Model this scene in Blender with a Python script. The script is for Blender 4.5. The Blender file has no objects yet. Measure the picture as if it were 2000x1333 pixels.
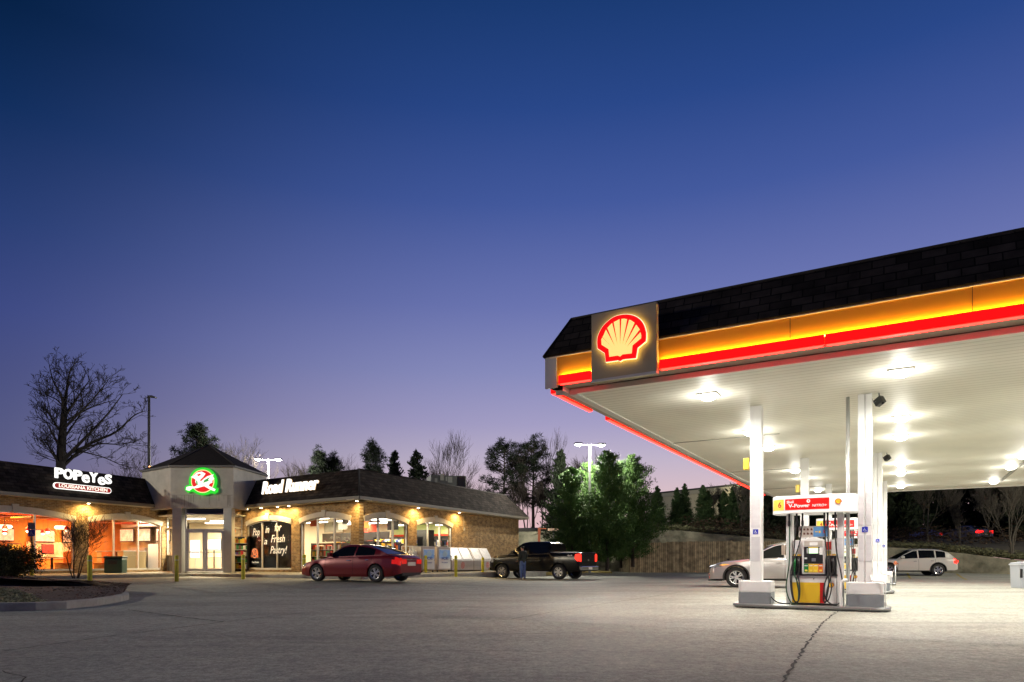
import bpy, bmesh, math, random
import numpy as np
from mathutils import Vector, Matrix
from mathutils.geometry import tessellate_polygon
R = math.radians
rnd = random.Random(7)
SC = bpy.context.scene
COL = SC.collection

# ------------------------------------------------------------------ camera
F, HZ, CAMZ = 1310.0, 1097.0, 0.97          # focal length and horizon in photo pixels (2000 wide), camera height
cd = bpy.data.cameras.new('camera'); cam = bpy.data.objects.new('camera', cd); COL.objects.link(cam)
cam.location = (0, 0, CAMZ); cam.rotation_euler = (R(90), 0, 0)
cd.sensor_width = 36; cd.lens = F/2000*36; cd.shift_y = (HZ-666.5)/2000
cd.clip_start = 0.1; cd.clip_end = 3000
SC.camera = cam
# ------------------------------------------------------------------ world: dusk sky
w = bpy.data.worlds.new('World'); SC.world = w; w.use_nodes = True
nt = w.node_tree; nt.nodes.clear(); N = nt.nodes.new; L = nt.links.new
def _math(op, a, b=None, clamp=False):
    n = N('ShaderNodeMath'); n.operation = op; n.use_clamp = clamp
    for i, x in enumerate((a, b)):
        if x is None: continue
        if isinstance(x, (int, float)): n.inputs[i].default_value = x
        else: L(x, n.inputs[i])
    return n.outputs[0]
tc = N('ShaderNodeTexCoord'); sep = N('ShaderNodeSeparateXYZ'); L(tc.outputs['Generated'], sep.inputs[0])
ramp = N('ShaderNodeValToRGB'); L(sep.outputs[2], ramp.inputs[0])
def s2l(c):
    return tuple((x/255/12.92 if x/255 <= .04045 else ((x/255+.055)/1.055)**2.4) for x in c)
stops = [(0.0, (236,190,186)), (.05, (230,188,190)), (.10, (216,190,198)), (.15, (192,180,202)), (.20, (166,160,198)), (.27, (138,142,190)), (.355, (108,118,178)), (.47, (68,90,158)), (.56, (42,72,138)), (.64, (27,59,116)), (1.0, (12,32,76))]
cr = ramp.color_ramp
while len(cr.elements) < len(stops): cr.elements.new(.5)
for e, (p, c) in zip(cr.elements, stops):
    e.position = p; e.color = (*s2l(c), 1)
ramp2 = N('ShaderNodeValToRGB'); L(sep.outputs[2], ramp2.inputs[0])
stops2 = [(0.0, (104,94,130)), (.13, (84,88,130)), (.22, (70,78,128)), (.29, (58,71,129)), (.38, (38,60,114)), (.48, (14,44,90)), (.557, (4,31,66)), (1.0, (3,20,46))]
cr = ramp2.color_ramp
while len(cr.elements) < len(stops2): cr.elements.new(.5)
for e, (p, c) in zip(cr.elements, stops2):
    e.position = p; e.color = (*s2l(c), 1)
# azimuth of the afterglow: a little to the right of the view axis
ax, ay = math.sin(R(22)), math.cos(R(22))
hl = _math('SQRT', _math('ADD', _math('MULTIPLY', sep.outputs[0], sep.outputs[0]), _math('MULTIPLY', sep.outputs[1], sep.outputs[1])))
dt = _math('DIVIDE', _math('ADD', _math('MULTIPLY', sep.outputs[0], ax), _math('MULTIPLY', sep.outputs[1], ay)), _math('MAXIMUM', hl, .001))
mr = N('ShaderNodeMapRange'); mr.interpolation_type = 'SMOOTHSTEP'; L(dt, mr.inputs[0])
mr.inputs[1].default_value = .45; mr.inputs[2].default_value = 1.0
mx = N('ShaderNodeMix'); mx.data_type = 'RGBA'
L(mr.outputs[0], mx.inputs[0]); L(ramp2.outputs[0], mx.inputs[6]); L(ramp.outputs[0], mx.inputs[7])
bg = N('ShaderNodeBackground'); L(mx.outputs[2], bg.inputs[0]); bg.inputs[1].default_value = 1.0
wo = N('ShaderNodeOutputWorld'); L(bg.outputs[0], wo.inputs[0])
# ------------------------------------------------------------------ exposure and sampling
SC.view_settings.view_transform = 'Standard'; SC.view_settings.look = 'None'
SC.view_settings.exposure = 0.0; SC.view_settings.gamma = 1.0; SC.view_settings.use_curve_mapping = False
cy = SC.cycles
cy.use_denoising = True
try: cy.denoiser = 'OPENIMAGEDENOISE'
except Exception: pass
cy.max_bounces = 7; cy.diffuse_bounces = 4; cy.glossy_bounces = 4; cy.transmission_bounces = 6; cy.transparent_max_bounces = 10
cy.sample_clamp_indirect = 6; cy.caustics_reflective = False; cy.caustics_refractive = False
cy.blur_glossy = .5; cy.use_adaptive_sampling = True; cy.adaptive_threshold = .015

# ------------------------------------------------------------------ helpers: pixel geometry
def P(px, py, Y): return Vector(((px-1000)/F*Y, Y, CAMZ+(HZ-py)/F*Y))
def G(px, py, z=0.0):
    Y = (CAMZ-z)*F/(py-HZ); return Vector(((px-1000)/F*Y, Y, z))
def Yof(py, zrel): return zrel*F/(HZ-py)
def sstep(a, b, x):
    t = max(0, min(1, (x-a)/(b-a))); return t*t*(3-2*t)

# ------------------------------------------------------------------ helpers: materials
MATS = {}
def mat(name, color, rough=.6, metal=0.0, emit=None, estr=0.0, spec=.5, var=0.0, vscale=6.0, bump=0.0, bscale=40.0, trans=0.0, coat=0.0, vcol=None):
    if name in MATS: return MATS[name]
    m = bpy.data.materials.new(name); m.use_nodes = True; MATS[name] = m
    t = m.node_tree; b = t.nodes['Principled BSDF']
    b.inputs['Base Color'].default_value = (*color, 1)
    b.inputs['Roughness'].default_value = rough; b.inputs['Metallic'].default_value = metal
    b.inputs['Specular IOR Level'].default_value = spec
    if trans: b.inputs['Transmission Weight'].default_value = trans
    if coat: b.inputs['Coat Weight'].default_value = coat; b.inputs['Coat Roughness'].default_value = .05
    if emit is not None:
        b.inputs['Emission Color'].default_value = (*emit, 1); b.inputs['Emission Strength'].default_value = estr
    if var or bump:
        tcn = t.nodes.new('ShaderNodeTexCoord')
        if var:
            n = t.nodes.new('ShaderNodeTexNoise'); n.inputs['Scale'].default_value = vscale; n.inputs['Detail'].default_value = 6; n.inputs['Roughness'].default_value = .65
            t.links.new(tcn.outputs['Object'], n.inputs['Vector'])
            mp = t.nodes.new('ShaderNodeMapRange'); mp.inputs[1].default_value = .3; mp.inputs[2].default_value = .7
            t.links.new(n.outputs[0], mp.inputs[0])
            mm = t.nodes.new('ShaderNodeMix'); mm.data_type = 'RGBA'
            c2 = vcol if vcol else tuple(min(1, c*(1-var)) for c in color)
            mm.inputs[6].default_value = (*c2, 1); mm.inputs[7].default_value = (*tuple(min(1, c*(1+var*.5)) for c in color), 1)
            t.links.new(mp.outputs[0], mm.inputs[0]); t.links.new(mm.outputs[2], b.inputs['Base Color'])
        if bump:
            n2 = t.nodes.new('ShaderNodeTexNoise'); n2.inputs['Scale'].default_value = bscale; n2.inputs['Detail'].default_value = 4
            t.links.new(tcn.outputs['Object'], n2.inputs['Vector'])
            bn = t.nodes.new('ShaderNodeBump'); bn.inputs['Strength'].default_value = bump; bn.inputs['Distance'].default_value = .02
            t.links.new(n2.outputs[0], bn.inputs['Height']); t.links.new(bn.outputs[0], b.inputs['Normal'])
    return m
def emat(name, color, s):
    return mat(name, (0.02, .02, .02), .5, emit=color, estr=s, spec=.2)
def glass_mat(name, tint=(1, 1, 1), rough=0.0, opac=.12):
    if name in MATS: return MATS[name]
    m = bpy.data.materials.new(name); m.use_nodes = True; MATS[name] = m
    t = m.node_tree; t.nodes.clear()
    o = t.nodes.new('ShaderNodeOutputMaterial'); tr = t.nodes.new('ShaderNodeBsdfTransparent'); gl = t.nodes.new('ShaderNodeBsdfGlossy')
    tr.inputs[0].default_value = (*tint, 1); gl.inputs['Roughness'].default_value = rough
    fr = t.nodes.new('ShaderNodeFresnel'); fr.inputs[0].default_value = 1.5
    mx_ = t.nodes.new('ShaderNodeMixShader'); t.links.new(fr.outputs[0], mx_.inputs[0]); t.links.new(tr.outputs[0], mx_.inputs[1]); t.links.new(gl.outputs[0], mx_.inputs[2])
    t.links.new(mx_.outputs[0], o.inputs[0]); return m
def brick_mat(name, c1, c2, mortar, bw, bh, ms=.012, rough=.85, bump=.6, axes='xz', noise=.35, off=.5):
    """masonry or shingle courses laid along the object's own x and z (or y)"""
    m = bpy.data.materials.new(name); m.use_nodes = True; MATS[name] = m
    t = m.node_tree; b = t.nodes['Principled BSDF']; b.inputs['Roughness'].default_value = rough
    nn = t.nodes.new; ll = t.links.new
    tcn = nn('ShaderNodeTexCoord'); s = nn('ShaderNodeSeparateXYZ'); c = nn('ShaderNodeCombineXYZ')
    ll(tcn.outputs['Object'], s.inputs[0])
    idx = {'x': 0, 'y': 1, 'z': 2}
    ll(s.outputs[idx[axes[0]]], c.inputs[0]); ll(s.outputs[idx[axes[1]]], c.inputs[1])
    br = nn('ShaderNodeTexBrick'); ll(c.outputs[0], br.inputs['Vector'])
    br.inputs['Color1'].default_value = (*c1, 1); br.inputs['Color2'].default_value = (*c2, 1); br.inputs['Mortar'].default_value = (*mortar, 1)
    br.inputs['Scale'].default_value = 1; br.inputs['Brick Width'].default_value = bw; br.inputs['Row Height'].default_value = bh
    br.inputs['Mortar Size'].default_value = ms; br.inputs['Mortar Smooth'].default_value = .2; br.inputs['Bias'].default_value = 0
    br.offset = off
    n = nn('ShaderNodeTexNoise'); n.inputs['Scale'].default_value = 3.5; n.inputs['Detail'].default_value = 6; ll(tcn.outputs['Object'], n.inputs['Vector'])
    mp = nn('ShaderNodeMapRange'); mp.inputs[1].default_value = .3; mp.inputs[2].default_value = .7; mp.inputs[3].default_value = 1-noise; mp.inputs[4].default_value = 1+noise
    ll(n.outputs[0], mp.inputs[0])
    mm = nn('ShaderNodeMix'); mm.data_type = 'RGBA'; mm.blend_type = 'MULTIPLY'; mm.inputs[0].default_value = 1
    ll(br.outputs[0], mm.inputs[6]); ll(mp.outputs[0], mm.inputs[7]); ll(mm.outputs[2], b.inputs['Base Color'])
    bn = nn('ShaderNodeBump'); bn.inputs['Strength'].default_value = bump; bn.inputs['Distance'].default_value = .01; bn.invert = True
    ll(br.outputs['Fac'], bn.inputs['Height']); ll(bn.outputs[0], b.inputs['Normal'])
    return m

# ------------------------------------------------------------------ helpers: meshes and objects
class MB:
    def __init__(s): s.v = []; s.f = []; s.m = []; s.s = []
    def add(s, vs, fs, mi=0, smooth=False):
        o = len(s.v); s.v += [tuple(x) for x in vs]
        for f in fs: s.f.append(tuple(i+o for i in f)); s.m.append(mi); s.s.append(smooth)
    def box(s, x0, x1, y0, y1, z0, z1, mi=0):
        s.add([(x0,y0,z0),(x1,y0,z0),(x1,y1,z0),(x0,y1,z0),(x0,y0,z1),(x1,y0,z1),(x1,y1,z1),(x0,y1,z1)],
              [(0,3,2,1),(4,5,6,7),(0,1,5,4),(1,2,6,5),(2,3,7,6),(3,0,4,7)], mi)
    def obox(s, c, hx, hy, hz, rz=0, mi=0, rx=0, ry=0):
        M = Matrix.Translation(c) @ Matrix.Rotation(rz, 4, 'Z') @ Matrix.Rotation(rx, 4, 'X') @ Matrix.Rotation(ry, 4, 'Y')
        vs = [M @ Vector((a*hx, b*hy, d*hz)) for d in (-1, 1) for a, b in ((-1,-1),(1,-1),(1,1),(-1,1))]
        s.add(vs, [(0,3,2,1),(4,5,6,7),(0,1,5,4),(1,2,6,5),(2,3,7,6),(3,0,4,7)], mi)
    def prism(s, loop, a, b, fn, mi=0, smooth=False, holes=()):
        """loop of 2-D points extruded between a and b; fn(p, q, d) -> 3-D point"""
        loops = [list(loop)] + [list(h) for h in holes]
        flat = [p for l in loops for p in l]
        tris = tessellate_polygon([[Vector((p[0], p[1], 0)) for p in l] for l in loops])
        n = len(flat)
        vs = [fn(p[0], p[1], a) for p in flat] + [fn(p[0], p[1], b) for p in flat]
        fs = [tuple(t_) for t_ in tris] + [tuple(i+n for i in reversed(t_)) for t_ in tris]
        s.add(vs, fs, mi)
        k = 0
        for l in loops:
            m_ = len(l)
            s.add([fn(p[0], p[1], a) for p in l] + [fn(p[0], p[1], b) for p in l],
                  [(i, (i+1) % m_, m_+(i+1) % m_, m_+i) for i in range(m_)], mi, smooth)
            k += m_
    def px_z(s, loop, z0, z1, mi=0, holes=()): s.prism(loop, z0, z1, lambda p, q, d: (p, q, d), mi, holes=holes)
    def px_y(s, loop, y0, y1, mi=0, holes=()): s.prism(loop, y0, y1, lambda p, q, d: (p, d, q), mi, holes=holes)
    def px_x(s, loop, x0, x1, mi=0): s.prism(loop, x0, x1, lambda p, q, d: (d, p, q), mi)
    def tube(s, pts, r, n=8, mi=0, cap=True, smooth=True):
        pts = [Vector(p) for p in pts]; rs = r if isinstance(r, (list, tuple)) else [r]*len(pts)
        vs = []; up = None
        for i, p in enumerate(pts):
            d = (pts[min(i+1, len(pts)-1)] - pts[max(i-1, 0)])
            if d.length < 1e-9: d = Vector((0, 0, 1))
            d.normalize()
            if up is None: up = Vector((0, 0, 1)) if abs(d.z) < .9 else Vector((1, 0, 0))
            a = d.cross(up)
            if a.length < 1e-6: a = d.cross(Vector((0, 1, 0)))
            a.normalize(); b = d.cross(a).normalized(); up = -b if False else up
            for k in range(n):
                t_ = 2*math.pi*k/n; vs.append(p + a*math.cos(t_)*rs[i] + b*math.sin(t_)*rs[i])
        fs = []
        for i in range(len(pts)-1):
            for k in range(n): fs.append((i*n+k, i*n+(k+1) % n, (i+1)*n+(k+1) % n, (i+1)*n+k))
        s.add(vs, fs, mi, smooth)
        if cap:
            s.add(vs[:n], [tuple(range(n))], mi); s.add(vs[-n:], [tuple(reversed(range(n)))], mi)
    def lathe(s, prof, c=(0, 0, 0), axis='z', n=24, mi=0, smooth=True, caps=True):
        vs = []; fs = []
        for (r, h) in prof:
            for k in range(n):
                a = 2*math.pi*k/n; x, y = r*math.cos(a), r*math.sin(a)
                p = (x, y, h) if axis == 'z' else ((x, h, y) if axis == 'y' else (h, x, y))
                vs.append((p[0]+c[0], p[1]+c[1], p[2]+c[2]))
        for i in range(len(prof)-1):
            for k in range(n): fs.append((i*n+k, i*n+(k+1) % n, (i+1)*n+(k+1) % n, (i+1)*n+k))
        s.add(vs, fs, mi, smooth)
        if not caps: return
        if prof[0][0] > 1e-4: s.add(vs[:n], [tuple(range(n))], mi)
        if prof[-1][0] > 1e-4: s.add(vs[-n:], [tuple(range(n))], mi)
    def build(s, name, mats, parent=None, loc=None, rot=None, off=None, bevel=0, fixn=True):
        me = bpy.data.meshes.new(name)
        vs = s.v if off is None else [(v[0]-off[0], v[1]-off[1], v[2]-off[2]) for v in s.v]
        me.from_pydata(vs, [], s.f)
        if not isinstance(mats, (list, tuple)): mats = [mats]
        for m_ in mats: me.materials.append(m_)
        me.polygons.foreach_set('material_index', s.m); me.polygons.foreach_set('use_smooth', s.s)
        if fixn or bevel:
            bm = bmesh.new(); bm.from_mesh(me)
            bmesh.ops.remove_doubles(bm, verts=bm.verts, dist=1e-5)
            bmesh.ops.recalc_face_normals(bm, faces=bm.faces)
            if bevel:
                es = [e for e in bm.edges if len(e.link_faces) == 2 and e.calc_face_angle(0) > R(30)]
                bmesh.ops.bevel(bm, geom=es, offset=bevel, segments=2, affect='EDGES', profile=.6)
            for e in bm.edges:
                if len(e.link_faces) == 2 and e.calc_face_angle(0) > R(42): e.smooth = False
            bm.to_mesh(me); bm.free()
        me.update()
        o = bpy.data.objects.new(name, me); COL.objects.link(o)
        if parent is not None: o.parent = parent
        if loc is not None: o.location = loc
        if rot is not None: o.rotation_euler = rot
        return o
def tag(o, label=None, cat=None, group=None, kind=None):
    if label: o['label'] = label
    if cat: o['category'] = cat
    if group: o['group'] = group
    if kind: o['kind'] = kind
    return o
def thing(name, label, cat, loc=(0, 0, 0), rz=0.0, group=None):
    o = bpy.data.objects.new(name, None); COL.objects.link(o); o.location = loc; o.rotation_euler = (0, 0, rz)
    o.empty_display_size = .3
    return tag(o, label, cat, group)
def copy_tree(root, loc, rz, label, group=None, sub=None):
    """a copy of a thing with copies of its parts and sub-parts"""
    kids = {}
    for o in bpy.data.objects: kids.setdefault(o.parent, []).append(o)
    def cp(o, par):
        c = o.copy(); COL.objects.link(c)
        if par is not None: c.parent = par
        for k in kids.get(o, []): cp(k, c)
        return c
    r = cp(root, None); r.location = loc; r.rotation_euler = (0, 0, rz); r['label'] = label
    if group: r['group'] = group
    return r
def text(name, body, m, parent, loc, rot, h=.1, width=None, bold=0.0, ext=.002, shear=0.0, align='CENTER', spacing=1.0):
    cu = bpy.data.curves.new('t', 'FONT'); cu.body = body; cu.size = h*1.38; cu.extrude = ext; cu.offset = bold*h; cu.shear = shear
    cu.align_x = align; cu.align_y = 'CENTER'; cu.space_character = spacing; cu.resolution_u = 3
    o = bpy.data.objects.new('t', cu); COL.objects.link(o)
    dg = bpy.context.evaluated_depsgraph_get(); me = bpy.data.meshes.new_from_object(o.evaluated_get(dg)); me.name = name
    bpy.data.objects.remove(o); bpy.data.curves.remove(cu)
    if width:
        xs = [v.co.x for v in me.vertices]; k = width/(max(xs)-min(xs))
        for v in me.vertices: v.co.x *= k
    me.materials.clear(); me.materials.append(m)
    ob = bpy.data.objects.new(name, me); COL.objects.link(ob); ob.parent = parent; ob.location = loc; ob.rotation_euler = rot
    return ob
def area(name, loc, sx, sy, power, color, parent=None, rot=(0, 0, 0), spread=math.pi, shape='RECTANGLE'):
    l = bpy.data.lights.new(name, 'AREA'); l.shape = shape; l.size = sx; l.size_y = sy; l.energy = power; l.color = color; l.spread = spread
    o = bpy.data.objects.new(name, l); COL.objects.link(o); o.location = loc; o.rotation_euler = rot
    if parent: o.parent = parent
    return o
def spot(name, loc, power, color, rot=(0, 0, 0), ang=120, blend=.6, rad=.1, parent=None):
    l = bpy.data.lights.new(name, 'SPOT'); l.energy = power; l.color = color; l.spot_size = R(ang); l.spot_blend = blend; l.shadow_soft_size = rad
    o = bpy.data.objects.new(name, l); COL.objects.link(o); o.location = loc; o.rotation_euler = rot
    if parent: o.parent = parent
    return o
def point(name, loc, power, color, rad=.1, parent=None):
    l = bpy.data.lights.new(name, 'POINT'); l.energy = power; l.color = color; l.shadow_soft_size = rad
    o = bpy.data.objects.new(name, l); COL.objects.link(o); o.location = loc
    if parent: o.parent = parent
    return o
# ================================================================== MATERIALS
WARM = (1.0, .80, .50)
M_alu = mat('cream_metal', (.62, .60, .54), .4, .3)
M_white = mat('white_paint', (.80, .80, .78), .38, var=.08, vscale=2)
M_grey = mat('grey_paint', (.22, .24, .26), .5, var=.15, vscale=3)
M_black = mat('black_plastic', (.018, .018, .018), .4)
M_dark = mat('dark_metal', (.03, .03, .032), .45, .6)
M_rubber = mat('rubber', (.015, .015, .016), .7)
M_steel = mat('steel', (.5, .5, .5), .35, .9)
M_chrome = mat('chrome', (.75, .75, .76), .12, 1.0)
M_yellow = mat('yellow_paint', (.62, .58, .03), .5, var=.15, vscale=5)
M_red = mat('red_plastic', (.72, .01, .01), .35)
M_shellyel = mat('golden_plastic', (.85, .55, .03), .35)
M_stone = mat('cast_stone', (.58, .53, .44), .8, var=.12, vscale=5, bump=.15)
M_stucco = mat('stucco', (.44, .42, .38), .9, var=.18, vscale=1.8, bump=.2, bscale=90)
M_concrete = mat('concrete', (.36, .35, .31), .85, var=.25, vscale=2.5, bump=.25, bscale=25)
M_brick = brick_mat('brick', (.37, .23, .095), (.19, .11, .048), (.36, .29, .18), .215, .075, .011)
M_shingle = brick_mat('shingle', (.052, .040, .032), (.022, .017, .014), (.008, .007, .006), .33, .15, .01, rough=.9, bump=1.0, noise=.4)
for _m in (M_shingle, M_brick): _m.node_tree.nodes['Principled BSDF'].inputs['Specular IOR Level'].default_value = .12
M_bark = mat('bark', (.045, .035, .027), .95, var=.3, vscale=12)
M_barklight = mat('pale_bark', (.085, .075, .058), .95, var=.3, vscale=12)
def leafmat(name, c, c2):
    m = mat(name, c, .65, var=.01, vscale=2.2, vcol=c2)
    m.node_tree.nodes['Principled BSDF'].inputs['Specular IOR Level'].default_value = .25
    return m
M_cedar = leafmat('cedar_foliage', (.085, .16, .035), (.03, .07, .02))
M_pine = leafmat('pine_foliage', (.022, .032, .015), (.010, .016, .009))
M_arbor = leafmat('arborvitae_foliage', (.05, .09, .03), (.025, .05, .018))
M_shrub = leafmat('shrub_foliage', (.07, .085, .03), (.04, .04, .015))
M_woods = leafmat('woods_foliage', (.03, .045, .02), (.018, .025, .012))

# ------------------------------------------------------------------ ground surfaces
def ground_mat(name, base, dark, patch, gloss=.75):
    m = bpy.data.materials.new(name); m.use_nodes = True; t = m.node_tree; b = t.nodes['Principled BSDF']; nn = t.nodes.new; ll = t.links.new
    tcn = nn('ShaderNodeTexCoord')
    def noise(sc, det=5, rg=.6, vec=None, dist=0):
        n = nn('ShaderNodeTexNoise'); n.inputs['Scale'].default_value = sc; n.inputs['Detail'].default_value = det; n.inputs['Roughness'].default_value = rg
        n.inputs['Distortion'].default_value = dist
        ll(vec if vec else tcn.outputs['Object'], n.inputs['Vector']); return n.outputs[0]
    def rng(x, a, b_, c=0, d=1):
        q = nn('ShaderNodeMapRange'); q.inputs[1].default_value = a; q.inputs[2].default_value = b_; q.inputs[3].default_value = c; q.inputs[4].default_value = d; ll(x, q.inputs[0]); return q.outputs[0]
    def mix(f, a, b_, bt='MIX'):
        q = nn('ShaderNodeMix'); q.data_type = 'RGBA'; q.blend_type = bt
        if isinstance(f, float): q.inputs[0].default_value = f
        else: ll(f, q.inputs[0])
        for i, x in ((6, a), (7, b_)):
            if isinstance(x, tuple): q.inputs[i].default_value = (*x, 1)
            else: ll(x, q.inputs[i])
        return q.outputs[2]
    mpn = nn('ShaderNodeMapping'); ll(tcn.outputs['Object'], mpn.inputs[0]); mpn.inputs['Rotation'].default_value = (0, 0, R(32)); mpn.inputs['Scale'].default_value = (.10, .55, 1)
    big = noise(.22, 4); c = mix(rng(big, .35, .65), dark, base)
    tyre = noise(1.2, 6, .6, mpn.outputs[0], .6); c = mix(rng(tyre, .48, .68, 0, .75), c, patch)
    mid = noise(2.2, 7, .7); c = mix(rng(mid, .32, .68), c, mix(.55, c, (0, 0, 0), 'MIX') if False else mix(1.0, c, (1.42, 1.40, 1.34), 'MULTIPLY'))
    fine = noise(38, 5, .75); c = mix(1.0, c, rng(fine, .32, .68, .55, 1.5), 'MULTIPLY')
    vf = noise(150, 3, .8); c = mix(1.0, c, rng(vf, .3, .7, .6, 1.45), 'MULTIPLY')
    c = mix(1.0, c, rng(noise(11, 5, .7), .33, .67, .66, 1.38), 'MULTIPLY')
    sp = nn('ShaderNodeTexVoronoi'); sp.inputs['Scale'].default_value = 5.5; ll(tcn.outputs['Object'], sp.inputs['Vector'])
    st = rng(sp.outputs['Distance'], .03, .10, .55, 1.0)
    c = mix(rng(noise(.6, 3), .52, .6), c, mix(1.0, c, st, 'MULTIPLY'))
    ll(c, b.inputs['Base Color']); b.inputs['Roughness'].default_value = gloss
    bp = nn('ShaderNodeBump'); bp.inputs['Strength'].default_value = .55; bp.inputs['Distance'].default_value = .012
    ll(noise(60, 6, .8), bp.inputs['Height']); ll(bp.outputs[0], b.inputs['Normal'])
    return m
M_asph = ground_mat('asphalt', (.285, .290, .245), (.220, .224, .190), (.135, .136, .115))
M_pad = ground_mat('pad_concrete', (.250, .250, .212), (.200, .200, .168), (.135, .134, .114), .65)
M_walk = ground_mat('walk_concrete', (.27, .25, .21), (.20, .19, .16), (.15, .14, .12))
M_mulch = ground_mat('mulch', (.10, .055, .032), (.05, .028, .018), (.03, .018, .012))
M_drygrass = ground_mat('dry_grass', (.26, .25, .15), (.15, .15, .09), (.12, .11, .07))
M_bank = ground_mat('bank_soil', (.10, .085, .05), (.045, .04, .025), (.03, .028, .018))

# ================================================================== STORE PLAN (from photo pixels)
E = 2.91                                       # eave above the camera
def EP(px, py): Y = Yof(py, E); return Vector(((px-1000)/F*Y, Y))
R0, R1, R2 = EP(460, 993), EP(702, 975), EP(1032, 1015)
L1, L0 = EP(325, 993), EP(0, 966)
uR = (R1-R0).normalized(); vS = (R2-R1).normalized(); uL = (L1-L0).normalized()
nR = Vector((-uR.y, uR.x)); nS = Vector((-vS.y, vS.x)); nL = Vector((-uL.y, uL.x))   # pointing into the building
def isect(p, d, q, e):
    k = d.x*e.y-d.y*e.x; t_ = ((q.x-p.x)*e.y-(q.y-p.y)*e.x)/k; return p+d*t_
OV = .5
R2 = R1+vS*(R2-R1).length
WR1 = isect(R1+nR*OV, uR, R1+nS*OV, vS)
WR0 = R0+nR*OV - uR*1.0
WR2 = R2+nS*OV - vS*OV
WL1 = L1+nL*OV + uL*1.2
WL0 = WL1 - uL*24
rzR, rzS, rzL = (math.atan2(d.y, d.x) for d in (uR, vS, uL))
def wall_s(px, A, d):                         # distance along a wall for a photo column
    k = (px-1000)/F; return (A.x-k*A.y)/(k*d.y-d.x)
SWZ, EZ = .42, E+CAMZ
# outer edge of the sidewalk
KO = 1.9
K1 = isect(R1-nR*(KO-.1), uR, R1-nS*KO, vS)
# ------------------------------------------------------------------ ground sheet
def distseg(p, a, b):
    ab = b-a; t_ = max(0, min(1, (p-a).dot(ab)/ab.dot(ab))); return (p-(a+ab*t_)).length
KL = [L1-uL*24-nL*3.0, isect(L1-nL*3.0, uL, R0-nR*(KO+.6), uR), K1, K1+vS*14]
def gz(x, y):
    p = Vector((x, y)); d = min(distseg(p, KL[i], KL[i+1]) for i in range(3))
    fade = 1-sstep(-3.5, 0.5, x)
    z = .20*(1-sstep(0.3, 11, d))*fade
    z += .15*sstep(38, 48, y)*sstep(1, 6, x)
    return z
def sheet(name, m, xs, ys, zf):
    me = bpy.data.meshes.new(name); nx, ny = len(xs), len(ys)
    vs = [(x, y, zf(x, y)) for y in ys for x in xs]
    fs = [(j*nx+i, j*nx+i+1, (j+1)*nx+i+1, (j+1)*nx+i) for j in range(ny-1) for i in range(nx-1)]
    me.from_pydata(vs, [], fs); me.materials.append(m); me.polygons.foreach_set('use_smooth', [True]*len(fs))
    o = bpy.data.objects.new(name, me); COL.objects.link(o); return o
xs = [-900, -300, -120, -60] + [-40+1.0*i for i in range(0, 81)] + [60, 120, 300, 900]
ys = [-200, -60, -20, -5, 0] + [1.0*i for i in range(4, 60)] + [70, 100, 160, 300, 900, 1500]
tag(sheet('ground', M_asph, xs, ys, gz), 'worn grey asphalt forecourt and parking lot', kind='structure')

# canopy frame: u along the front edge, v into the distance
TH = -30.1
d1 = Vector((math.cos(R(TH)), math.sin(R(TH)))); d2 = Vector((-d1.y, d1.x))
def UV(u, v, z=0.0): p = d1*u+d2*v; return Vector((p.x, p.y, z))
# concrete apron under the canopy
b_ = MB(); 
pad = [(-7.4, 9.6), (2.2, 9.2), (14, 9.6), (14, 38.5), (-7.4, 38.5)]
loop = [UV(u, v) for u, v in pad]
mbp = MB()
nU, nV = 22, 30
for j in range(nV):
    for i in range(nU):
        pass
def padz(x, y): return max(gz(x, y), 0)+.004
me = MB(); vs = []; fs = []
for j in range(nV+1):
    for i in range(nU+1):
        p = UV(-7.4+21.4*i/nU, 9.6+28.9*j/nV); vs.append((p.x, p.y, padz(p.x, p.y)))
for j in range(nV):
    for i in range(nU): a = j*(nU+1)+i; fs.append((a, a+1, a+nU+2, a+nU+1))
me.add(vs, fs); tag(me.build('apron', M_pad, fixn=False), 'pale concrete slab under the fuel canopy', kind='structure')
# expansion joints and cracks
M_crack = mat('crack_filler', (.012, .011, .01), .9)
def crack(pts, wd, jit, z=.008, seed=1):
    r_ = random.Random(seed); mb = MB(); out = []
    for a, b in zip(pts[:-1], pts[1:]):
        n = max(2, int((b-a).length/.12))
        for k in range(n): out.append(a.lerp(b, k/n)+Vector((r_.uniform(-jit, jit), r_.uniform(-jit, jit), 0)))
    out.append(pts[-1])
    vs = []; fs = []
    for i, p in enumerate(out):
        d = (out[min(i+1, len(out)-1)]-out[max(0, i-1)]); d.z = 0; d.normalize(); nn_ = Vector((-d.y, d.x, 0)); ww = wd*r_.uniform(.35, 1.0)
        zz = gz(p.x, p.y)+z
        vs += [(p.x+nn_.x*ww, p.y+nn_.y*ww, zz), (p.x-nn_.x*ww, p.y-nn_.y*ww, zz)]
    for i in range(len(out)-1): fs.append((2*i, 2*i+1, 2*i+3, 2*i+2))
    mb.add(vs, fs); return mb
ck = crack([G(1640, 1192), G(1610, 1214), G(1585, 1245), G(1560, 1285), G(1528, 1338), G(1490, 1420)], .018, .022)
for pts, wd, jt, sd in [
    ([G(0, 1274), G(220, 1243), G(437, 1216), G(640, 1192)], .015, .01, 2),
    ([G(437, 1216), G(330, 1203), G(250, 1192)], .02, .01, 3),
    ([G(640, 1192), G(800, 1182)], .015, .01, 4),
    ([G(1000, 1210), G(1080, 1196), G(1330, 1157)], .014, .008, 5),
    ([G(0, 1312), G(50, 1325), G(30, 1345)], .008, .02, 6),
    ([G(1640, 1192), G(2050, 1205)], .016, .006, 7),
    ([G(1400, 1137), G(1700, 1180)], .014, .004, 8)]:
    c_ = crack(pts, wd, jt, seed=sd); ck.add(c_.v, c_.f)
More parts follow.
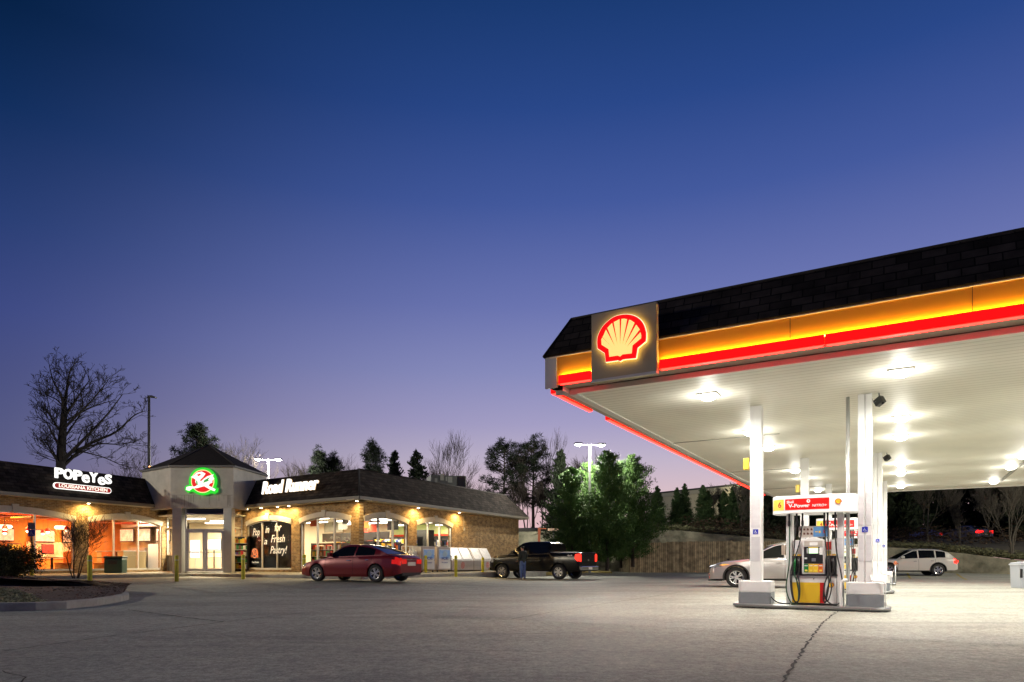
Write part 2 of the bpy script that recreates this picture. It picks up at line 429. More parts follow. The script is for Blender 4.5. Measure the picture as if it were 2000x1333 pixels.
tag(ck.build('road_marking_crack', M_crack, fixn=False), 'dark cracks and joints across the forecourt', kind='structure').name = 'pavement_cracks'
# parking stripes
M_stripe = mat('faded_white_paint', (.34, .33, .29), .8, var=.5, vscale=9, vcol=(.15, .14, .12))
M_ystripe = mat('faded_yellow_paint', (.40, .32, .06), .8, var=.4, vscale=9)
def stripes(name, segs, m, lab, wd=.06):
    mb = MB()
    for a, b in segs:
        n = 8
        for k in range(n):
            p, q = a.lerp(b, k/n), a.lerp(b, (k+1)/n); d = (b-a); d.z = 0; d.normalize(); nn_ = Vector((-d.y, d.x, 0))*wd
            mb.add([(r.x+s_*nn_.x, r.y+s_*nn_.y, gz(r.x, r.y)+.009) for r, s_ in ((p, 1), (p, -1), (q, -1), (q, 1))], [(0, 1, 2, 3)])
    tag(mb.build(name, m, fixn=False), lab, kind='structure')
stripes('parking_markings', [(G(328, 1150), G(430, 1161)), (G(448, 1142), G(608, 1155)), (G(600, 1138), G(800, 1150)), (G(60, 1160), G(180, 1172))], M_stripe, 'faded white parking stripes in front of the shops')
stripes('yellow_markings', [(G(1868, 1122, .1), G(1888, 1131, .05)), (G(1772, 1121, .1), G(1778, 1129, .05))], M_ystripe, 'faded yellow stripes near the far kerb')

# ------------------------------------------------------------------ sidewalk with kerb along the shops
def poly_slab(name, loop, ztop, zbot, m, lab, kind='structure'):
    mb = MB(); mb.px_z([(p.x, p.y) for p in loop], zbot, ztop); return tag(mb.build(name, m), lab, kind=kind)
kin = KL[1]
loop = [KL[0], KL[1], K1, K1+vS*18.5, WR2+vS*3.0, WR2-nS*0 , WR1+nR*1, WR0+nR*5, WL1-nL*0+uL*3, L1-uL*24+nL*1]
# kerb with a softened edge, then walking surface
outer = [KL[0], KL[1], K1, K1+vS*18.5]
mb = MB()
prof = [(0, -.1), (0, .33), (.025, .355), (.15, .36)]
def offs(pl, d, closed=False):
    out = []
    for i, p in enumerate(pl):
        if i == 0: t_ = (pl[1]-pl[0]).normalized(); n_ = Vector((-t_.y, t_.x)); out.append(p+n_*d)
        elif i == len(pl)-1: t_ = (pl[-1]-pl[-2]).normalized(); n_ = Vector((-t_.y, t_.x)); out.append(p+n_*d)
        else:
            t1 = (pl[i]-pl[i-1]).normalized(); t2 = (pl[i+1]-pl[i]).normalized()
            n1 = Vector((-t1.y, t1.x)); n2 = Vector((-t2.y, t2.x)); out.append(isect(pl[i]+n1*d, t1, pl[i]+n2*d, t2))
    return out
rows = [(offs(outer, o_), z_) for o_, z_ in prof]
vs = [(p.x, p.y, z_) for pl, z_ in rows for p in pl]; nK = len(outer)
mb.add(vs, [(j*nK+i, j*nK+i+1, (j+1)*nK+i+1, (j+1)*nK+i) for j in range(len(rows)-1) for i in range(nK-1)])
tag(mb.build('kerb', M_concrete, fixn=False), 'concrete kerb in front of the shops', kind='structure')
mb = MB()
r1 = offs(outer, .151); r2 = [WL0+nL*.3, isect(WL1+nL*.3, uL, WR0+nR*.3, uR), WR1+nR*.3+nS*.3, WR1+vS*21+nS*.3]
r2[1] = Vector((-19.0, 41.5)); 
a_, b2 = r1, r2
mb.add([(p.x, p.y, .362) for p in a_]+[(p.x, p.y, SWZ) for p in b2], [(i, i+1, nK+i+1, nK+i) for i in range(nK-1)])
tag(mb.build('sidewalk', M_walk, fixn=False), 'pale concrete sidewalk along the shop fronts', kind='structure')

# ------------------------------------------------------------------ planting bed at the left
bedpx = [(-400, 1196), (-120, 1193), (0, 1192), (70, 1190.5), (130, 1188), (190, 1182), (232, 1175), (252, 1170), (250, 1165), (228, 1158), (190, 1151), (150, 1146), (100, 1141), (60, 1137), (-60, 1131), (-400, 1124)]
bed = [G(x, y, .02 if y > 1150 else .08) for x, y in bedpx]
bed2 = [Vector((p.x, p.y)) for p in bed]
bed2.reverse()   # clockwise -> offsets go inwards
def ring_off(pl, d):
    n = len(pl); out = []
    for i in range(n):
        t1 = (pl[i]-pl[i-1]).normalized(); t2 = (pl[(i+1) % n]-pl[i]).normalized(); n1 = Vector((-t1.y, t1.x)); n2 = Vector((-t2.y, t2.x))
        nn_ = (n1+n2).normalized(); k = 1/max(.5, nn_.dot(n1)); out.append(pl[i]+nn_*d*k)
    return out
ar = sum(bed2[i-1].x*bed2[i].y-bed2[i].x*bed2[i-1].y for i in range(len(bed2)))
if ar < 0: bed2.reverse()
mb = MB(); rr = [(0, -.1), (.0, .13), (.02, .155), (.14, .16), (.15, .13), (.15, -.1)]
n_ = len(bed2); vs = []
for o_, z_ in rr: vs += [(p.x, p.y, z_+gz(p.x, p.y)*.8) for p in ring_off(bed2, o_)]
mb.add(vs, [(j*n_+i, j*n_+(i+1) % n_, (j+1)*n_+(i+1) % n_, (j+1)*n_+i) for j in range(len(rr)-1) for i in range(n_)])
tag(mb.build('bed_kerb', M_concrete, fixn=False), 'rounded concrete kerb round the planting bed', kind='structure')
inner = ring_off(bed2, .148)
_rs = []
for k in range(len(inner)):
    p, q = inner[k-1], inner[k]; m_ = max(1, int((q-p).length/.3))
    _rs += [p.lerp(q, j/m_) for j in range(m_)]
inner = _rs; n_ = len(inner)

cx_ = Vector((-17.5, 22.0)); levels = [0, .12, .3, .5, .7, .85, 1.0]; vs = []
rn = random.Random(3)
def inbed_z(x, y):
    return .13+.05+.10*sstep(0, 3, min(distseg(Vector((x, y)), inner[i-1], inner[i]) for i in range(n_)))+gz(x, y)*.8
tris_in = MB()
xs_ = np.arange(-36, -8.5, .35); ys_ = np.arange(12.5, 33, .35)
def inside(p, pl):
    c = False
    for i in range(len(pl)):
        a, b = pl[i-1], pl[i]
        if (a.y > p.y) != (b.y > p.y) and p.x < (b.x-a.x)*(p.y-a.y)/(b.y-a.y)+a.x: c = not c
    return c
# mound as concentric rings towards a spine
vs = []; cols = 16
spine = [Vector((min(p.x, -13.5)-.0, 0)) for p in inner]
cen = [Vector((p.x-(1.2 if p.x > -20 else 0), (p.y+ (23 if p.y < 22 else 21))/2)) for p in inner]
cen = [Vector((min(c.x, -11.5), c.y)) for c in cen]
for k in range(cols+1):
    t_ = k/cols
    for p, c in zip(inner, cen):
        q = p.lerp(c, t_); vs.append((q.x, q.y, .125+gz(q.x, q.y)*.8+.16*sstep(0, .7, t_)+rn.uniform(0, .02)))
tpx = [(-300, 1164), (-100, 1160), (0, 1157.5), (30, 1160), (60, 1164.5), (92, 1171), (60, 1175), (0, 1176), (-300, 1178)]
lpt = [Vector((p.x, p.y)) for p in (G(x, y, .20) for x, y in tpx)]
mb = MB()
for j in range(cols):
    for i in range(n_):
        ids = (j*n_+i, j*n_+(i+1) % n_, (j+1)*n_+(i+1) % n_, (j+1)*n_+i); cc_ = Vector((sum(vs[q][0] for q in ids)/4, sum(vs[q][1] for q in ids)/4))
        mb.f.append(ids); mb.m.append(1 if inside(cc_, lpt) else 0); mb.s.append(True)
mb.v = [tuple(v) for v in vs]
tag(mb.build('mulch_bed', [M_mulch, M_drygrass], fixn=False), 'brown bark mulch of the planting bed', kind='structure')
# loose chips give the mulch its rough edge
def scatter_chips(name, n, gen, size, m, lab, seed):
    r_ = np.random.RandomState(seed); pts = np.array([gen(r_) for _ in range(n)])
    d = r_.randn(n, 3)*[1, 1, .25]; d /= np.linalg.norm(d, axis=1)[:, None]; e = np.cross(d, r_.randn(n, 3)); e /= np.linalg.norm(e, axis=1)[:, None]
    s_ = r_.uniform(size*.5, size*1.6, n)[:, None]
    vs = np.stack([pts-d*s_-e*s_*.3, pts+d*s_-e*s_*.3, pts+d*s_+e*s_*.3, pts-d*s_+e*s_*.3], 1).reshape(-1, 3)
    me = bpy.data.meshes.new(name); me.vertices.add(4*n); me.vertices.foreach_set('co', vs.ravel()); me.loops.add(4*n); me.loops.foreach_set('vertex_index', np.arange(4*n, dtype=np.int32))
    me.polygons.add(n); me.polygons.foreach_set('loop_start', np.arange(0, 4*n, 4, dtype=np.int32)); me.update(calc_edges=True); me.materials.append(m)
    o = bpy.data.objects.new(name, me); COL.objects.link(o); return tag(o, lab, kind='stuff')
def gen_bed(r_):
    while True:
        t_ = r_.rand()**.7; i = r_.randint(0, n_); f_ = r_.rand()
        p = inner[i].lerp(inner[(i+1) % n_], f_); c = cen[i].lerp(cen[(i+1) % n_], f_); q = p.lerp(c, t_*.9)
        if q.x > -26 and not inside(q, lpt): return (q.x, q.y, .135+gz(q.x, q.y)*.8+.16*sstep(0, .7, t_*.9)+.01*r_.rand())
scatter_chips('mulch_chips', 16000, gen_bed, .016, mat('bark_chip', (.13, .075, .045), .9, var=.6, vscale=30), 'bark chips strewn over the planting bed', 4)

def gen_turf(r_):
    while True:
        t_ = r_.rand()*.8; i = r_.randint(0, n_); f_ = r_.rand(); p = inner[i].lerp(inner[(i+1) % n_], f_); c = cen[i].lerp(cen[(i+1) % n_], f_); q = p.lerp(c, t_)
        if inside(q, lpt): return (q.x, q.y, .14+gz(q.x, q.y)*.8+.16*sstep(0, .7, t_)+.02*r_.rand())
scatter_chips('turf_blades', 9000, gen_turf, .03, mat('turf_blade', (.30, .30, .17), .9, var=.5, vscale=20), 'blades of dry pale grass on the planting bed corner', 14)
# ================================================================== CORNER STORE BUILDING
M_soff = mat('soffit_board', (.55, .50, .38), .7)
M_gutter = mat('gutter_metal', (.16, .14, .11), .5)
M_glass = glass_mat('window_glass')
M_cream = mat('cream_wall', (.66, .58, .42), .8)
M_ceil = mat('ceiling_tile', (.62, .58, .50), .9)
M_floor = mat('vinyl_floor', (.40, .36, .28), .35)
M_redwall = mat('red_wall', (.55, .05, .02), .6)
M_orange = mat('orange_wall', (.72, .24, .04), .7, var=.25, vscale=1.5)
M_wood = mat('light_wood', (.45, .27, .10), .5, var=.3, vscale=4)
M_tube = emat('fluorescent_tube', (1, .93, .75), 9)
M_blackpost = mat('poster_black', (.015, .012, .010), .35)
M_letter = mat('poster_lettering', (.70, .64, .52), .6)
store = thing('store_building', 'single storey brick corner shop building with mansard roof and pale entrance tower', 'building', (WR1.x, WR1.y, SWZ))
def off_of(o): return (WR1.x, WR1.y, SWZ)
def sb(mb, name, m, **k): return mb.build(name, m, parent=store, off=off_of(0), **k)
def frame_obj(name, mb, m, A, rz, z=0.0, parent=None, **k):
    """part of the store whose own frame has x along a wall (origin A) and y into the building"""
    par = parent or store
    o = mb.build(name, m, **k)
    o.parent = par
    if par is store: o.location = (A.x-WR1.x, A.y-WR1.y, z-SWZ); o.rotation_euler = (0, 0, rz)
    return o
WT = EZ-.02
def arch_loop(x0, x1, z0, zs, zc, n=14):
    pts = [(x0, z0), (x1, z0)]
    c = (x0+x1)/2; hw = (x1-x0)/2; h = zc-zs; rad = (hw*hw+h*h)/(2*h); a = math.asin(hw/rad)
    for i in range(n+1):
        t_ = a-2*a*i/n; pts.append((c+rad*math.sin(t_), zc-rad+rad*math.cos(t_)))
    return pts
def window(A, rz, x0, x1, z0, zs, zc, nm=2, poster=None, fr_m=None):
    fr_m = fr_m or M_alu
    # stone arch band with a keystone
    mb = MB(); c = (x0+x1)/2; hw = (x1-x0)/2; h = zc-zs; rad = (hw*hw+h*h)/(2*h); a = math.asin(hw/rad); n = 18; bw = .26
    ins = []; out = []
    for i in range(n+1):
        t_ = -a+2*a*i/n; ins.append((c+rad*math.sin(t_), zc-rad+rad*math.cos(t_)))
    a2 = math.asin(min(1, (hw+.07)/(rad+bw)))
    for i in range(n+1):
        t_ = -a2+2*a2*i/n; out.append((c+(rad+bw)*math.sin(t_), zc-rad+(rad+bw)*math.cos(t_)))
    mb.px_y(ins+out[::-1], -.05, .10)
    frame_obj('arch_band', mb, M_stone, A, rz, bevel=.008)
    mb = MB(); mb.px_y([(c-.10, zc-.03), (c+.10, zc-.03), (c+.15, zc+bw+.09), (c-.15, zc+bw+.09)], -.09, .08)
    frame_obj('keystone', mb, M_stone, A, rz, bevel=.008)
    # window: frame, panes
    mb = MB(); fw = .055; outer = arch_loop(x0, x1, z0, zs, zc); inner_ = arch_loop(x0+fw, x1-fw, z0+.09, zs+.01, zc-fw)
    mb.px_y(outer, .06, .15, holes=[inner_])
    ws = []
    for k in range(1, nm+1):
        xm = x0+(x1-x0)*k/(nm+1); zt = zc-rad+math.sqrt(max(0, rad*rad-(xm-c)**2))
        mb.box(xm-.035, xm+.035, .055, .155, z0+.08, zt-.02)
    fo = frame_obj('window', mb, fr_m, A, rz)
    xsb = [x0]+[x0+(x1-x0)*k/(nm+1) for k in range(1, nm+1)]+[x1]
    for k in range(nm+1):
        a0, a1 = xsb[k]+.036, xsb[k+1]-.036
        top = [(a0+(a1-a0)*i/6) for i in range(7)]
        lp_ = [(a0, z0+.09), (a1, z0+.09)]+[(x_, zc-rad+math.sqrt(max(0, rad*rad-(x_-c)**2))-.03) for x_ in reversed(top)]
        mb = MB(); mb.add([(p[0], .11, p[1]) for p in lp_], [tuple(range(len(lp_)))])
        mb.build('pane', M_glass, parent=fo, fixn=False)
    return fo
def brick_wall(A, d, rz, length, s0, wins, name='wall', zt=None):
    loops = []
    outer = [(s0, SWZ-.3), (length, SWZ-.3), (length, zt or WT), (s0, zt or WT)]
    mb = MB(); mb.px_y(outer, 0, .28, holes=[arch_loop(*w_[:5]) for w_ in wins])
    o = frame_obj(name, mb, M_brick, A, rz); return o
def opening(px0, px1, A, d, z0=.52, zs=2.90, zc=3.18):
    return [wall_s(px0, A, d), wall_s(px1, A, d), z0, zs, zc]
# right wing front (x along uR from WR0)
wR = [opening(482, 569, WR0, uR), opening(586, 685, WR0, uR)]
LR = (WR1-WR0).length
brick_wall(WR0, uR, rzR, LR, 0, wR)
winR = [window(WR0, rzR, *w_) for w_ in wR]
# side wall (x along vS from WR1)
wS = [opening(711, 797, WR1, vS), opening(814, 883, WR1, vS)]
LS = (WR2-WR1).length
brick_wall(WR1, vS, rzS, LS, .283, wS)
winS = [window(WR1, rzS, *w_) for w_ in wS]
# left wing (x along uL from WL0)
sB0, sB1 = wall_s(173, WL0, uL), wall_s(316, WL0, uL)
sA1 = wall_s(146, WL0, uL)
wL = [[sA1-5.4-5.4-.9, sA1-5.4-.9, .52, 2.9, 3.2], [sA1-5.4, sA1, .52, 2.90, 3.2], [sB0, sB1, .52, 2.90, 3.2]]
LLn = (WL1-WL0).length
brick_wall(WL0, uL, rzL, wall_s(326, WL0, uL), 0, wL)
winL = [window(WL0, rzL, *w_, nm=(2 if i < 2 else 2)) for i, w_ in enumerate(wL)]
# back walls (rough, never lit) closing the volume
bk = [WR2, WR2+nS*12.5]; q = isect(WR2+nS*12.5, vS, WR0+nR*14, uR)
mb = MB()
def wallseg(mb, a, b, z0, z1, th=.2, mi=0):
    d = (b-a).normalized(); n_ = Vector((-d.y, d.x))*th
    mb.prism([(a.x, a.y), (b.x, b.y), (b.x+n_.x, b.y+n_.y), (a.x+n_.x, a.y+n_.y)], z0, z1, lambda p, q_, d_: (p, q_, d_), mi)
ROOM = [WR0+nR*.285, WR1+nR*.285+nS*.285]
bR = WR1+vS*(LS-.3)+nS*.3
farL = isect(bR, -nS*-1, WL1+nL*.0+uL*10, nL)   # meeting of end wall and the line behind the left wing
wallseg(mb, WR2, WR2+nS*24, SWZ-.2, WT); 
wallseg(mb, WR2+nS*24, WL0+nL*11, SWZ-.2, WT); wallseg(mb, WL0+nL*11, WL0, SWZ-.2, WT)
sb(mb, 'rear_wall', M_cream)
# flat roof deck
top = E+CAMZ+1.62
S1 = 1.12
T = {}
def corner(a_pt, a_dir, a_n, b_pt, b_dir, b_n, s): return isect(a_pt+a_n*s, a_dir, b_pt+b_n*s, b_dir)
innR = corner(R1, uR, nR, R1, vS, nS, S1)
endE = R2; endT = corner(R1, vS, nS, R2, nS, -vS, S1)
mb = MB()
LE0, LT0 = L1-uL*25, L1-uL*25+nL*S1
pts = [innR, endT, endT+nS*22, LT0+nL*12, LT0, L1+uL*1.0+nL*S1+uL*0, R0-uR*0+nR*S1]
mb.px_z([(p.x, p.y) for p in [innR, endT, endT+nS*24, LT0+nL*12, LT0, L1+uL*.2+nL*S1, Vector((-17, 38.5)), R0+uR*.1+nR*S1]], top-.12, top-.02)
sb(mb, 'roof_deck', mat('roof_membrane', (.05, .05, .05), .9))
# mansard slopes: each a slab in its own wall frame so the shingle courses follow it
def mansard(A, rz, x0, x1, s, e0, e1, name='roof'):
    """eave from x0 to x1 at y=0, ridge at y=s running x0+e0 .. x1-e1"""
    mb = MB(); z0, z1 = EZ+.14, top
    o_ = [(x0, -.02, z0), (x1, -.02, z0), (x1-e1, s, z1), (x0+e0, s, z1)]; i_ = [(x0, .10, z0), (x1, .10, z0), (x1-e1, s+.1, z1-.02), (x0+e0, s+.1, z1-.02)]
    mb.add(o_+i_, [(0, 1, 2, 3), (7, 6, 5, 4), (0, 4, 5, 1), (3, 2, 6, 7), (1, 5, 6, 2), (0, 3, 7, 4)])
    return frame_obj(name, mb, M_shingle, A, rz)
aR = (innR-R1).dot(-uR); aS = (innR-R1).dot(vS)
lenR = (R1-R0).length
mansard(R0-uR*.15, rzR, 0, lenR+.15, S1, .28, aR)
mansard(R1, rzS, 0, (R2-R1).length, S1, aS, (R2-endT).dot(vS))
mansard(L1-uL*25, rzL, 0, 25.15, S1, 0, .28)
mb = MB()   # hipped end at the far right
z0, z1 = EZ+.14, top
q1, q2 = R2, R2+nS*16; t1_, t2_ = endT, endT+nS*16
mb.add([(q1.x, q1.y, z0), (q2.x, q2.y, z0), (t2_.x, t2_.y, z1), (t1_.x, t1_.y, z1)], [(0, 1, 2, 3)])
sb(mb, 'roof', M_shingle, fixn=False)
# hip cap and ridge cap
def cap(pl, r=.045):
    mb = MB(); mb.tube(pl, r, 6); return sb(mb, 'ridge_cap', mat('cap_shingle', (.03, .026, .022), .9))
cap([(R1.x, R1.y, z0), (innR.x, innR.y, top)]); cap([(R2.x, R2.y, z0), (endT.x, endT.y, top)])
cap([(innR.x, innR.y, top), (endT.x, endT.y, top)], .04)
# fascia board and soffit
def eave(A, rz, x0, x1, m0=0, m1=0):
    mb = MB(); mb.box(x0, x1, -.03, .06, EZ, EZ+.15)
    frame_obj('fascia_board', mb, M_gutter, A, rz)
    mb = MB(); mb.box(x0, x1, .061, OV+.3, EZ-.02, EZ+.02)
    frame_obj('soffit', mb, M_soff, A, rz)
eave(R0-uR*.15, rzR, 0, lenR+.15); eave(R1, rzS, 0.0, (R2-R1).length); eave(L1-uL*25, rzL, 0, 25.15)
# ---------------------------------------------------------------- entrance tower
YT = 34.9
tw = lambda px, py, Y=YT: P(px, py, Y)
FL, FR = tw(333, 913), tw(456, 914); zt = FL.z; zb = tw(400, 993).z
SLp = Vector((-20.35, 36.9)); SRp = Vector((-14.15, 38.6)); BKp = Vector((-17.5, 42.5)); 
FLp, FRp = Vector((FL.x, YT)), Vector((FR.x, YT))
poly = [FLp, FRp, SRp, BKp, SLp]
mb = MB()
def vwall(mb, a, b, z0, z1, th): 
    d = (b-a).normalized(); n_ = Vector((-d.y, d.x))*th
    mb.prism([(a.x, a.y), (b.x, b.y), (b.x+n_.x, b.y+n_.y), (a.x+n_.x, a.y+n_.y)], z0, z1, lambda p, q_, d_: (p, q_, d_))
vwall(mb, FLp, FRp, zb, zt, .2)
vwall(mb, FRp+Vector((0, .003)), SRp, zb, zt, .2); vwall(mb, SLp, FLp+Vector((0, .003)), zb, zt, .2)
vwall(mb, SRp, BKp, zb+.7, zt, .2); vwall(mb, BKp, SLp, zb+.7, zt, .2)
tower = sb(mb, 'tower', M_stucco, bevel=.004)
mb = MB(); mb.px_z([(p.x, p.y) for p in [FLp+Vector((.05, .21)), FRp+Vector((-.05, .21)), SRp+Vector((-.25, 0)), BKp, SLp+Vector((.25, 0))]], zb+.06, zb+.1)
sb(mb, 'tower_soffit', M_soff)
# control joint across the tower face and weather streaks
mb = MB(); zj = tw(400, 967.5).z; mb.box(FLp.x+.02, FRp.x-.02, YT-.006, YT, zj-.012, zj+.012)
r_ = random.Random(5)
for k in range(26):
    x_ = FLp.x+.1+(FRp.x-FLp.x-.2)*r_.random(); ln = r_.uniform(.1, .62)**1.0; ww = r_.uniform(.006, .03)
    mb.box(x_-ww, x_+ww, YT-.0025-.0004*k/26, YT, zj-.012-ln, zj-.012)
o_ = mb.build('weather_streaks', mat('weathered_stucco', (.29, .275, .245), .9), parent=tower, off=off_of(0), fixn=False)
# tower fascia trim and hipped roof
def ring(poly, d): 
    pl = poly; return ring_off(pl, d)
pk = P(408, 869, 38.0); ov = ring(poly, -.10) ; 
ar = sum(poly[i-1].x*poly[i].y-poly[i].x*poly[i-1].y for i in range(5))
if ar < 0: ov = ring(poly, .10)
mb = MB(); n5 = 5
vs = [(p.x, p.y, zt) for p in ov]+[(p.x, p.y, zt+.09) for p in ov]+[(pk.x, pk.y, pk.z)]
mb.add(vs, [(i, (i+1) % 5, 5+(i+1) % 5, 5+i) for i in range(5)], 1); mb.add(vs, [tuple(range(5))], 1)
mb.add(vs, [(5+i, 5+(i+1) % 5, 10) for i in range(5)], 0)
M_troof = mat('tower_shingle', (.040, .033, .028), .9, spec=.1, var=.5, vscale=14, bump=.5, bscale=14)
sb(mb, 'tower_roof', [M_troof, mat('tower_trim', (.12, .115, .11), .6)])
for c in ((0), (1)):
    p = ov[c]; mb = MB(); mb.tube([(p.x, p.y, zt+.1), (pk.x, pk.y, pk.z)], .04, 6); sb(mb, 'ridge_cap', MATS['cap_shingle'])
# columns, glazed screen, double door
M_col = mat('painted_column', (.46, .46, .44), .7, var=.08)
for a, b in ((336, 354), (436, 452)):
    x0, x1 = tw(a, 1000).x, tw(b, 1000).x; mb = MB(); mb.box(x0, x1, YT+.02, YT+.02+(x1-x0), SWZ-.2, zb+.005); sb(mb, 'column', M_col, bevel=.01)
xd0, xd1 = tw(357, 1000).x, tw(434.5, 1000).x; YD = YT+.30; zd = CAMZ+(HZ-1036)/F*YD
mb = MB(); M_dfr = mat('door_aluminium', (.72, .72, .69), .4, .2)
mb.box(xd0, xd0+.055, YD-.05, YD+.06, SWZ, zb+.06); mb.box(xd1-.055, xd1, YD-.05, YD+.06, SWZ, zb+.06)
mb.box(xd0+.055, xd1-.055, YD-.05, YD+.06, zd, zd+.07); mb.box(xd0+.055, xd1-.055, YD-.05, YD+.06, zb-.01, zb+.06)
scr = sb(mb, 'entrance_screen', M_dfr)
mb = MB(); mb.add([(xd0+.055, YD, zd+.07), (xd1-.055, YD, zd+.07), (xd1-.055, YD, zb-.01), (xd0+.055, YD, zb-.01)], [(0, 1, 2, 3)])
mb.build('pane', M_glass, parent=scr, off=off_of(0), fixn=False)
xm = (xd0+xd1)/2
for k, (a, b, hx) in enumerate(((xd0+.06, xm-.008, xm-.07), (xm+.008, xd1-.06, xm+.07))):
    mb = MB(); st = .115; zc0 = SWZ+.02
    mb.box(a, a+st, YD-.04, YD+.02, zc0, zd-.01); mb.box(b-st, b, YD-.04, YD+.02, zc0, zd-.01)
    mb.box(a+st, b-st, YD-.04, YD+.02, zd-.13, zd-.01); mb.box(a+st, b-st, YD-.04, YD+.02, zc0, zc0+.16)
    dr = sb(mb, 'door', M_dfr)
    mb = MB(); mb.add([(a+st, YD-.01, zc0+.16), (b-st, YD-.01, zc0+.16), (b-st, YD-.01, zd-.13), (a+st, YD-.01, zd-.13)], [(0, 1, 2, 3)])
    mb.build('pane', M_glass, parent=dr, off=off_of(0), fixn=False)
    mb = MB(); mb.tube([(hx, YD-.04, SWZ+.9), (hx, YD-.10, SWZ+.93), (hx, YD-.10, SWZ+1.2), (hx, YD-.04, SWZ+1.23)], .013, 8); mb.box(a+st, b-st, YD-.055, YD-.042, SWZ+1.02, SWZ+1.06)
    mb.build('handle', M_chrome, parent=dr, off=off_of(0))
# narrow side lights between tower columns and the brick wings
def sidelight(a, b, base_m):
    d = (b-a).normalized(); rz = math.atan2(d.y, d.x); ln = (b-a).length
    mb = MB(); mb.box(0, .06, 0, .08, SWZ, 3.45); mb.box(ln-.06, ln, 0, .08, SWZ, 3.45)
    for z_ in (1.28, 2.75, 3.38): mb.box(.06, ln-.06, 0, .08, z_, z_+.055)
    fo = frame_obj('side_light', mb, M_alu, a, rz)
    mb = MB(); mb.add([(.06, .04, 1.33), (ln-.06, .04, 1.33), (ln-.06, .04, 3.38), (.06, .04, 3.38)], [(0, 1, 2, 3)]); mb.build('pane', M_glass, parent=fo, fixn=False)
    mb = MB(); mb.box(.06, ln-.06, .02, .06, SWZ, 1.28); mb.build('base_panel', base_m, parent=fo)
    mb = MB(); mb.box(0, ln, .0, .25, 3.45, WT); frame_obj('wall', mb, M_brick, a, rz)
LWend = WL0+uL*wall_s(326, WL0, uL)
sidelight(LWend, Vector((tw(336, 1000).x, YT+.3)), mat('blue_panel', (.03, .045, .07), .5))
sidelight(Vector((tw(452, 1000).x, YT+.3)), WR0+uR*(wall_s(474, WR0, uR)), M_glass)
# ---------------------------------------------------------------- interior shells (ceiling, floor, inner walls)
ICZ = 3.42
mb = MB()
fl = [WL0+nL*.3, WL0+nL*8, Vector((-25, 44.5)), Vector((-17.5, 48)), isect(WR2+nS*.3, vS, WR2-vS*.5, nS)+nS*9, WR2+nS*.3-vS*.3, WR1+nR*.3+nS*.3, WR0+nR*.3+uR*1, Vector((FRp.x, YD+.07)), Vector((FLp.x, YD+.07)), WL1+nL*.3-uL*1.2]
flp = [(p.x, p.y) for p in fl]
mb.px_z(flp, SWZ-.1, SWZ+.01); sb(mb, 'floor', M_floor)
mb = MB(); mb.px_z(flp, ICZ+.02, ICZ+.06); sb(mb, 'ceiling', M_ceil)
# partitions: store back wall with coolers seen through side windows, rear wall, restaurant walls
EBX = 12.2
mb = MB(); a = WR1+vS*EBX; wallseg(mb, a+nS*9, a+nS*.3, SWZ, ICZ); 
wallseg(mb, WR0-uR*3.5+nR*8.2, WR0+uR*4.0+nR*8.2, SWZ, ICZ); wallseg(mb, WR1+vS*EBX+nS*9.5, WR1+vS*4.5+nS*9.5, SWZ, ICZ)
sb(mb, 'partition', M_cream)
mb = MB(); wallseg(mb, Vector((-20.6, 42.8)), Vector((-14.4, 42.7)), SWZ, ICZ); sb(mb, 'partition', M_cream)
mb = MB(); wallseg(mb, WL0+nL*6.2, WL1+nL*6.2+uL*1.0, SWZ, ICZ); wallseg(mb, WL0+nL*.3, WL0+nL*6.2, SWZ, ICZ); sb(mb, 'partition', M_orange)

mb = MB(); wallseg(mb, WL1+nL*6.2+uL*1.0, WL1+nL*.6+uL*.4, SWZ, ICZ); sb(mb, 'partition', mat('kitchen_wall', (.70, .58, .42), .7, var=.3, vscale=1.2))
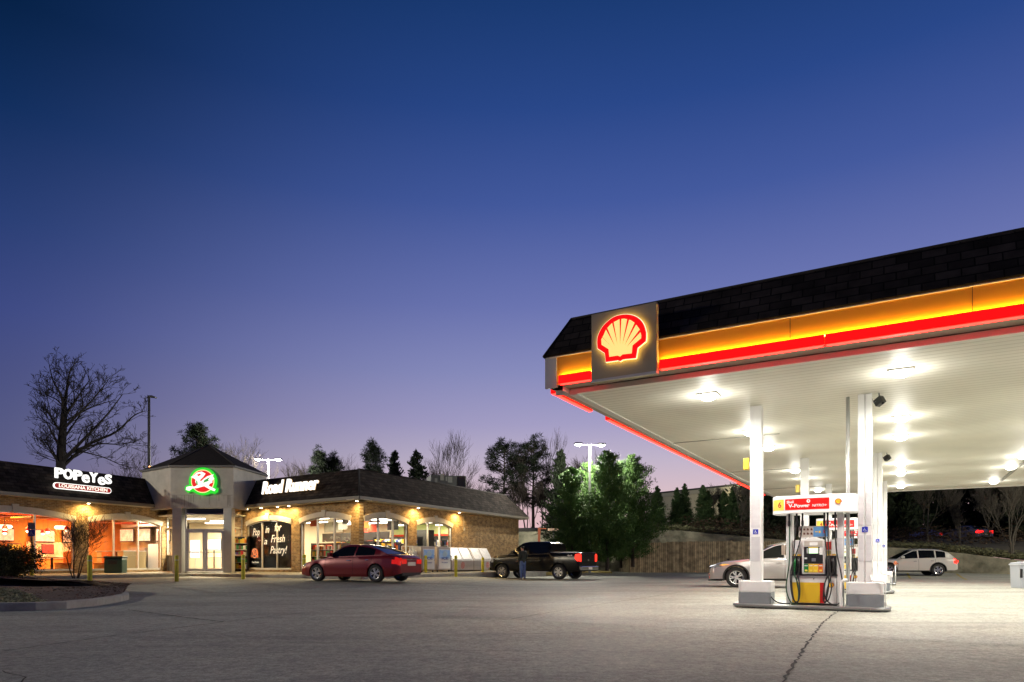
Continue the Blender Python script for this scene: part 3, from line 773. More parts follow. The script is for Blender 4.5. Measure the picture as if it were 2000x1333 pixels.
# ================================================================== FUEL CANOPY
ZS = 3.297+CAMZ                      # soffit height
def rib_mat():
    m = bpy.data.materials.new('soffit_deck'); m.use_nodes = True; t = m.node_tree; b = t.nodes['Principled BSDF']; nn = t.nodes.new; ll = t.links.new
    tcn = nn('ShaderNodeTexCoord'); s = nn('ShaderNodeSeparateXYZ'); ll(tcn.outputs['Object'], s.inputs[0])
    def mt(op, a, b_=None, c=None):
        n = nn('ShaderNodeMath'); n.operation = op
        for i, x in enumerate((a, b_, c)):
            if x is None: continue
            if isinstance(x, (int, float)): n.inputs[i].default_value = x
            else: ll(x, n.inputs[i])
        return n.outputs[0]
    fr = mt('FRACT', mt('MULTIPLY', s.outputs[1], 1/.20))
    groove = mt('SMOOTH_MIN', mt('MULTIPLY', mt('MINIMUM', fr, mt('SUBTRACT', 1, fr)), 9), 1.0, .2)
    sn = mt('MULTIPLY', mt('SINE', mt('MULTIPLY', s.outputs[1], 2*math.pi/.20)), .16)
    n = nn('ShaderNodeTexNoise'); n.inputs['Scale'].default_value = 1.6; n.inputs['Detail'].default_value = 3
    mp = nn('ShaderNodeMapping'); mp.inputs['Scale'].default_value = (.25, 3.5, 1); ll(tcn.outputs['Object'], mp.inputs[0]); ll(mp.outputs[0], n.inputs['Vector'])
    h = mt('ADD', mt('ADD', groove, sn), mt('MULTIPLY', n.outputs[0], .55))
    bp = nn('ShaderNodeBump'); bp.inputs['Strength'].default_value = .45; bp.inputs['Distance'].default_value = .008; ll(h, bp.inputs['Height']); ll(bp.outputs[0], b.inputs['Normal'])
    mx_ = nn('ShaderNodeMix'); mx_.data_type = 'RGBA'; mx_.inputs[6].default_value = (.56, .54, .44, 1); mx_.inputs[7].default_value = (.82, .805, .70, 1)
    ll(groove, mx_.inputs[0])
    n2 = nn('ShaderNodeTexNoise'); n2.inputs['Scale'].default_value = .5; n2.inputs['Detail'].default_value = 5; ll(tcn.outputs['Object'], n2.inputs['Vector'])
    mr_ = nn('ShaderNodeMapRange'); mr_.inputs[1].default_value = .3; mr_.inputs[2].default_value = .7; mr_.inputs[3].default_value = .86; mr_.inputs[4].default_value = 1.06; ll(n2.outputs[0], mr_.inputs[0])
    mm = nn('ShaderNodeMix'); mm.data_type = 'RGBA'; mm.blend_type = 'MULTIPLY'; mm.inputs[0].default_value = 1; ll(mx_.outputs[2], mm.inputs[6]); ll(mr_.outputs[0], mm.inputs[7])
    ll(mm.outputs[2], b.inputs['Base Color']); b.inputs['Roughness'].default_value = .50; b.inputs['Specular IOR Level'].default_value = .13
    return m
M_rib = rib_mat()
M_cwhite = mat('canopy_white', (.66, .65, .60), .4)
M_panelyel = mat('fascia_yellow', (.78, .36, .012), .45)
M_redbar = mat('red_light_bar', (.5, .005, .005), .4, emit=(1, .004, .002), estr=1.0)
M_redglow = emat('red_tube_glow', (1, .010, .006), 19)
M_yelglow = emat('yellow_tube_glow', (1, .62, .12), 38)
CU, CV = -1.63, 15.0
c0 = UV(CU, CV)
canopy = thing('fuel_canopy', 'large white fuel canopy with shingled mansard edge, yellow fascia and glowing red bar', 'canopy', (c0.x, c0.y, 0), R(TH))
OFFC = (CU, CV, 0)
U0, U1, V0, V1 = -5.64, 9.6, 12.0, 36.3
def cb(mb, name, m, parent=None, **k): return mb.build(name, m, parent=parent or canopy, off=OFFC, **k)
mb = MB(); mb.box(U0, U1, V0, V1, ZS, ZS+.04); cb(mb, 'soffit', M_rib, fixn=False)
# trim along the soffit edges
mb = MB()
mb.box(U0-.003, U0+.16, V0+.0, V1, ZS-.025, ZS+.003); mb.box(U0+.16, U1, V1-.16, V1, ZS-.025, ZS+.003)
cb(mb, 'edge_trim', M_cwhite, bevel=.004)
mb = MB(); mb.box(3.46, 3.56, 20.0, 33.8, ZS-.05, ZS+.002)
for v in (18.4, 25.5, 32.2): mb.box(U0+.17, -2.7, v-.012, v+.012, ZS-.018, ZS+.002)
cb(mb, 'soffit_joint', mat('joint_grey', (.30, .29, .25), .5))
# fascia stack, front then left, right, back
ZB = ZS+.09
def fascia(kind):
    """returns a function mapping (t, out, z) -> point, t along the side, out = distance outside the soffit edge"""
    return {'front': lambda t, o, z: (t, V0-o, z), 'left': lambda t, o, z: (U0-o, t, z), 'back': lambda t, o, z: (t, V1+o, z), 'right': lambda t, o, z: (U1+o, t, z)}[kind]
def fbox(mb, fn, t0, t1, o0, o1, z0, z1, mi=0):
    vs = [fn(t, o, z) for z in (z0, z1) for t, o in ((t0, o0), (t1, o0), (t1, o1), (t0, o1))]
    mb.add(vs, [(0,3,2,1),(4,5,6,7),(0,1,5,4),(1,2,6,5),(2,3,7,6),(3,0,4,7)], mi)
M_olive = mat('fascia_underside', (.36, .33, .26), .5)
SIGN0, SIGN1 = -4.955, -3.717
SP = {'front': [(U0-.02, SIGN0-.03), (SIGN1+.03, U1)], 'left': [(V0+.12, V1)], 'back': [(U0, U1)], 'right': [(V0-.3, V1+.3)]}
for side in ('front', 'left', 'right', 'back'):
    fn = fascia(side); e = .31; a0, a1 = {'front': (U0-.31, U1+.31), 'left': (V0-.303, V1+e), 'right': (V0-e, V1+e), 'back': (U0, U1)}[side]
    mb = MB(); fbox(mb, fn, a0, a1, 0, .006, ZS-.005, ZB); cb(mb, 'deck_edge', M_cwhite)
    mb = MB(); fbox(mb, fn, a0, a1, .007, .33, ZB+.012, ZB+.026); cb(mb, 'fascia_underside', M_olive)
    mb = MB(); fbox(mb, fn, a0+(.2 if side == 'front' else 0), a1, .31, .35, ZB+.027, ZB+.555); cb(mb, 'yellow_fascia', M_panelyel, fixn=True)
    mb = MB(); fbox(mb, fn, a0-.02, a1, .30, .38, ZB+.556, ZB+.60); cb(mb, 'drip_edge', M_cwhite)
    if side == 'front':
        mb = MB(); fbox(mb, fn, a0-.05, a0+.20, .312, .365, ZB-.02, ZB+.556); cb(mb, 'corner_post', M_cwhite)
    for (b0, b1) in SP[side]:
        # seams in the bar every few metres
        nseg = max(1, round((b1-b0)/2.44)); 
        if side == 'left': segs_ = [(b0, b0+1.9), (b0+2.9, b1)]
        else: segs_ = [(b0+(b1-b0)*k/nseg+.004, b0+(b1-b0)*(k+1)/nseg-.004) for k in range(nseg)]
        mb = MB()
        for (p, q) in segs_: fbox(mb, fn, p, q, .375, .49, ZB+.006, ZB+.165)
        cb(mb, 'light_bar', M_redbar, bevel=.012)
        mb = MB()
        for (p, q) in segs_: fbox(mb, fn, p, q, .356, .40, ZB+.168, ZB+.180)
        cb(mb, 'bar_glow_tube', M_yelglow)
        mb = MB()
        for (p, q) in segs_: fbox(mb, fn, p+.02, q-.02, .385, .47, ZB-.003, ZB+.003)
        cb(mb, 'bar_glow_tube', M_redglow)
# gaps of the yellow fascia panels
mb = MB()
for k in range(5): mb.box(-1.55+2.44*k-.004, -1.55+2.44*k+.004, V0-.3525, V0-.349, ZB+.02, ZB+.555)
cb(mb, 'panel_seams', mat('seam_dark', (.05, .03, .01), .6))
# shingled mansard
ZR0, ZR1 = ZB+.60, 4.78+CAMZ; sB = .42
def slope(mb_, a, b, c, d_): mb_.add([a, b, c, d_], [(0, 1, 2, 3)])
rz_sides = [('front', (U0-.36, V0-.40), 0, U1-U0+.76), ('left', (U0-.40, V1+.40), -90, V1-V0+.80), ('right', (U1+.40, V0-.40), 90, V1-V0+.8), ('back', (U1+.4, V1+.4), 180, U1-U0+.8)]
for nm, A, ang, ln in rz_sides:
    mb = MB(); 
    mb.add([(0, 0, ZR0), (ln, 0, ZR0), (ln-sB, sB, ZR1), (sB, sB, ZR1), (0, .02, ZR0-.03), (ln, .02, ZR0-.03)], [(0, 1, 2, 3), (4, 5, 1, 0)])
    o = mb.build('mansard_roof', M_shingle, parent=canopy, fixn=False); o.location = (A[0]-CU, A[1]-CV, 0); o.rotation_euler = (0, 0, R(ang))
mb = MB(); mb.box(U0-.38+sB, U1+.38-sB, V0-.38+sB, V1+.38-sB, ZR1-.03, ZR1-.005); cb(mb, 'roof_deck', MATS['roof_membrane'])
mb = MB(); q = [(U0-.4+sB, V0-.4+sB), (U1+.4-sB, V0-.4+sB)]; mb.tube([(U0-.4+sB, V0-.4+sB, ZR1), (U1+.4-sB, V0-.4+sB, ZR1)], .02, 6); mb.tube([(U0-.38, V0-.40, ZR0), (U0-.4+sB, V0-.4+sB, ZR1)], .02, 6)
cb(mb, 'ridge_cap', MATS['cap_shingle'])
# ---------------------------------------------------------------- columns
M_notice = brick_mat('notice_print', (.68, .68, .68), (.72, .72, .72), (.45, .43, .47), 3.0, .024, .005, rough=.5, bump=0, noise=.1)
M_blue = mat('sign_blue', (.015, .03, .42), .4)
def disc(mb, x, y, z, r, n=14, ymode=True):
    pts = [(x+r*math.cos(2*math.pi*k/n), y, z+r*math.sin(2*math.pi*k/n)) for k in range(n)]; mb.add(pts, [tuple(range(n))])
def wheelchair(mb, x, z, s, y):
    """white wheelchair symbol in the plane y, height 2s"""
    def stroke(pts, w_):
        for a, b in zip(pts[:-1], pts[1:]):
            a = Vector(a); b = Vector(b); d = (b-a).normalized(); n_ = Vector((-d.y, d.x))*w_; a = a-d*w_*.5; b = b+d*w_*.5
            mb.add([(x+p.x*s, y, z+p.y*s) for p in (a+n_, a-n_, b-n_, b+n_)], [(0, 1, 2, 3)])
    stroke([(-.15, .35), (-.1, -.2), (.35, -.2), (.55, -.68), (.75, -.6)], .085); stroke([(-.12, .12), (.3, .12)], .07)
    disc(mb, x-.17*s, y, z+.62*s, .15*s)
    stroke([(-.05+.5*math.cos(t_), -.28+.5*math.sin(t_)) for t_ in [R(125+k*22) for k in range(11)]], .07)
def canopy_column(u, v, double=False):
    mb = MB(); z0 = .54
    if double:
        mb.box(u-.125, u-.008, v-.115, v+.115, z0, ZS); mb.box(u-.008, u+.008, v-.095, v+.095, z0, ZS); mb.box(u+.008, u+.125, v-.115, v+.115, z0, ZS)
    else: mb.box(u-.118, u+.118, v-.118, v+.118, z0, ZS)
    c = cb(mb, 'column', M_white, bevel=.012)
    mb = MB(); hw, hd = .325, .30; cc = .05
    oct_ = [(u-hw+cc, v-hd), (u+hw-cc, v-hd), (u+hw, v-hd+cc), (u+hw, v+hd-cc), (u+hw-cc, v+hd), (u-hw+cc, v+hd), (u-hw, v+hd-cc), (u-hw, v-hd+cc)]
    mb.px_z(oct_, .322, .56); b1 = mb.build('base', M_white, parent=c, off=OFFC, bevel=.018)
    mb = MB(); mb.px_z([(u+(p-u)*1.005, v+(q_-v)*1.005) for p, q_ in oct_], .08, .32); mb.build('base_skirt', M_grey, parent=c, off=OFFC, bevel=.006)
    yf = v-.1195; 
    if not double:
        mb = MB(); mb.box(u-.09, u+.085, yf-.003, yf, 1.68, 2.36); mb.box(u-.09, u+.085, yf-.003, yf, .97, 1.49); o = mb.build('notice', M_notice, parent=c, off=OFFC)
    else:
        mb = MB()
        for x_ in (u-.066, u+.067): mb.box(x_-.045, x_+.045, yf-.003, yf+.003, 1.68, 2.33); mb.box(x_-.045, x_+.045, yf-.003, yf+.003, .97, 1.49)
        o = mb.build('notice', M_notice, parent=c, off=OFFC)
    mb = MB(); mb.box(u-.052, u+.052, yf-.004, yf-.001, 1.545, 1.65); s_ = mb.build('accessibility_sign', M_blue, parent=c, off=OFFC)
    mb = MB(); wheelchair(mb, u, 1.597, .045, yf-.006); mb.build('accessibility_symbol', M_white, parent=c, off=OFFC, fixn=False)
    return c
ROWS = [15.0, 23.28, 31.56]
for i, v in enumerate(ROWS):
    canopy_column(-2.66, v); canopy_column(-.61, v, True)
# drain pipe with elbow beside the right columns
for v in ROWS[:2]:
    mb = MB(); mb.tube([(-.92, v+.05, .35), (-.92, v+.05, ZS)], .036, 8); cb(mb, 'drain_pipe', mat('galvanised_pipe', (.55, .56, .55), .35, .6))
# ---------------------------------------------------------------- canopy lights
M_lamp = emat('lamp_lens', (1, .97, .86), 24)
LV = [13.4, 17.7, 20.4, 26.0, 28.8, 33.7]
CL = (1, .97, .885)
names_u = {0: 'left', 1: 'middle', 2: 'right', 3: 'far right'}
ordn = ['first', 'second', 'third', 'fourth', 'fifth', 'sixth']
for iu, u in enumerate((-3.29, 0.0, 3.3, 6.6)):
    for iv, v in enumerate(LV):
        p = UV(u, v)
        r_ = thing('canopy_light', f'square canopy downlight, {ordn[iv]} from the front in the {names_u[iu]} row', 'ceiling light', (p.x, p.y, ZS-.004), R(TH), 'lights set into the canopy soffit')
        mb = MB(); mb.px_z([(-.2, -.2), (.2, -.2), (.2, .2), (-.2, .2)], -.022, 0.0, holes=[[(-.15, -.15), (.15, -.15), (.15, .15), (-.15, .15)]]); mb.build('frame', M_cwhite, parent=r_, bevel=.006)
        mb = MB(); mb.px_z([(-.15, -.15), (.15, -.15), (.15, .15), (-.15, .15)], -.02, -.005)
        hb = [(.15, -.02), (.14, -.075), (.09, -.105), (0.001, -.115)]; mb.lathe([(a*.98, b) for a, b in hb], n=12)
        mb.build('lens', M_lamp, parent=r_)
        area('downlight', (0, 0, -.13), .34, .34, 124 if iu < 2 else 94, CL, parent=r_, spread=R(175)); point('side_glow', (0, 0, -.34), 27 if iu < 2 else 24, CL, .16, parent=r_)
# ---------------------------------------------------------------- shell emblem sign on the canopy front
def zoom_to_panel(x, y):
    s = (x-130)/930.0; yt = 270-190*s; h = 965+50*s; return s, 1-(y-yt)/h
outp = [(360,958),(345,832),(240,765),(232,680),(238,610),(255,560),(280,508),(310,460),(343,420),(380,385),(424,350),(470,320),(515,302),(560,290),(610,282),(660,280),(712,286),(760,300),(803,322),(840,350),(870,387),(895,430),(913,485),(925,540),(925,600),(920,660),(808,755),(785,900),(640,915),(600,922),(565,945),(530,932),(500,938)]
yelp = [(412,885),(400,775),(300,715),(295,640),(308,615),(330,575),(360,505),(400,455),(450,405),(500,378),(555,350),(600,343),(625,341),(672,350),(715,362),(770,400),(800,440),(837,490),(850,540),(860,580),(858,620),(740,720),(728,835),(600,850),(565,880),(530,866)]
ribs = [[(300,598),(322,612),(468,765)],[(362,492),(384,478),(492,735)],[(452,396),(474,386),(528,705)],[(560,338),(584,338),(567,705)],[(668,342),(694,350),(600,705)],[(772,396),(790,424),(632,718)],[(838,500),(852,532),(666,735)]]
def emblem(parent, name_prefix, cx, cz, w_, y0, white, red, yel, off=None, lift=.01):
    """fan-shell emblem centred at (cx, cz), width w_, facing -y"""
    def conv(pts): return [((zoom_to_panel(*p)[0]-.490)*w_/.745, (zoom_to_panel(*p)[1]-.484)*w_/.745) for p in pts]
    # symmetrise the tilt read from the photo
    o_, y_, rb = conv(outp), conv(yelp), [conv(r_) for r_ in ribs]
    k = 1.055
    res = []
    if white:
        mb = MB(); mb.px_y([(cx+a*k, cz+b*k) for a, b in o_], y0-lift*1.0, y0); res.append(mb.build('emblem_outline', white, parent=parent, off=off))
    mb = MB(); mb.px_y([(cx+a, cz+b) for a, b in o_], y0-lift*1.6, y0-lift*1.02); res.append(mb.build('emblem', red, parent=parent, off=off))
    mb = MB(); mb.px_y([(cx+a, cz+b) for a, b in y_], y0-lift*1.9, y0-lift*1.62); res.append(mb.build('emblem_fan', yel, parent=parent, off=off))
    mb = MB()
    for r_ in rb: mb.px_y([(cx+a, cz+b) for a, b in r_], y0-lift*2.2, y0-lift*1.92)
    res.append(mb.build('emblem_ribs', red, parent=parent, off=off))
    return res
ps = UV((SIGN0+SIGN1)/2, V0-.52)
sgn = thing('shell_sign', 'square metal sign with glowing red and yellow shell emblem on the canopy corner', 'sign', (ps.x, ps.y, CAMZ+3.32), R(TH))
mb = MB(); mb.box(-.62, .62, 0, .13, 0, 1.25); mb.box(-.60, .60, .13, .16, .0, .4)
mb.build('panel', mat('sign_metal', (.46, .40, .27), .5, spec=.2), parent=sgn, bevel=.01)
mb = MB(); mb.box(-.62, .62, -.02, 0, -.015, .03); mb.build('bottom_lip', M_cwhite, parent=sgn)
em_r = mat('emblem_red', (.4, 0, 0), .4, emit=(1, .003, .002), estr=1.0); em_y = mat('emblem_yellow', (.5, .4, .1), .4, emit=(1, .80, .25), estr=.95)
halo = emat('emblem_halo', (1, .58, .10), 7)
def conv_(pts, w_): return [((zoom_to_panel(*p)[0]-.490)*w_/.745, (zoom_to_panel(*p)[1]-.484)*w_/.745) for p in pts]
WE = .93
mb = MB(); mb.px_y([(a*1.02, .60+b*1.02) for a, b in conv_(outp, WE)], -.05, -.035); mb.build('emblem_halo_tube', halo, parent=sgn)
mb = MB(); mb.px_y([(a*.97, .60+b*.97) for a, b in conv_(outp, WE)], -.03, .001); mb.build('emblem_mount', M_cwhite, parent=sgn)
mb = MB(); mb.px_y([(a*1.03, .60+b*1.03) for a, b in conv_(outp, WE)], -.06, -.052); mb.build('emblem_edge', emat('emblem_rim', (1, .9, .6), 1.1), parent=sgn)
emblem(sgn, '', 0, .60, WE, -.06, None, em_r, em_y, lift=.012)
# ---------------------------------------------------------------- boxes and cameras under the canopy
M_yelbox = mat('yellow_box', (.70, .50, .04), .4)
for (u, v, z, lab) in ((-2.66, ROWS[0], 3.05, 'small yellow speaker box on the left front canopy column'), (-2.66, ROWS[1], 3.30, 'small yellow speaker box on the left second-row canopy column')):
    p = UV(u-.2, v-.04); t_ = thing('speaker_box', lab, 'speaker', (p.x, p.y, z-.12), R(TH), 'speaker boxes on the canopy columns')
    mb = MB(); mb.box(-.06, .06, -.07, .05, 0, .25); mb.build('housing', M_yelbox, parent=t_, bevel=.01)
    mb = MB(); mb.box(.06, .085, -.03, .03, .07, .17); mb.build('bracket', M_white, parent=t_)
for (u, v, lab) in ((-.36, ROWS[0]-.02, 'black camera box hung under the soffit by the front double column'), (-.36, ROWS[1], 'black camera box hung under the soffit by the second double column')):
    p = UV(u, v); t_ = thing('security_camera', lab, 'camera', (p.x, p.y, ZS-.16), R(TH+25), 'cameras hung under the canopy soffit')
    mb = MB(); mb.obox((0, 0, 0), .06, .085, .07, R(30), rx=R(-28)); mb.build('housing', M_black, parent=t_, bevel=.01)
    mb = MB(); mb.tube([(0, 0, .05), (0, .02, .16)], .012, 6); mb.tube([(-.03, 0, .03), (-.11, .0, -.03), (-.14, .02, .08), (-.14, .05, .155)], .006, 6); mb.build('bracket', M_grey, parent=t_)
    mb = MB(); mb.lathe([(.03, 0), (.028, .012)], c=(0, 0, 0), axis='y', n=12); o = mb.build('lens', mat('camera_lens', (.01, .01, .02), .1), parent=t_); o.location = (.035, -.075, -.05); o.rotation_euler = (R(28), 0, R(30))

# ================================================================== PUMP ISLANDS AND PUMPS
M_pumpw = mat('pump_white', (.74, .74, .72), .35, var=.06)
M_pumpy = mat('pump_yellow', (.74, .47, .02), .4)
M_pumpr = mat('pump_red', (.55, .01, .01), .4)
M_screen = mat('pump_screen', (.1, .1, .1), .3, emit=(.72, 1, .62), estr=1.4)
M_tred = mat('topper_red', (.60, .012, .008), .3, emit=(1, .01, .005), estr=.45)
M_tyel = mat('topper_yellow', (.75, .55, .06), .3, emit=(1, .72, .12), estr=.28)
M_twhite = mat('topper_white', (.8, .8, .78), .3, emit=(1, 1, .95), estr=.14)
M_green = mat('grade_green', (.01, .20, .04), .4); M_oran = mat('grade_orange', (.65, .13, .02), .4); M_sky = mat('notice_blue', (.10, .24, .48), .4)
M_label = mat('label_white', (.8, .8, .78), .5); M_tan = mat('notice_tan', (.45, .41, .36), .5); M_lime = mat('lime_card', (.55, .6, .05), .5)
M_redt = mat('red_lettering', (.45, .03, .01), .5)
def island(v, lab):
    p = UV(-1.63, v-.02); t_ = thing('pump_island', lab, 'pump island', (p.x, p.y, 0), R(TH), 'raised pump islands under the canopy')
    n = 10; lp = []
    hx, hy, rr_ = 1.42, .50, .30
    for cx_, cy_, a0 in ((hx-rr_, -hy+rr_, -90), (hx-rr_, hy-rr_, 0), (-hx+rr_, hy-rr_, 90), (-hx+rr_, -hy+rr_, 180)):
        for k in range(n+1): a = R(a0+90*k/n); lp.append((cx_+rr_*math.cos(a), cy_+rr_*math.sin(a)))
    lp = [(x, y - .06*(1-(x/hx)**2) if y < 0 else y) for x, y in lp]
    mb = MB(); mb.px_z(lp, -.02, .085); mb.build('concrete_slab', M_pad, parent=t_)
    mb = MB(); mb.tube([(x*1.01, y*1.02, .062) for x, y in lp+[lp[0]]], .036, 8); mb.build('steel_edge', mat('island_steel', (.30, .31, .31), .35, .8), parent=t_)
island(ROWS[0], 'pump island of concrete with grey steel edge nearest the front of the canopy')
island(ROWS[1], 'pump island of concrete with grey steel edge in the middle of the canopy')
island(ROWS[2], 'pump island of concrete with grey steel edge farthest back under the canopy')

def bez(pts, n=18):
    pts = [Vector(p) for p in pts]; out = []
    m_ = len(pts)
    for i in range(m_-1):
        p0, p1, p2, p3 = pts[max(i-1, 0)], pts[i], pts[i+1], pts[min(i+2, m_-1)]
        for k in range(n//3):
            t_ = k/(n//3); out.append(.5*((2*p1)+(-p0+p2)*t_+(2*p0-5*p1+4*p2-p3)*t_*t_+(-p0+3*p1-3*p2+p3)*t_**3))
    out.append(pts[-1]); return out
def pump(v, number, lab):
    p = UV(-1.52, v); t_ = thing('fuel_pump', lab, 'fuel pump', (p.x, p.y, .085), R(TH), 'fuel pumps on the islands')
    yf, yb = -.26, .26
    B = lambda mb, nm, m, par=None, **k: mb.build(nm, m, parent=par or t_, **k)
    # lower cabinet, front and back doors
    mb = MB(); mb.box(-.41, .41, yf, yb, .03, .60); cab = B(mb, 'lower_cabinet', M_pumpw, bevel=.008)
    mb = MB(); mb.box(-.42, .42, yf-.01, yb+.01, 0, .045); B(mb, 'plinth', M_dark)
    for s_, y in ((-1, yf), (1, yb)):
        mb = MB(); ya, yb_ = sorted((y, y+s_*.006))
        mb.box(-.405, .115, ya, yb_, .05, .46); B(mb, 'yellow_panel', M_pumpy, cab)
        mb = MB(); mb.box(.1155, .205, ya, yb_, .05, .46); B(mb, 'red_stripe', M_pumpr, cab)
    emblem(cab, '', .32, .405, .115, yf-.001, None, M_redt, M_shellyel, lift=.002)
    mb = MB(); mb.lathe([(.011, 0), (.011, -.01)], c=(0, yf, .535), axis='y', n=10); B(mb, 'lock', M_dark, cab)
    mb = MB(); mb.box(-.43, .43, yf-.02, yb+.02, .60, .622); B(mb, 'belt_tray', M_dark)
    # upper housing with white side panels and dark nozzle boots
    mb = MB(); mb.box(-.40, .40, yf+.05, yb-.05, .622, 1.32); up = B(mb, 'upper_housing', M_pumpw, bevel=.01)
    mb = MB()
    for x0 in (-.42, -.41): pass
    mb.box(-.405, -.225, yf, yf+.05, .625, 1.00); mb.box(.225, .415, yf, yf+.05, .625, 1.00)
    B(mb, 'nozzle_boot', M_black, up, bevel=.006)
    mb = MB()
    for x0 in (-.395, -.305, .24, .335): mb.box(x0, x0+.07, yf-.004, yf, 1.003, 1.03)
    B(mb, 'grade_tag', M_pumpy, up)
    mb = MB(); mb.box(-.39, -.235, yf+.045, yf+.05, 1.04, 1.30); B(mb, 'notice', M_notice, up)
    mb = MB(); mb.box(.23, .32, yf+.04, yf+.049, 1.12, 1.28); B(mb, 'warning_label', mat('warning_red', (.4, .03, .02), .5), up)
    mb = MB(); mb.box(.23, .31, yf+.04, yf+.049, 1.035, 1.10); B(mb, 'warning_label', mat('warning_olive', (.3, .28, .08), .5), up)
    # console with arched head
    mb = MB(); c = [(-.215, .63), (.215, .63), (.215, 1.30)]+[(.215-.43*k/12, 1.30+.075*math.sin(math.pi*k/12)) for k in range(13)]+[(-.215, 1.30)]
    cc_ = []
    for q_ in c:
        if not cc_ or (abs(q_[0]-cc_[-1][0])+abs(q_[1]-cc_[-1][1])) > 1e-4: cc_.append(q_)
    if abs(cc_[0][0]-cc_[-1][0])+abs(cc_[0][1]-cc_[-1][1]) < 1e-4: cc_.pop()
    mb.px_y(cc_, yf-.04, yf+.05); con = B(mb, 'console', M_pumpw, up, bevel=.012)
    yc = yf-.041
    for nm, m, x0, x1, z0, z1, d in [
        ('console_face', M_black, -.175, .175, .84, 1.18, .003), ('console_head', M_tan, -.17, .17, 1.19, 1.30, .002), ('head_label', M_label, -.07, .08, 1.205, 1.27, .004),
        ('screen', M_screen, -.085, .085, 1.045, 1.155, .006), ('screen_banner', M_pumpy, -.09, .09, 1.16, 1.178, .006),
        ('card_reader', M_dark, -.05, .06, .95, 1.02, .018), ('receipt_slot', M_label, -.165, -.115, .93, .965, .008), ('keypad', M_steel, -.03, .045, .885, .95, .016),
        ('side_notice', M_label, .115, .172, 1.02, 1.17, .008),
        ('grade_panel', M_green, -.175, -.092, .665, .835, .006), ('grade_panel', M_pumpy, -.088, -.002, .665, .835, .006), ('grade_panel', M_pumpy, .002, .088, .665, .835, .006), ('grade_panel', M_oran, .092, .175, .665, .835, .006)]:
        mb = MB(); mb.box(x0, x1, yc-d, yc, z0, z1); B(mb, nm, m, con)
    mb = MB()
    for x_ in (-.134, -.045, .045, .134): mb.box(x_-.03, x_+.03, yc-.009, yc-.006, .79, .808)
    for k in range(4):
        for x_ in (-.112, .108): mb.box(x_-.01, x_+.01, yc-.007, yc-.003, 1.05+.027*k, 1.066+.027*k)
    B(mb, 'price_window', M_label, con)
    mb = MB()
    for x_ in (-.134, -.045, .045, .134): mb.box(x_-.026, x_+.026, yc-.009, yc-.006, .685, .72)
    B(mb, 'grade_button', mat('button_yellow', (.8, .65, .1), .4), con)
    # instruction board above the console
    lp = []; x0, x1, z0, z1, r0 = -.285, .285, 1.37, 1.60, .03
    for cx_, cz_, a0 in ((x1-r0, z0+r0, -90), (x1-r0, z1-r0, 0), (x0+r0, z1-r0, 90), (x0+r0, z0+r0, 180)):
        for k in range(5): a = R(a0+90*k/4); lp.append((cx_+r0*math.cos(a), cz_+r0*math.sin(a)))
    mb = MB(); mb.px_y(lp, yf+.02, yf+.035); ib = B(mb, 'instruction_board', M_tan)
    mb = MB(); mb.box(-.005, .275, yf+.014, yf+.0195, 1.385, 1.585); B(mb, 'board_blue_half', M_sky, ib)
    mb = MB()
    for r_ in range(2):
        for c_ in range(4): x_ = -.245+.068*c_; z_ = 1.535-.085*r_; mb.px_y([(x_-.018, z_-.02), (x_+.016, z_-.024), (x_+.02, z_+.004), (x_+.002, z_+.024), (x_-.016, z_+.018)], yf+.015, yf+.0195)
    o = B(mb, 'pictogram_print', mat('pictogram_brown', (.12, .04, .03), .5), ib); o['kind'] = 'stuff'
    mb = MB(); mb.box(.03, .075, yf+.010, yf+.0138, 1.475, 1.49); mb.box(.095, .125, yf+.010, yf+.0138, 1.455, 1.50); B(mb, 'pictogram_print', M_pumpy, ib)
    mb = MB(); mb.box(.18, .215, yf+.010, yf+.0138, 1.455, 1.51); B(mb, 'pictogram_print', M_pumpr, ib)
    for x_ in (-.15, .15):
        mb = MB(); mb.tube([(x_, yf+.04, 1.30), (x_, yf+.04, 1.40)], .012, 6); B(mb, 'board_strut', M_steel, ib)
    # side posts carrying the topper
    for x_ in (-.475, .475):
        mb = MB(); mb.box(x_-.055, x_+.055, -.17, .17, 0, 1.90); B(mb, 'post', M_pumpw, bevel=.012)
    mb = MB(); mb.box(.42, .53, -.174, -.171, .95, 1.36); B(mb, 'post_label', M_notice)
    # oval topper
    n = 40; a_, b2_ = .80, .40
    def sup(t_, k=1.0):
        c_, s_ = math.cos(t_), math.sin(t_); e_ = .62
        return (a_*k*math.copysign(abs(c_)**e_, c_), b2_*k*math.copysign(abs(s_)**e_, s_))
    lp = [sup(2*math.pi*k/n) for k in range(n)]
    mb = MB(); mb.px_z(lp, 1.86, 2.22); tp = B(mb, 'topper', M_twhite, bevel=.012)
    for pset in (mb,): pass
    def band(x0, x1, z0, z1, o_, m, nm, side=-1):
        ts = [R(180)+R(180)*k/400 for k in range(401)]; pp = [sup(t_, 1.0) for t_ in ts]
        sel = [q_ for q_ in pp if x0 <= q_[0] <= x1]
        sel = sel[::max(1, len(sel)//14)]+[sel[-1]]
        vs = []; 
        for q_ in sel: vs += [(q_[0], side*abs(q_[1])+side*o_, z0), (q_[0], side*abs(q_[1])+side*o_, z1)]
        mb = MB(); mb.add(vs, [(2*i, 2*i+2, 2*i+3, 2*i+1) for i in range(len(sel)-1)], smooth=True); return B(mb, nm, m, tp, fixn=False)
    band(-.775, -.545, 1.93, 2.15, .006, M_tyel, 'number_band'); band(-.525, .30, 1.93, 2.15, .006, M_tred, 'red_band')
    def yfr(x): 
        c_ = (abs(x)/a_)**(1/.62); return -b2_*(math.sqrt(max(0, 1-c_*c_)))**.62
    y_ = yfr(-.64); sl = math.atan2(yfr(-.60)-yfr(-.68), .08)
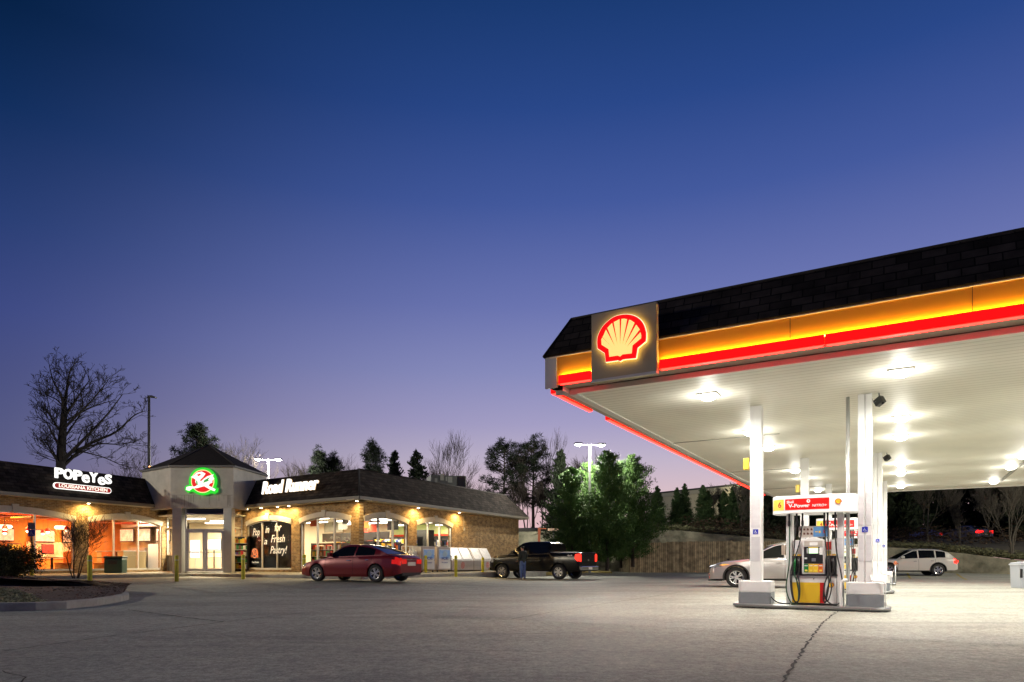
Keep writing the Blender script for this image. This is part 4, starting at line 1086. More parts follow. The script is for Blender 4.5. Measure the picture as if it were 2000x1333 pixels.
    text('number', number, M_redt, tp, (-.63, y_-.016, 2.035), (R(90), 0, sl), h=.12, bold=.015)
    yy = yfr(-.1)-.014
    text('lettering', 'Shell', M_label, tp, (-.42, yfr(-.42)-.02, 2.085), (R(90), 0, R(-9)), h=.052, bold=.035, width=.14)
    text('lettering', 'V-Power', M_label, tp, (-.255, yfr(-.25)-.018, 2.005), (R(90), 0, R(-4)), h=.075, bold=.04, width=.40)
    text('lettering', 'NITRO+', M_label, tp, (.115, yfr(.1)-.018, 2.0), (R(90), 0, R(1)), h=.05, bold=.03, shear=.25, width=.27)
    mb = MB(); mb.px_y([(-.08+.036*math.cos(a), 2.095+.036*math.sin(a)) for a in [2*math.pi*k/16 for k in range(16)]], yy-.006, yy-.002, holes=[[(-.08+.015*math.cos(a), 2.095+.015*math.sin(a)) for a in [2*math.pi*k/12 for k in range(12)]]]); B(mb, 'ring_mark', M_label, tp)
    emblem(tp, '', .46, 2.055, .12, yfr(.46)-.016, None, M_redt, M_shellyel, lift=.002)
    # nozzles in the boots
    for k, (x_, m_) in enumerate(((-.355, M_green), (-.275, M_black), (.275, M_black), (.355, M_black))):
        mb = MB(); mb.tube([(x_, yf-.01, .66), (x_, yf-.035, .74), (x_, yf-.06, .86), (x_, yf-.04, .92), (x_, yf+.0, .955)], [.012, .02, .028, .024, .016], 8)
        nz = B(mb, 'nozzle', m_)
        mb = MB(); mb.tube([(x_, yf-.055, .88), (x_, yf-.10, .84), (x_, yf-.09, .76), (x_, yf-.035, .73)], .006, 6); B(mb, 'nozzle_guard', M_black, nz)
    # hoses: down from the topper, a loop near the ground, back up to the nozzle
    hs = [((-.455, 1.86), (-.45, .9), (-.50, .35), (-.40, .05), (-.28, .06), (-.27, .38), (-.34, .60), (-.355, .67), M_green),
          ((-.31, 1.86), (-.37, 1.0), (-.395, .5), (-.36, .16), (-.30, .05), (-.25, .18), (-.30, .5), (-.275, .67), M_rubber),
          ((-.20, 1.86), (-.245, 1.3), (-.40, .75), (-.41, .42), (-.36, .12), (-.27, .09), (-.24, .32), (-.29, .64), M_rubber),
          ((.20, 1.86), (.22, 1.3), (.275, .7), (.285, .38), (.23, .08), (.19, .16), (.21, .42), (.275, .67), M_rubber),
          ((.26, 1.86), (.275, 1.2), (.315, .62), (.335, .34), (.27, .10), (.215, .2), (.205, .42), (.29, .64), M_rubber),
          ((.40, 1.86), (.41, 1.2), (.50, .70), (.545, .34), (.50, .10), (.38, .03), (.24, .18), (.345, .67), M_rubber)]
    for k, h in enumerate(hs):
        pts = h[:-1]; ys = [-.24, -.31, -.38, -.41, -.40, -.38, -.36, yf-.03]; ys = [y-.012*(k % 3) for y in ys]
        P3 = [(a, y, z) for (a, z), y in zip(pts, ys)]
        mb = MB(); mb.tube(bez(P3, 24), .0125, 7); B(mb, 'hose', M_rubber if k else mat('green_hose', (.01, .07, .03), .5))
        mb = MB(); x0, z0 = pts[0]; mb.lathe([(.018, 1.60), (.026, 1.63), (.026, 1.70), (.018, 1.73), (.018, 1.86)], c=(x0-.004, -.26-.012*(k % 3), 0), n=10); B(mb, 'breakaway', M_dark)
    # speaker/squeegee holder on the left post
    mb = MB(); mb.box(-.63, -.56, -.1, .06, 1.02, 1.22); B(mb, 'towel_box', mat('box_tan', (.5, .42, .33), .5))
    return t_
# the three pumps
pump(ROWS[0], '6', 'fuel pump with the number 6 on its topper, nearest the front')
pump(ROWS[1], '4', 'fuel pump with the number 4 on its topper, behind pump 6')
pump(ROWS[2], '2', 'fuel pump with the number 2 on its topper, farthest back')
# bumper pipes beside the right column and a black cable at the left one
for (v, lab) in ((ROWS[0], 'white bent pipe guard round the front double column base'), (ROWS[1], 'white bent pipe guard round the second double column base')):
    p = UV(-.61, v); mb = MB()
    mb.tube([(-.40, -.42, .07), (-.40, -.42, .56), (-.36, -.42, .60), (-.30, -.38, .60)], .035, 8)
    o = mb.build('pipe_guard', M_pumpw); o.location = (p.x, p.y, 0); o.rotation_euler = (0, 0, R(TH)); tag(o, lab.replace('bent pipe guard round', 'upright pipe guard left of'), 'pipe guard', 'pipe guards at the canopy columns'); mb = MB()
    mb.tube([(.10, -.10, .70), (.13, -.2, .60), (.2, -.3, .585), (.34, -.37, .58), (.36, -.38, .54), (.36, -.38, .10)], .018, 8)
    o = mb.build('bent_conduit', M_pumpw); o.location = (p.x, p.y, 0); o.rotation_euler = (0, 0, R(TH)); tag(o, lab.replace('bent pipe guard round', 'thin bent conduit over'), 'conduit', 'thin conduits at the canopy columns')
p = UV(-2.66, ROWS[0]); mb = MB(); mb.tube(bez([(.30, -.20, .26), (.40, -.3, .17), (.50, -.33, .12), (.62, -.30, .105), (.70, -.26, .11)], 18), .013, 8)
o = mb.build('air_hose', M_rubber); o.location = (p.x, p.y, 0); o.rotation_euler = (0, 0, R(TH)); tag(o, 'black hose curling from the left column base to pump 6', 'hose')
# ================================================================== SIGNS, LAMPS AND ROOMS OF THE SHOPS
def on_wall(A, d, n, px, py, inset):
    """point on a vertical plane through A along d, moved inset into the building"""
    B = A+n*inset; s = wall_s(px, B, d); p = B+d*s; return Vector((p.x, p.y, CAMZ+(HZ-py)/F*p.y))
M_lw = emat('lit_letter_white', (1, .98, .92), 1.5); M_lr = mat('sign_box_red', (.30, .01, .01), .4, emit=(1, .01, .01), estr=.22)
# fried chicken restaurant sign on the left mansard
a = on_wall(L1, uL, nL, 103, 945, .12); b = on_wall(L1, uL, nL, 215, 945, .12); ln = (b-a).length
tz = lambda py, p: CAMZ+(HZ-py)/F*p.y
ps_ = thing('popeyes_sign', 'glowing white bubbly lettering POPEYES over a red strip on the left mansard roof', 'sign', (a.x, a.y, tz(948, a)), rzL)
mb = MB(); pxm = a.y/F; hh = 20*pxm
word = 'POPeYeS'; wd = [.150, .160, .150, .135, .150, .130, .125]; bl = [.0, .0, -.0, -.03, -.02, -.05, -.02]; x = 0; tot = sum(wd)
for i, ch in enumerate(word):
    wch = wd[i]/tot*ln; up = ch.upper() == ch
    t_ = text('letter', ch, M_lw, ps_, (x+wch/2, -.10, pxm*(23.5+bl[i]*45)), (R(90), 0, 0), h=hh*(.96 if up else 1.20), width=wch*.97, bold=(.055 if ch != 'S' else .045) if up else .025, ext=.03); x += wch
mb = MB(); hb = 6.2*pxm
def stadium(x0, x1, zc_, r): return [(x1-r+r*math.sin(a_), zc_+r*math.cos(a_)) for a_ in [math.pi*k/8 for k in range(9)]]+[(x0+r-r*math.sin(a_), zc_-r*math.cos(a_)) for a_ in [math.pi*k/8 for k in range(9)]]
mb.px_y(stadium(0, ln, 0, hb), -.08, .0); mb.build('strip_rim', M_lw, parent=ps_)
mb = MB(); mb.px_y(stadium(.035, ln-.035, 0, hb-.035), -.09, -.081); mb.build('strip', M_lr, parent=ps_)
text('lettering', 'LOUISIANA KITCHEN', emat('lit_letter_cream', (1, .9, .75), 1.6), ps_, (ln/2, -.094, 0), (R(90), 0, 0), h=hb*1.05, width=ln*.84, bold=.03, ext=.002)
# shop name on the right mansard
a = on_wall(R1, uR, nR, 514, 966, .2); b = on_wall(R1, uR, nR, 624, 956, .2); ln = (b-a).length
rs = thing('road_runner_sign', 'glowing white slanted lettering Road Runner on the right mansard roof', 'sign', (a.x, a.y, tz(966.5, a)), rzR)
hh = tz(942, a)-tz(966.5, a)
for wds, x0, x1 in (('Road', 0, .40), ('Runner', .435, 1.0)):
    text('word', wds, emat('lit_letter_bright', (1, .97, .92), 1.8), rs, ((x0+x1)/2*ln, -.14, hh*.44), (R(90), 0, 0), h=hh*1.0, width=(x1-x0)*ln, bold=.022, shear=.28, ext=.03)
    text('word_back', wds, emat('letter_amber', (1, .62, .25), .8), rs, ((x0+x1)/2*ln, -.09, hh*.44), (R(90), 0, 0), h=hh*1.0, width=(x1-x0)*ln*1.012, bold=.04, shear=.28, ext=.015)
# round bird emblem on the tower
def disk_pts(cx, cz, r, n=40, sx=1): return [(cx+r*sx*math.cos(2*math.pi*k/n), cz+r*math.sin(2*math.pi*k/n)) for k in range(n)]
def bird_logo(parent, S, y0, mg, my, mr_, mw, mg2, off=None):
    """S = radius; flying bird with a ribbon across a red disc ringed in green"""
    B = lambda mb, nm, m: mb.build(nm, m, parent=parent, off=off)
    mb = MB(); mb.px_y(disk_pts(0, 0, S), y0-.07*S*2, y0); B(mb, 'ring', mg)
    mb = MB(); mb.px_y([(x*S, z*S) for x, z in [(-1.28,-.62),(-1.30,-.42),(-1.15,-.28),(-.9,-.28),(-.7,-.45),(-.6,-.80),(-.85,-.72),(-1.1,-.82)]], y0-.07*S*2, y0); B(mb, 'ribbon_edge', mg); mb = MB(); mb.px_y([(x*S, z*S) for x, z in [(.62,-.60),(.9,-.42),(1.08,-.50),(1.06,-.75),(.85,-.90),(.55,-.86)]], y0-.07*S*2, y0); B(mb, 'ribbon_edge', mg)
    mb = MB(); mb.px_y(disk_pts(0, 0, S*.84), y0-.155*S, y0-.142*S); B(mb, 'inner_ring', my)
    mb = MB(); mb.px_y(disk_pts(0, 0, S*.78), y0-.17*S, y0-.157*S); B(mb, 'disc', mr_)
    shapes = [[(-.86,.30),(-.62,.42),(-.42,.62),(-.05,.70),(.22,.55),(.05,.30),(-.18,.08),(-.12,-.02),(.10,.18),(.35,.36),(.80,.50),(.72,.30),(.86,.22),(.70,.02),(.72,-.10),(.52,-.18),(.45,-.32),(.95,-.58),(.86,-.72),(.55,-.60),(.12,-.36),(-.40,-.50),(-.72,-.52),(-.95,-.70),(-1.2,-.62),(-1.16,-.42),(-.95,-.36),(-.55,-.38),(-.38,-.28),(-.52,-.05),(-.50,.12),(-.62,.20)]]
    mb = MB()
    for s_ in shapes: mb.px_y([(x*S, z*S) for x, z in s_], y0-.185*S, y0-.172*S)
    B(mb, 'bird', mw)
    mb = MB(); mb.px_y([(x*S, z*S) for x, z in [(.05,-.12),(.15,.08),(.55,.30),(.42,.12),(.46,.02),(.28,-.04)]], y0-.20*S, y0-.187*S); mb.px_y([(x*S, z*S) for x, z in [(-.45,.08),(-.36,-.02),(-.34,-.20),(-.26,-.30),(-.44,-.22)]], y0-.20*S, y0-.187*S); B(mb, 'feathers', mg2)
    mb = MB(); mb.px_y([(x*S, z*S) for x, z in [(-.38,.48),(-.16,.54),(-.10,.46),(-.30,.36)]], y0-.20*S, y0-.187*S); B(mb, 'crest', mr_)
ctr = tw(398, 941); S_ = 27.0/F*YT
bl_ = thing('bird_emblem_sign', 'round green and red backlit emblem with a white bird on the tower front', 'sign', (ctr.x, YT-.02, ctr.z))
bird_logo(bl_, S_, 0, emat('logo_green', (.02, .75, .03), 1.0), emat('logo_yellow', (1, .9, .35), 1.1), emat('logo_red', (.95, .01, .01), .9), emat('logo_white', (1, .96, .85), 1.25), emat('logo_green2', (.05, .5, .08), .8))
# ---------------------------------------------------------------- lamps under the eaves
M_can = emat('eave_lamp', (1, .84, .55), 28)
def eave_light(A, d, n, px, lab, pw=26, inset=.2):
    B = A+n*inset; s = wall_s(px, B, d); p = B+d*s
    t_ = thing('eave_light', lab, 'wall lamp', (p.x, p.y, EZ-.02), math.atan2(d.y, d.x), 'small round lamps under the shop eaves')
    mb = MB(); mb.lathe([(.085, 0), (.09, -.03), (.075, -.045), (.001, -.045)], n=14); mb.build('housing', M_gutter, parent=t_)
    mb = MB(); mb.lathe([(.068, -.046), (.05, -.062), (.001, -.068)], n=12); mb.build('bulb', M_can, parent=t_)
    spot('eave_spot', (0, -.12, -.10), pw*7, (1, .66, .24), rot=(R(10), 0, 0), ang=172, blend=.7, rad=.05, parent=t_)
eave_light(R1, uR, nR, 482, 'lamp under the right eave beside the entrance tower'); eave_light(R1, uR, nR, 510, 'second lamp under the right eave, counted from the tower')
eave_light(R1, uR, nR, 542, 'third lamp under the right eave, above the black window'); eave_light(R1, uR, nR, 564, 'fourth lamp under the right eave, over the first brick pier')
eave_light(R1, uR, nR, 697, 'lamp under the eave at the outer brick corner')
eave_light(R1, vS, nS, 817, 'lamp under the side eave between the two arched side windows', 34); eave_light(R1, vS, nS, 897, 'lamp under the side eave just beyond the last arched window', 34)
eave_light(L1, uL, nL, 173, 'lamp under the left eave above the brick pier', 36)
# ---------------------------------------------------------------- fluorescent ceiling lights in the shop
def in_frame(A, d, n, x, y, z): p = A+d*x+n*y; return Vector((p.x, p.y, z))
def tube_light(A, d, n, x, y, ln, lab, alongy=False, z=3.30, pw=150, c=(1, .86, .60)):
    p = in_frame(A, d, n, x, y, z); t_ = thing('strip_light', lab, 'ceiling light', p, math.atan2(d.y, d.x)+(R(90) if alongy else 0), 'strip lights on the shop ceiling')
    mb = MB(); mb.box(-ln/2, ln/2, -.10, .10, .0, .06); mb.build('housing', M_pumpw, parent=t_)
    mb = MB(); mb.box(-ln/2+.02, ln/2-.02, -.085, .085, -.05, -.001); mb.build('diffuser', M_tube, parent=t_, bevel=.01)
    area('strip_glow', (0, 0, -.07), ln, .16, pw, c, parent=t_)
i_ = 0; posn = ['nearest the tower', 'beside the first pier', 'behind the second front window', 'at the corner']
for y in (1.7, 4.0, 6.4):
    for k, x in enumerate((2.2, 5.0, 7.8)):
        tube_light(WR0, uR, nR, x, y, 1.9, f"strip light in the {['front', 'middle', 'rear'][[1.7,4.0,6.4].index(y)]} row, {['near the tower','mid shop','near the brick corner'][k]}", pw=110)
for k, (x, y) in enumerate(((5.2, 2.0), (8.0, 2.2), (10.6, 2.0), (6.0, 5.5), (9.6, 5.5))):
    tube_light(WR1, vS, nS, x, y, 1.9, f"strip light over the {['first aisle','second aisle','drinks coolers','rear aisle','rear of the coolers'][k]} behind the side windows", alongy=True, pw=110)
for k, (x, y) in enumerate(((-17.6, 36.6), (-16.6, 38.8), (-17.8, 40.8))):
    tube_light(Vector((x, y)), Vector((1, 0)), Vector((0, 1)), 0, 0, 1.7, f"strip light in the tower entrance, {['just inside the doors','second from the doors','deepest'][k]}", z=3.32, pw=420)
# ---------------------------------------------------------------- goods
GOODS = [mat('goods_'+n, c, .5) for n, c in (('red', (.55, .03, .02)), ('white', (.75, .72, .66)), ('blue', (.04, .10, .40)), ('yellow', (.75, .50, .05)), ('green', (.06, .28, .07)), ('orange', (.75, .22, .03)), ('brown', (.18, .09, .05)), ('cream', (.70, .62, .42)))]
def goods(mb, x0, x1, y0, y1, z, hmax, rr_, wmin=.07, wmax=.16):
    x = x0
    while x < x1-.05:
        w_ = rr_.uniform(wmin, wmax); h_ = hmax*rr_.uniform(.55, .95); mb.box(x, min(x+w_, x1), y0+rr_.uniform(0, .04), y1, z, z+h_, rr_.randrange(len(GOODS))); x += w_+.008
def shelf(A, d, n, x, y, ln, hgt, lab, rz=0.0, lit=False, seed=1, levels=4, depth=.45, col=None):
    p = in_frame(A, d, n, x, y, SWZ+.01); t_ = thing('store_shelf', lab, 'shelf', p, math.atan2(d.y, d.x)+rz, 'shelves of goods inside the shop'); rr_ = random.Random(seed)
    mb = MB(); mb.box(-ln/2, ln/2, depth-.03, depth, 0, hgt); mb.box(-ln/2, -ln/2+.03, 0, depth-.03, 0, hgt); mb.box(ln/2-.03, ln/2, 0, depth-.03, 0, hgt); mb.build('frame', col or M_dark, parent=t_)
    mb = MB(); g_ = MB()
    for k in range(levels):
        z = .12+k*(hgt-.15)/levels; mb.box(-ln/2+.03, ln/2-.03, 0, depth-.03, z, z+.025); goods(g_, -ln/2+.05, ln/2-.05, .04, depth-.08, z+.026, (hgt-.15)/levels-.06, rr_)
    mb.build('shelf_boards', M_alu, parent=t_); o = g_.build('goods', GOODS, parent=t_, fixn=False); o['kind'] = 'stuff'
    return t_
def cooler(A, d, n, x, y, lab, rz=0.0, seed=1):
    p = in_frame(A, d, n, x, y, SWZ+.01); t_ = thing('drinks_cooler', lab, 'cooler', p, math.atan2(d.y, d.x)+rz, 'glass door drinks coolers'); rr_ = random.Random(seed)
    mb = MB(); w_ = .40; mb.box(-w_, w_, .05, .75, 0, .12); mb.box(-w_, w_, .05, .75, 1.98, 2.15); mb.box(-w_, -w_+.05, .05, .75, .12, 1.98); mb.box(w_-.05, w_, .05, .75, .12, 1.98); mb.box(-w_+.05, w_-.05, .7, .75, .12, 1.98); mb.build('cabinet', M_dark, parent=t_)
    mb = MB(); mb.box(-w_+.06, w_-.06, .69, .698, .13, 1.97); mb.build('lit_back', emat('cooler_glow', (1, .95, .85), 1.3), parent=t_)
    g_ = MB()
    for k in range(5):
        z = .16+k*.36; xx = -w_+.09
        while xx < w_-.1: g_.lathe([(.036, 0), (.036, .17), (.014, .22), (.014, .26)], c=(xx, .34, z), n=6, mi=rr_.randrange(len(GOODS))); xx += .085
    o = g_.build('bottles', GOODS, parent=t_, fixn=False); o['kind'] = 'stuff'
    mb = MB()
    for k in range(5): mb.box(-w_+.05, w_-.05, .25, .6, .14+k*.36, .155+k*.36)
    mb.build('racks', M_steel, parent=t_)
    mb = MB(); mb.box(-w_, -w_+.045, 0, .045, .12, 1.98); mb.box(w_-.045, w_, 0, .045, .12, 1.98); mb.box(-w_+.045, w_-.045, 0, .045, 1.93, 1.98); mb.box(-w_+.045, w_-.045, 0, .045, .12, .17); mb.build('door', M_black, parent=t_)
for k in range(9):
    cooler(WR1, vS, nS, EBX-.80, 1.0+k*.86, f"drinks cooler with glass door on the shop end wall, {['first','second','third','fourth','fifth','sixth','seventh','eighth','ninth'][k]} from the side window wall", rz=R(-90), seed=20+k)
# band and landscape posters over the coolers
t_ = thing('cooler_header', 'red band with green landscape panels above the row of drinks coolers', 'wall panel', in_frame(WR1, vS, nS, EBX-.62, .45, SWZ), rzS-R(90))
M_land = mat('landscape_print', (.30, .42, .10), .5, var=.7, vscale=1.6, vcol=(.62, .60, .36), emit=(.45, .55, .22), estr=.25)
mb = MB(); mb.box(-8.2, 0, -.12, 0, 2.22, 2.34); mb.build('band', M_redwall, parent=t_)
mb = MB(); mb.box(-8.2, 0, -.03, 0, 2.35, 2.98); mb.build('landscape_panel', M_land, parent=t_)
# shelving aisles behind the windows
shelf(WR0, uR, nR, 6.7, 1.0, 2.6, 1.5, 'low shelf of snacks just inside the second front window', seed=3, levels=4)
shelf(WR0, uR, nR, 8.8, 1.6, 1.2, 1.5, 'shelf of mixed goods inside the front window by the brick corner', seed=4)
shelf(WR0, uR, nR, 7.0, 3.6, 3.2, 1.35, 'long shelf of bright packets in the middle of the shop', seed=5)
shelf(WR1, vS, nS, 3.6, 1.2, 2.4, 1.6, 'shelf of groceries inside the first side window', seed=6, levels=3)
shelf(WR1, vS, nS, 8.2, .9, 2.0, 1.45, 'shelf of colourful packets inside the second side window', seed=7, levels=3)
shelf(WR1, vS, nS, 10.6, 2.6, 2.0, 1.5, 'low shelf of cartons in front of the drinks coolers', seed=8)
shelf(WR0, uR, nR, 1.2, 7.4, 4.0, 1.9, 'tall shelf of packets against the rear shop wall', seed=9, levels=5)
# dark counter, hanging bulkhead and posters
def boxthing(name, lab, cat, A, d, n, x, y, parts, rz=0.0, z=SWZ+.01, group=None):
    t_ = thing(name, lab, cat, in_frame(A, d, n, x, y, z), math.atan2(d.y, d.x)+rz, group)
    for nm, m, bx in parts:
        mb = MB()
        for b_ in bx: mb.box(*b_)
        mb.build(nm, m, parent=t_, bevel=.006)
    return t_
M_poster = mat('dark_poster', (.10, .10, .08), .5, var=.8, vscale=3, vcol=(.28, .26, .20))
boxthing('sales_counter', 'long dark counter with machines behind the second front window', 'counter', WR0, uR, nR, 4.4, 5.6, [('body', M_dark, [(-2.6, 2.2, 0, .7, 0, .95)]), ('top', M_alu, [(-2.65, 2.25, -.05, .75, .95, 1.0)]), ('coffee_machine', M_steel, [(-1.8, -1.2, .2, .65, 1.0, 1.55)]), ('till', M_black, [(.2, .6, .15, .5, 1.0, 1.38)])])
boxthing('menu_bulkhead', 'dark hanging menu bulkhead over the shop counter', 'sign', WR0, uR, nR, 3.6, 5.3, [('board', M_blackpost, [(-2.4, 3.2, 0, .12, 1.75, 2.25)]), ('picture_panel', M_poster, [(-2.2, -.6, -.02, 0, 2.3, 2.95)])])
boxthing('display_cabinet', 'tall dark cabinet standing behind the second front window', 'cabinet', WR0, uR, nR, 8.0, 6.6, [('body', M_dark, [(-.7, .6, 0, .6, 0, 2.35)]), ('door', M_black, [(-.65, .55, -.03, 0, .1, 2.25)])])
boxthing('red_column', 'bright red square column with a round white mark inside the side window', 'column', WR1, vS, nS, 7.2, 5.6, [('shaft', M_redwall, [(-.45, .45, -.3, .3, 0, 2.98)]), ('round_mark', M_label, [(-.47, -.452, -.12, .12, 1.9, 2.14)])])
boxthing('dark_display', 'low black display with rounded corners inside the first side window', 'display stand', WR1, vS, nS, 1.3, 1.4, [('body', M_black, [(-.7, .7, -.3, .3, 0, 1.45)]), ('header', M_blackpost, [(-.6, .6, -.32, -.30, 1.1, 1.4)])])
boxthing('vending_machine', 'white vending machine at the back of the first side window view', 'vending machine', WR0, uR, nR, 1.0, 2.0, [('body', M_pumpw, [(-.45, .45, 0, .7, 0, 1.9)]), ('front_panel', GOODS[2], [(-.35, .2, -.02, 0, .5, 1.8)])])
for k, (x, y, z_, w_, h_, m_) in enumerate(((6.2, .5, 2.35, .5, .4, M_redwall), (8.6, .5, 2.4, .45, .35, M_poster), (7.6, 2.6, 2.3, .9, .35, GOODS[5]), (5.6, 3.0, 2.3, .7, .4, GOODS[1]), (9.0, 3.4, 2.2, .8, .5, M_dark))):
    boxthing('hanging_banner', f"small banner hanging from the shop ceiling, {['nearest the second pier','by the brick corner','orange one over the middle shelf','pale one over the middle shelf','dark one deep in the corner'][k]}", 'banner', WR0, uR, nR, x, y, [('sheet', m_, [(-w_/2, w_/2, 0, .02, z_, z_+h_)]), ('strings', M_black, [(-w_/2+.02, -w_/2+.03, .005, .015, z_+h_, ICZ-SWZ), (w_/2-.03, w_/2-.02, .005, .015, z_+h_, ICZ-SWZ)])], group='banners hanging in the shop')
shelf(WR0, uR, nR, 7.6, 5.0, 3.4, 1.9, 'tall shelf of goods deep in the shop behind the middle shelf', seed=41, levels=5)
shelf(WR1, vS, nS, 6.0, 3.4, 3.0, 1.7, 'long shelf of packets across the aisle behind the side windows', seed=42, levels=4)
# black pastry window: opaque film with script lettering and a small emblem
w1 = wR[0]; po = thing('window_poster', 'black window film lettered Pop in for a Fresh Pastry! in the first arched window', 'poster', (WR0.x, WR0.y, 0), rzR)
mb = MB(); mb.px_y(arch_loop(w1[0]+.06, w1[1]-.06, w1[2]+.1, w1[3]+.01, w1[4]-.06), .125, .132); mb.build('film', M_blackpost, parent=po)
M_scr = mat('script_white', (.8, .76, .66), .5, emit=(1, .93, .75), estr=.35)
def wpt(px, py): s = wall_s(px, WR0, uR); p = WR0+uR*s; return s, CAMZ+(HZ-py)/F*p.y
for wd_, pxa, pya, hpx, wpx in (('Pop', 499, 1040, 19, 20), ('in', 520.5, 1035, 19, 11), ('for', 541, 1031, 20, 19), ('a', 517, 1058, 17, 9), ('Fresh', 541, 1053, 19, 38), ('Pastry!', 542, 1075, 19, 46)):
    s, z = wpt(pxa, pya); kx = 36/F/.83*.95
    text('lettering', wd_, M_scr, po, (s, .035, z), (R(90), 0, 0), h=hpx*35/F*.8, width=wpx*35/F*1.14, bold=.012, shear=.3)
s, z = wpt(497, 1081); lg = thing('small_bird_emblem', 'small orange round bird emblem at the bottom of the black window film', 'emblem', in_frame(WR0, uR, nR, s, .04, z), rzR)
mo = mat('emblem_orange', (.6, .16, .05), .5, emit=(1, .25, .08), estr=.25); mbk = mat('emblem_dark', (.08, .03, .02), .5); mlg = mat('emblem_pale', (.7, .5, .35), .5, emit=(1, .6, .4), estr=.2)
bird_logo(lg, .27, 0, mo, mlg, mbk, mo, mbk)
s, z = wpt(497.5, 1098.5); text('lettering', 'Road Runner', M_scr, po, (s, .035, z), (R(90), 0, 0), h=.10, width=.62, bold=.02, shear=.25)
# round red shield poster and dark rack inside the right side light
for (px, py, r, lab, m1) in ((455, 1037, .16, 'round orange and white sign inside the right side light', mo),):
    p = P(px, py, YD+1.3); t_ = thing('round_sign', lab, 'sign', p); mb = MB(); mb.px_y(disk_pts(0, 0, r), -.02, 0); mb.build('rim', m1, parent=t_); mb = MB(); mb.px_y(disk_pts(0, 0, r*.55), -.03, -.021); mb.build('centre', M_lw, parent=t_)
shelf(Vector((P(460, 1100, 36.6).x, 36.6)), Vector((1, 0)), Vector((0, 1)), 0.1, 0, 1.1, 1.9, 'rack of magazines inside the right side light', seed=31, levels=5)
# entrance hall: counter, lit poster, screen
boxthing('service_counter', 'pale counter with dark machines seen through the double doors', 'counter', Vector((-16.9, 40.2)), Vector((1, 0)), Vector((0, 1)), 0, 0, [('body', mat('counter_beige', (.55, .42, .28), .5), [(-1.6, 1.7, 0, .6, 0, .80)]), ('top', M_alu, [(-1.65, 1.75, -.05, .65, .8, .85)]), ('oven', M_black, [(-.3, .25, .1, .5, .86, 1.25)]), ('grinder', M_dark, [(.9, 1.15, .1, .4, .86, 1.3)]), ('drawer_front', M_black, [(-.35, .0, -.02, 0, .5, .75), (.6, .9, -.02, 0, .5, .75)])])
boxthing('price_poster', 'tall white lit poster behind the left door leaf', 'poster', Vector((P(381, 1070, 38).x, 38)), Vector((1, 0)), Vector((0, 1)), 0, 0, [('sheet', emat('poster_glow', (1, .97, .9), 1.5), [(-.27, .27, 0, .02, .75, 1.75)]), ('print', M_tan, [(-.2, .2, -.006, -.001, 1.02+.13*k, 1.06+.13*k) for k in range(5)]), ('stand', M_steel, [(-.02, .02, .03, .05, 0, .75)])])
boxthing('menu_screen', 'bright coloured menu screen behind the right door leaf', 'screen', Vector((P(417, 1056, 40).x, 40)), Vector((1, 0)), Vector((0, 1)), 0, 0, [('panel', mat('menu_picture', (.3, .4, .45), .4, var=.9, vscale=3.5, vcol=(.7, .25, .15), emit=(.45, .6, .7), estr=.8), [(-.42, .42, 0, .03, 1.25, 1.85)]), ('bezel', M_black, [(-.46, .46, .031, .06, 1.21, 1.89)]), ('pole', M_black, [(-.03, .03, .061, .1, 0, 1.3)])])
# ---------------------------------------------------------------- restaurant in the left wing
M_pend = emat('pendant_glow', (1, .80, .5), 7); M_redshade = mat('red_shade', (.55, .02, .01), .4, emit=(1, .04, .01), estr=.5)
pend = []
kk = 0
for (x, y) in ((23.0-4.3, 1.5), (23.0-4.3, 3.0), (23-6.2, 1.4), (23-6.2, 3.2), (23-8.0, 1.6), (23-8.0, 3.4), (23-2.6, 3.2), (23-1.8, 4.4), (23-9.8, 2.0), (23-11.5, 3.0), (23-3.2, 5.2), (23-5.2, 5.0)):
    p = in_frame(WL0, uL, nL, x, y, 2.55-.06*(kk % 3)); kk += 1
    t_ = thing('pendant_lamp', f"red pendant lamp with warm bulb, number {kk} along the restaurant", 'pendant lamp', p, 0, 'red pendant lamps in the restaurant')
    mb = MB(); mb.lathe([(.03, .20), (.10, .15), (.125, 0)], n=12); mb.build('shade', M_redshade, parent=t_, fixn=False)
    mb = MB(); mb.lathe([(.001, -.09), (.06, -.07), (.085, -.02), (.08, .02), (.001, .06)], n=10); mb.build('bulb', M_pend, parent=t_)
    mb = MB(); mb.tube([(0, 0, .2), (0, 0, ICZ-p.z)], .006, 5); mb.build('cord', M_black, parent=t_)
for k, (x, y) in enumerate(((23.0-3.6, 2.2), (23.0-6.5, 2.2), (23-10, 2.2), (23-13.5, 2.4), (23-1.9, 4.4))):
    area('restaurant_glow', in_frame(WL0, uL, nL, x, y, ICZ-.04), 1.6, 1.0, 300, (1, .50, .15), rot=(0, 0, rzL))
for k, (x, y, w_) in enumerate(((23-3.9, 2.6, .30), (23-5.6, 4.3, .34), (23-7.7, 2.7, .34), (23-9.4, 3.9, .34), (23-2.2, 3.6, .28))):
    t_ = thing('globe_lamp', f"large flat glowing round lamp under the restaurant ceiling, {['by the tower end','over the counter','over the middle booths','by the far wall','over the tower side booth'][k]}", 'ceiling light', in_frame(WL0, uL, nL, x, y, 2.72), 0, 'flat round lamps in the restaurant')
    mb = MB(); mb.lathe([(.001, -.10), (w_*.8, -.09), (w_, 0), (w_*.8, .08), (.001, .09)], n=18); mb.build('globe', emat('globe_glow', (1, .85, .55), 3.2), parent=t_)
    mb = MB(); mb.tube([(0, 0, .08), (0, 0, ICZ-2.72)], .01, 6); mb.build('stem', M_black, parent=t_)
M_booth = mat('booth_orange', (.50, .16, .03), .5); M_table = mat('table_top', (.45, .30, .14), .4)
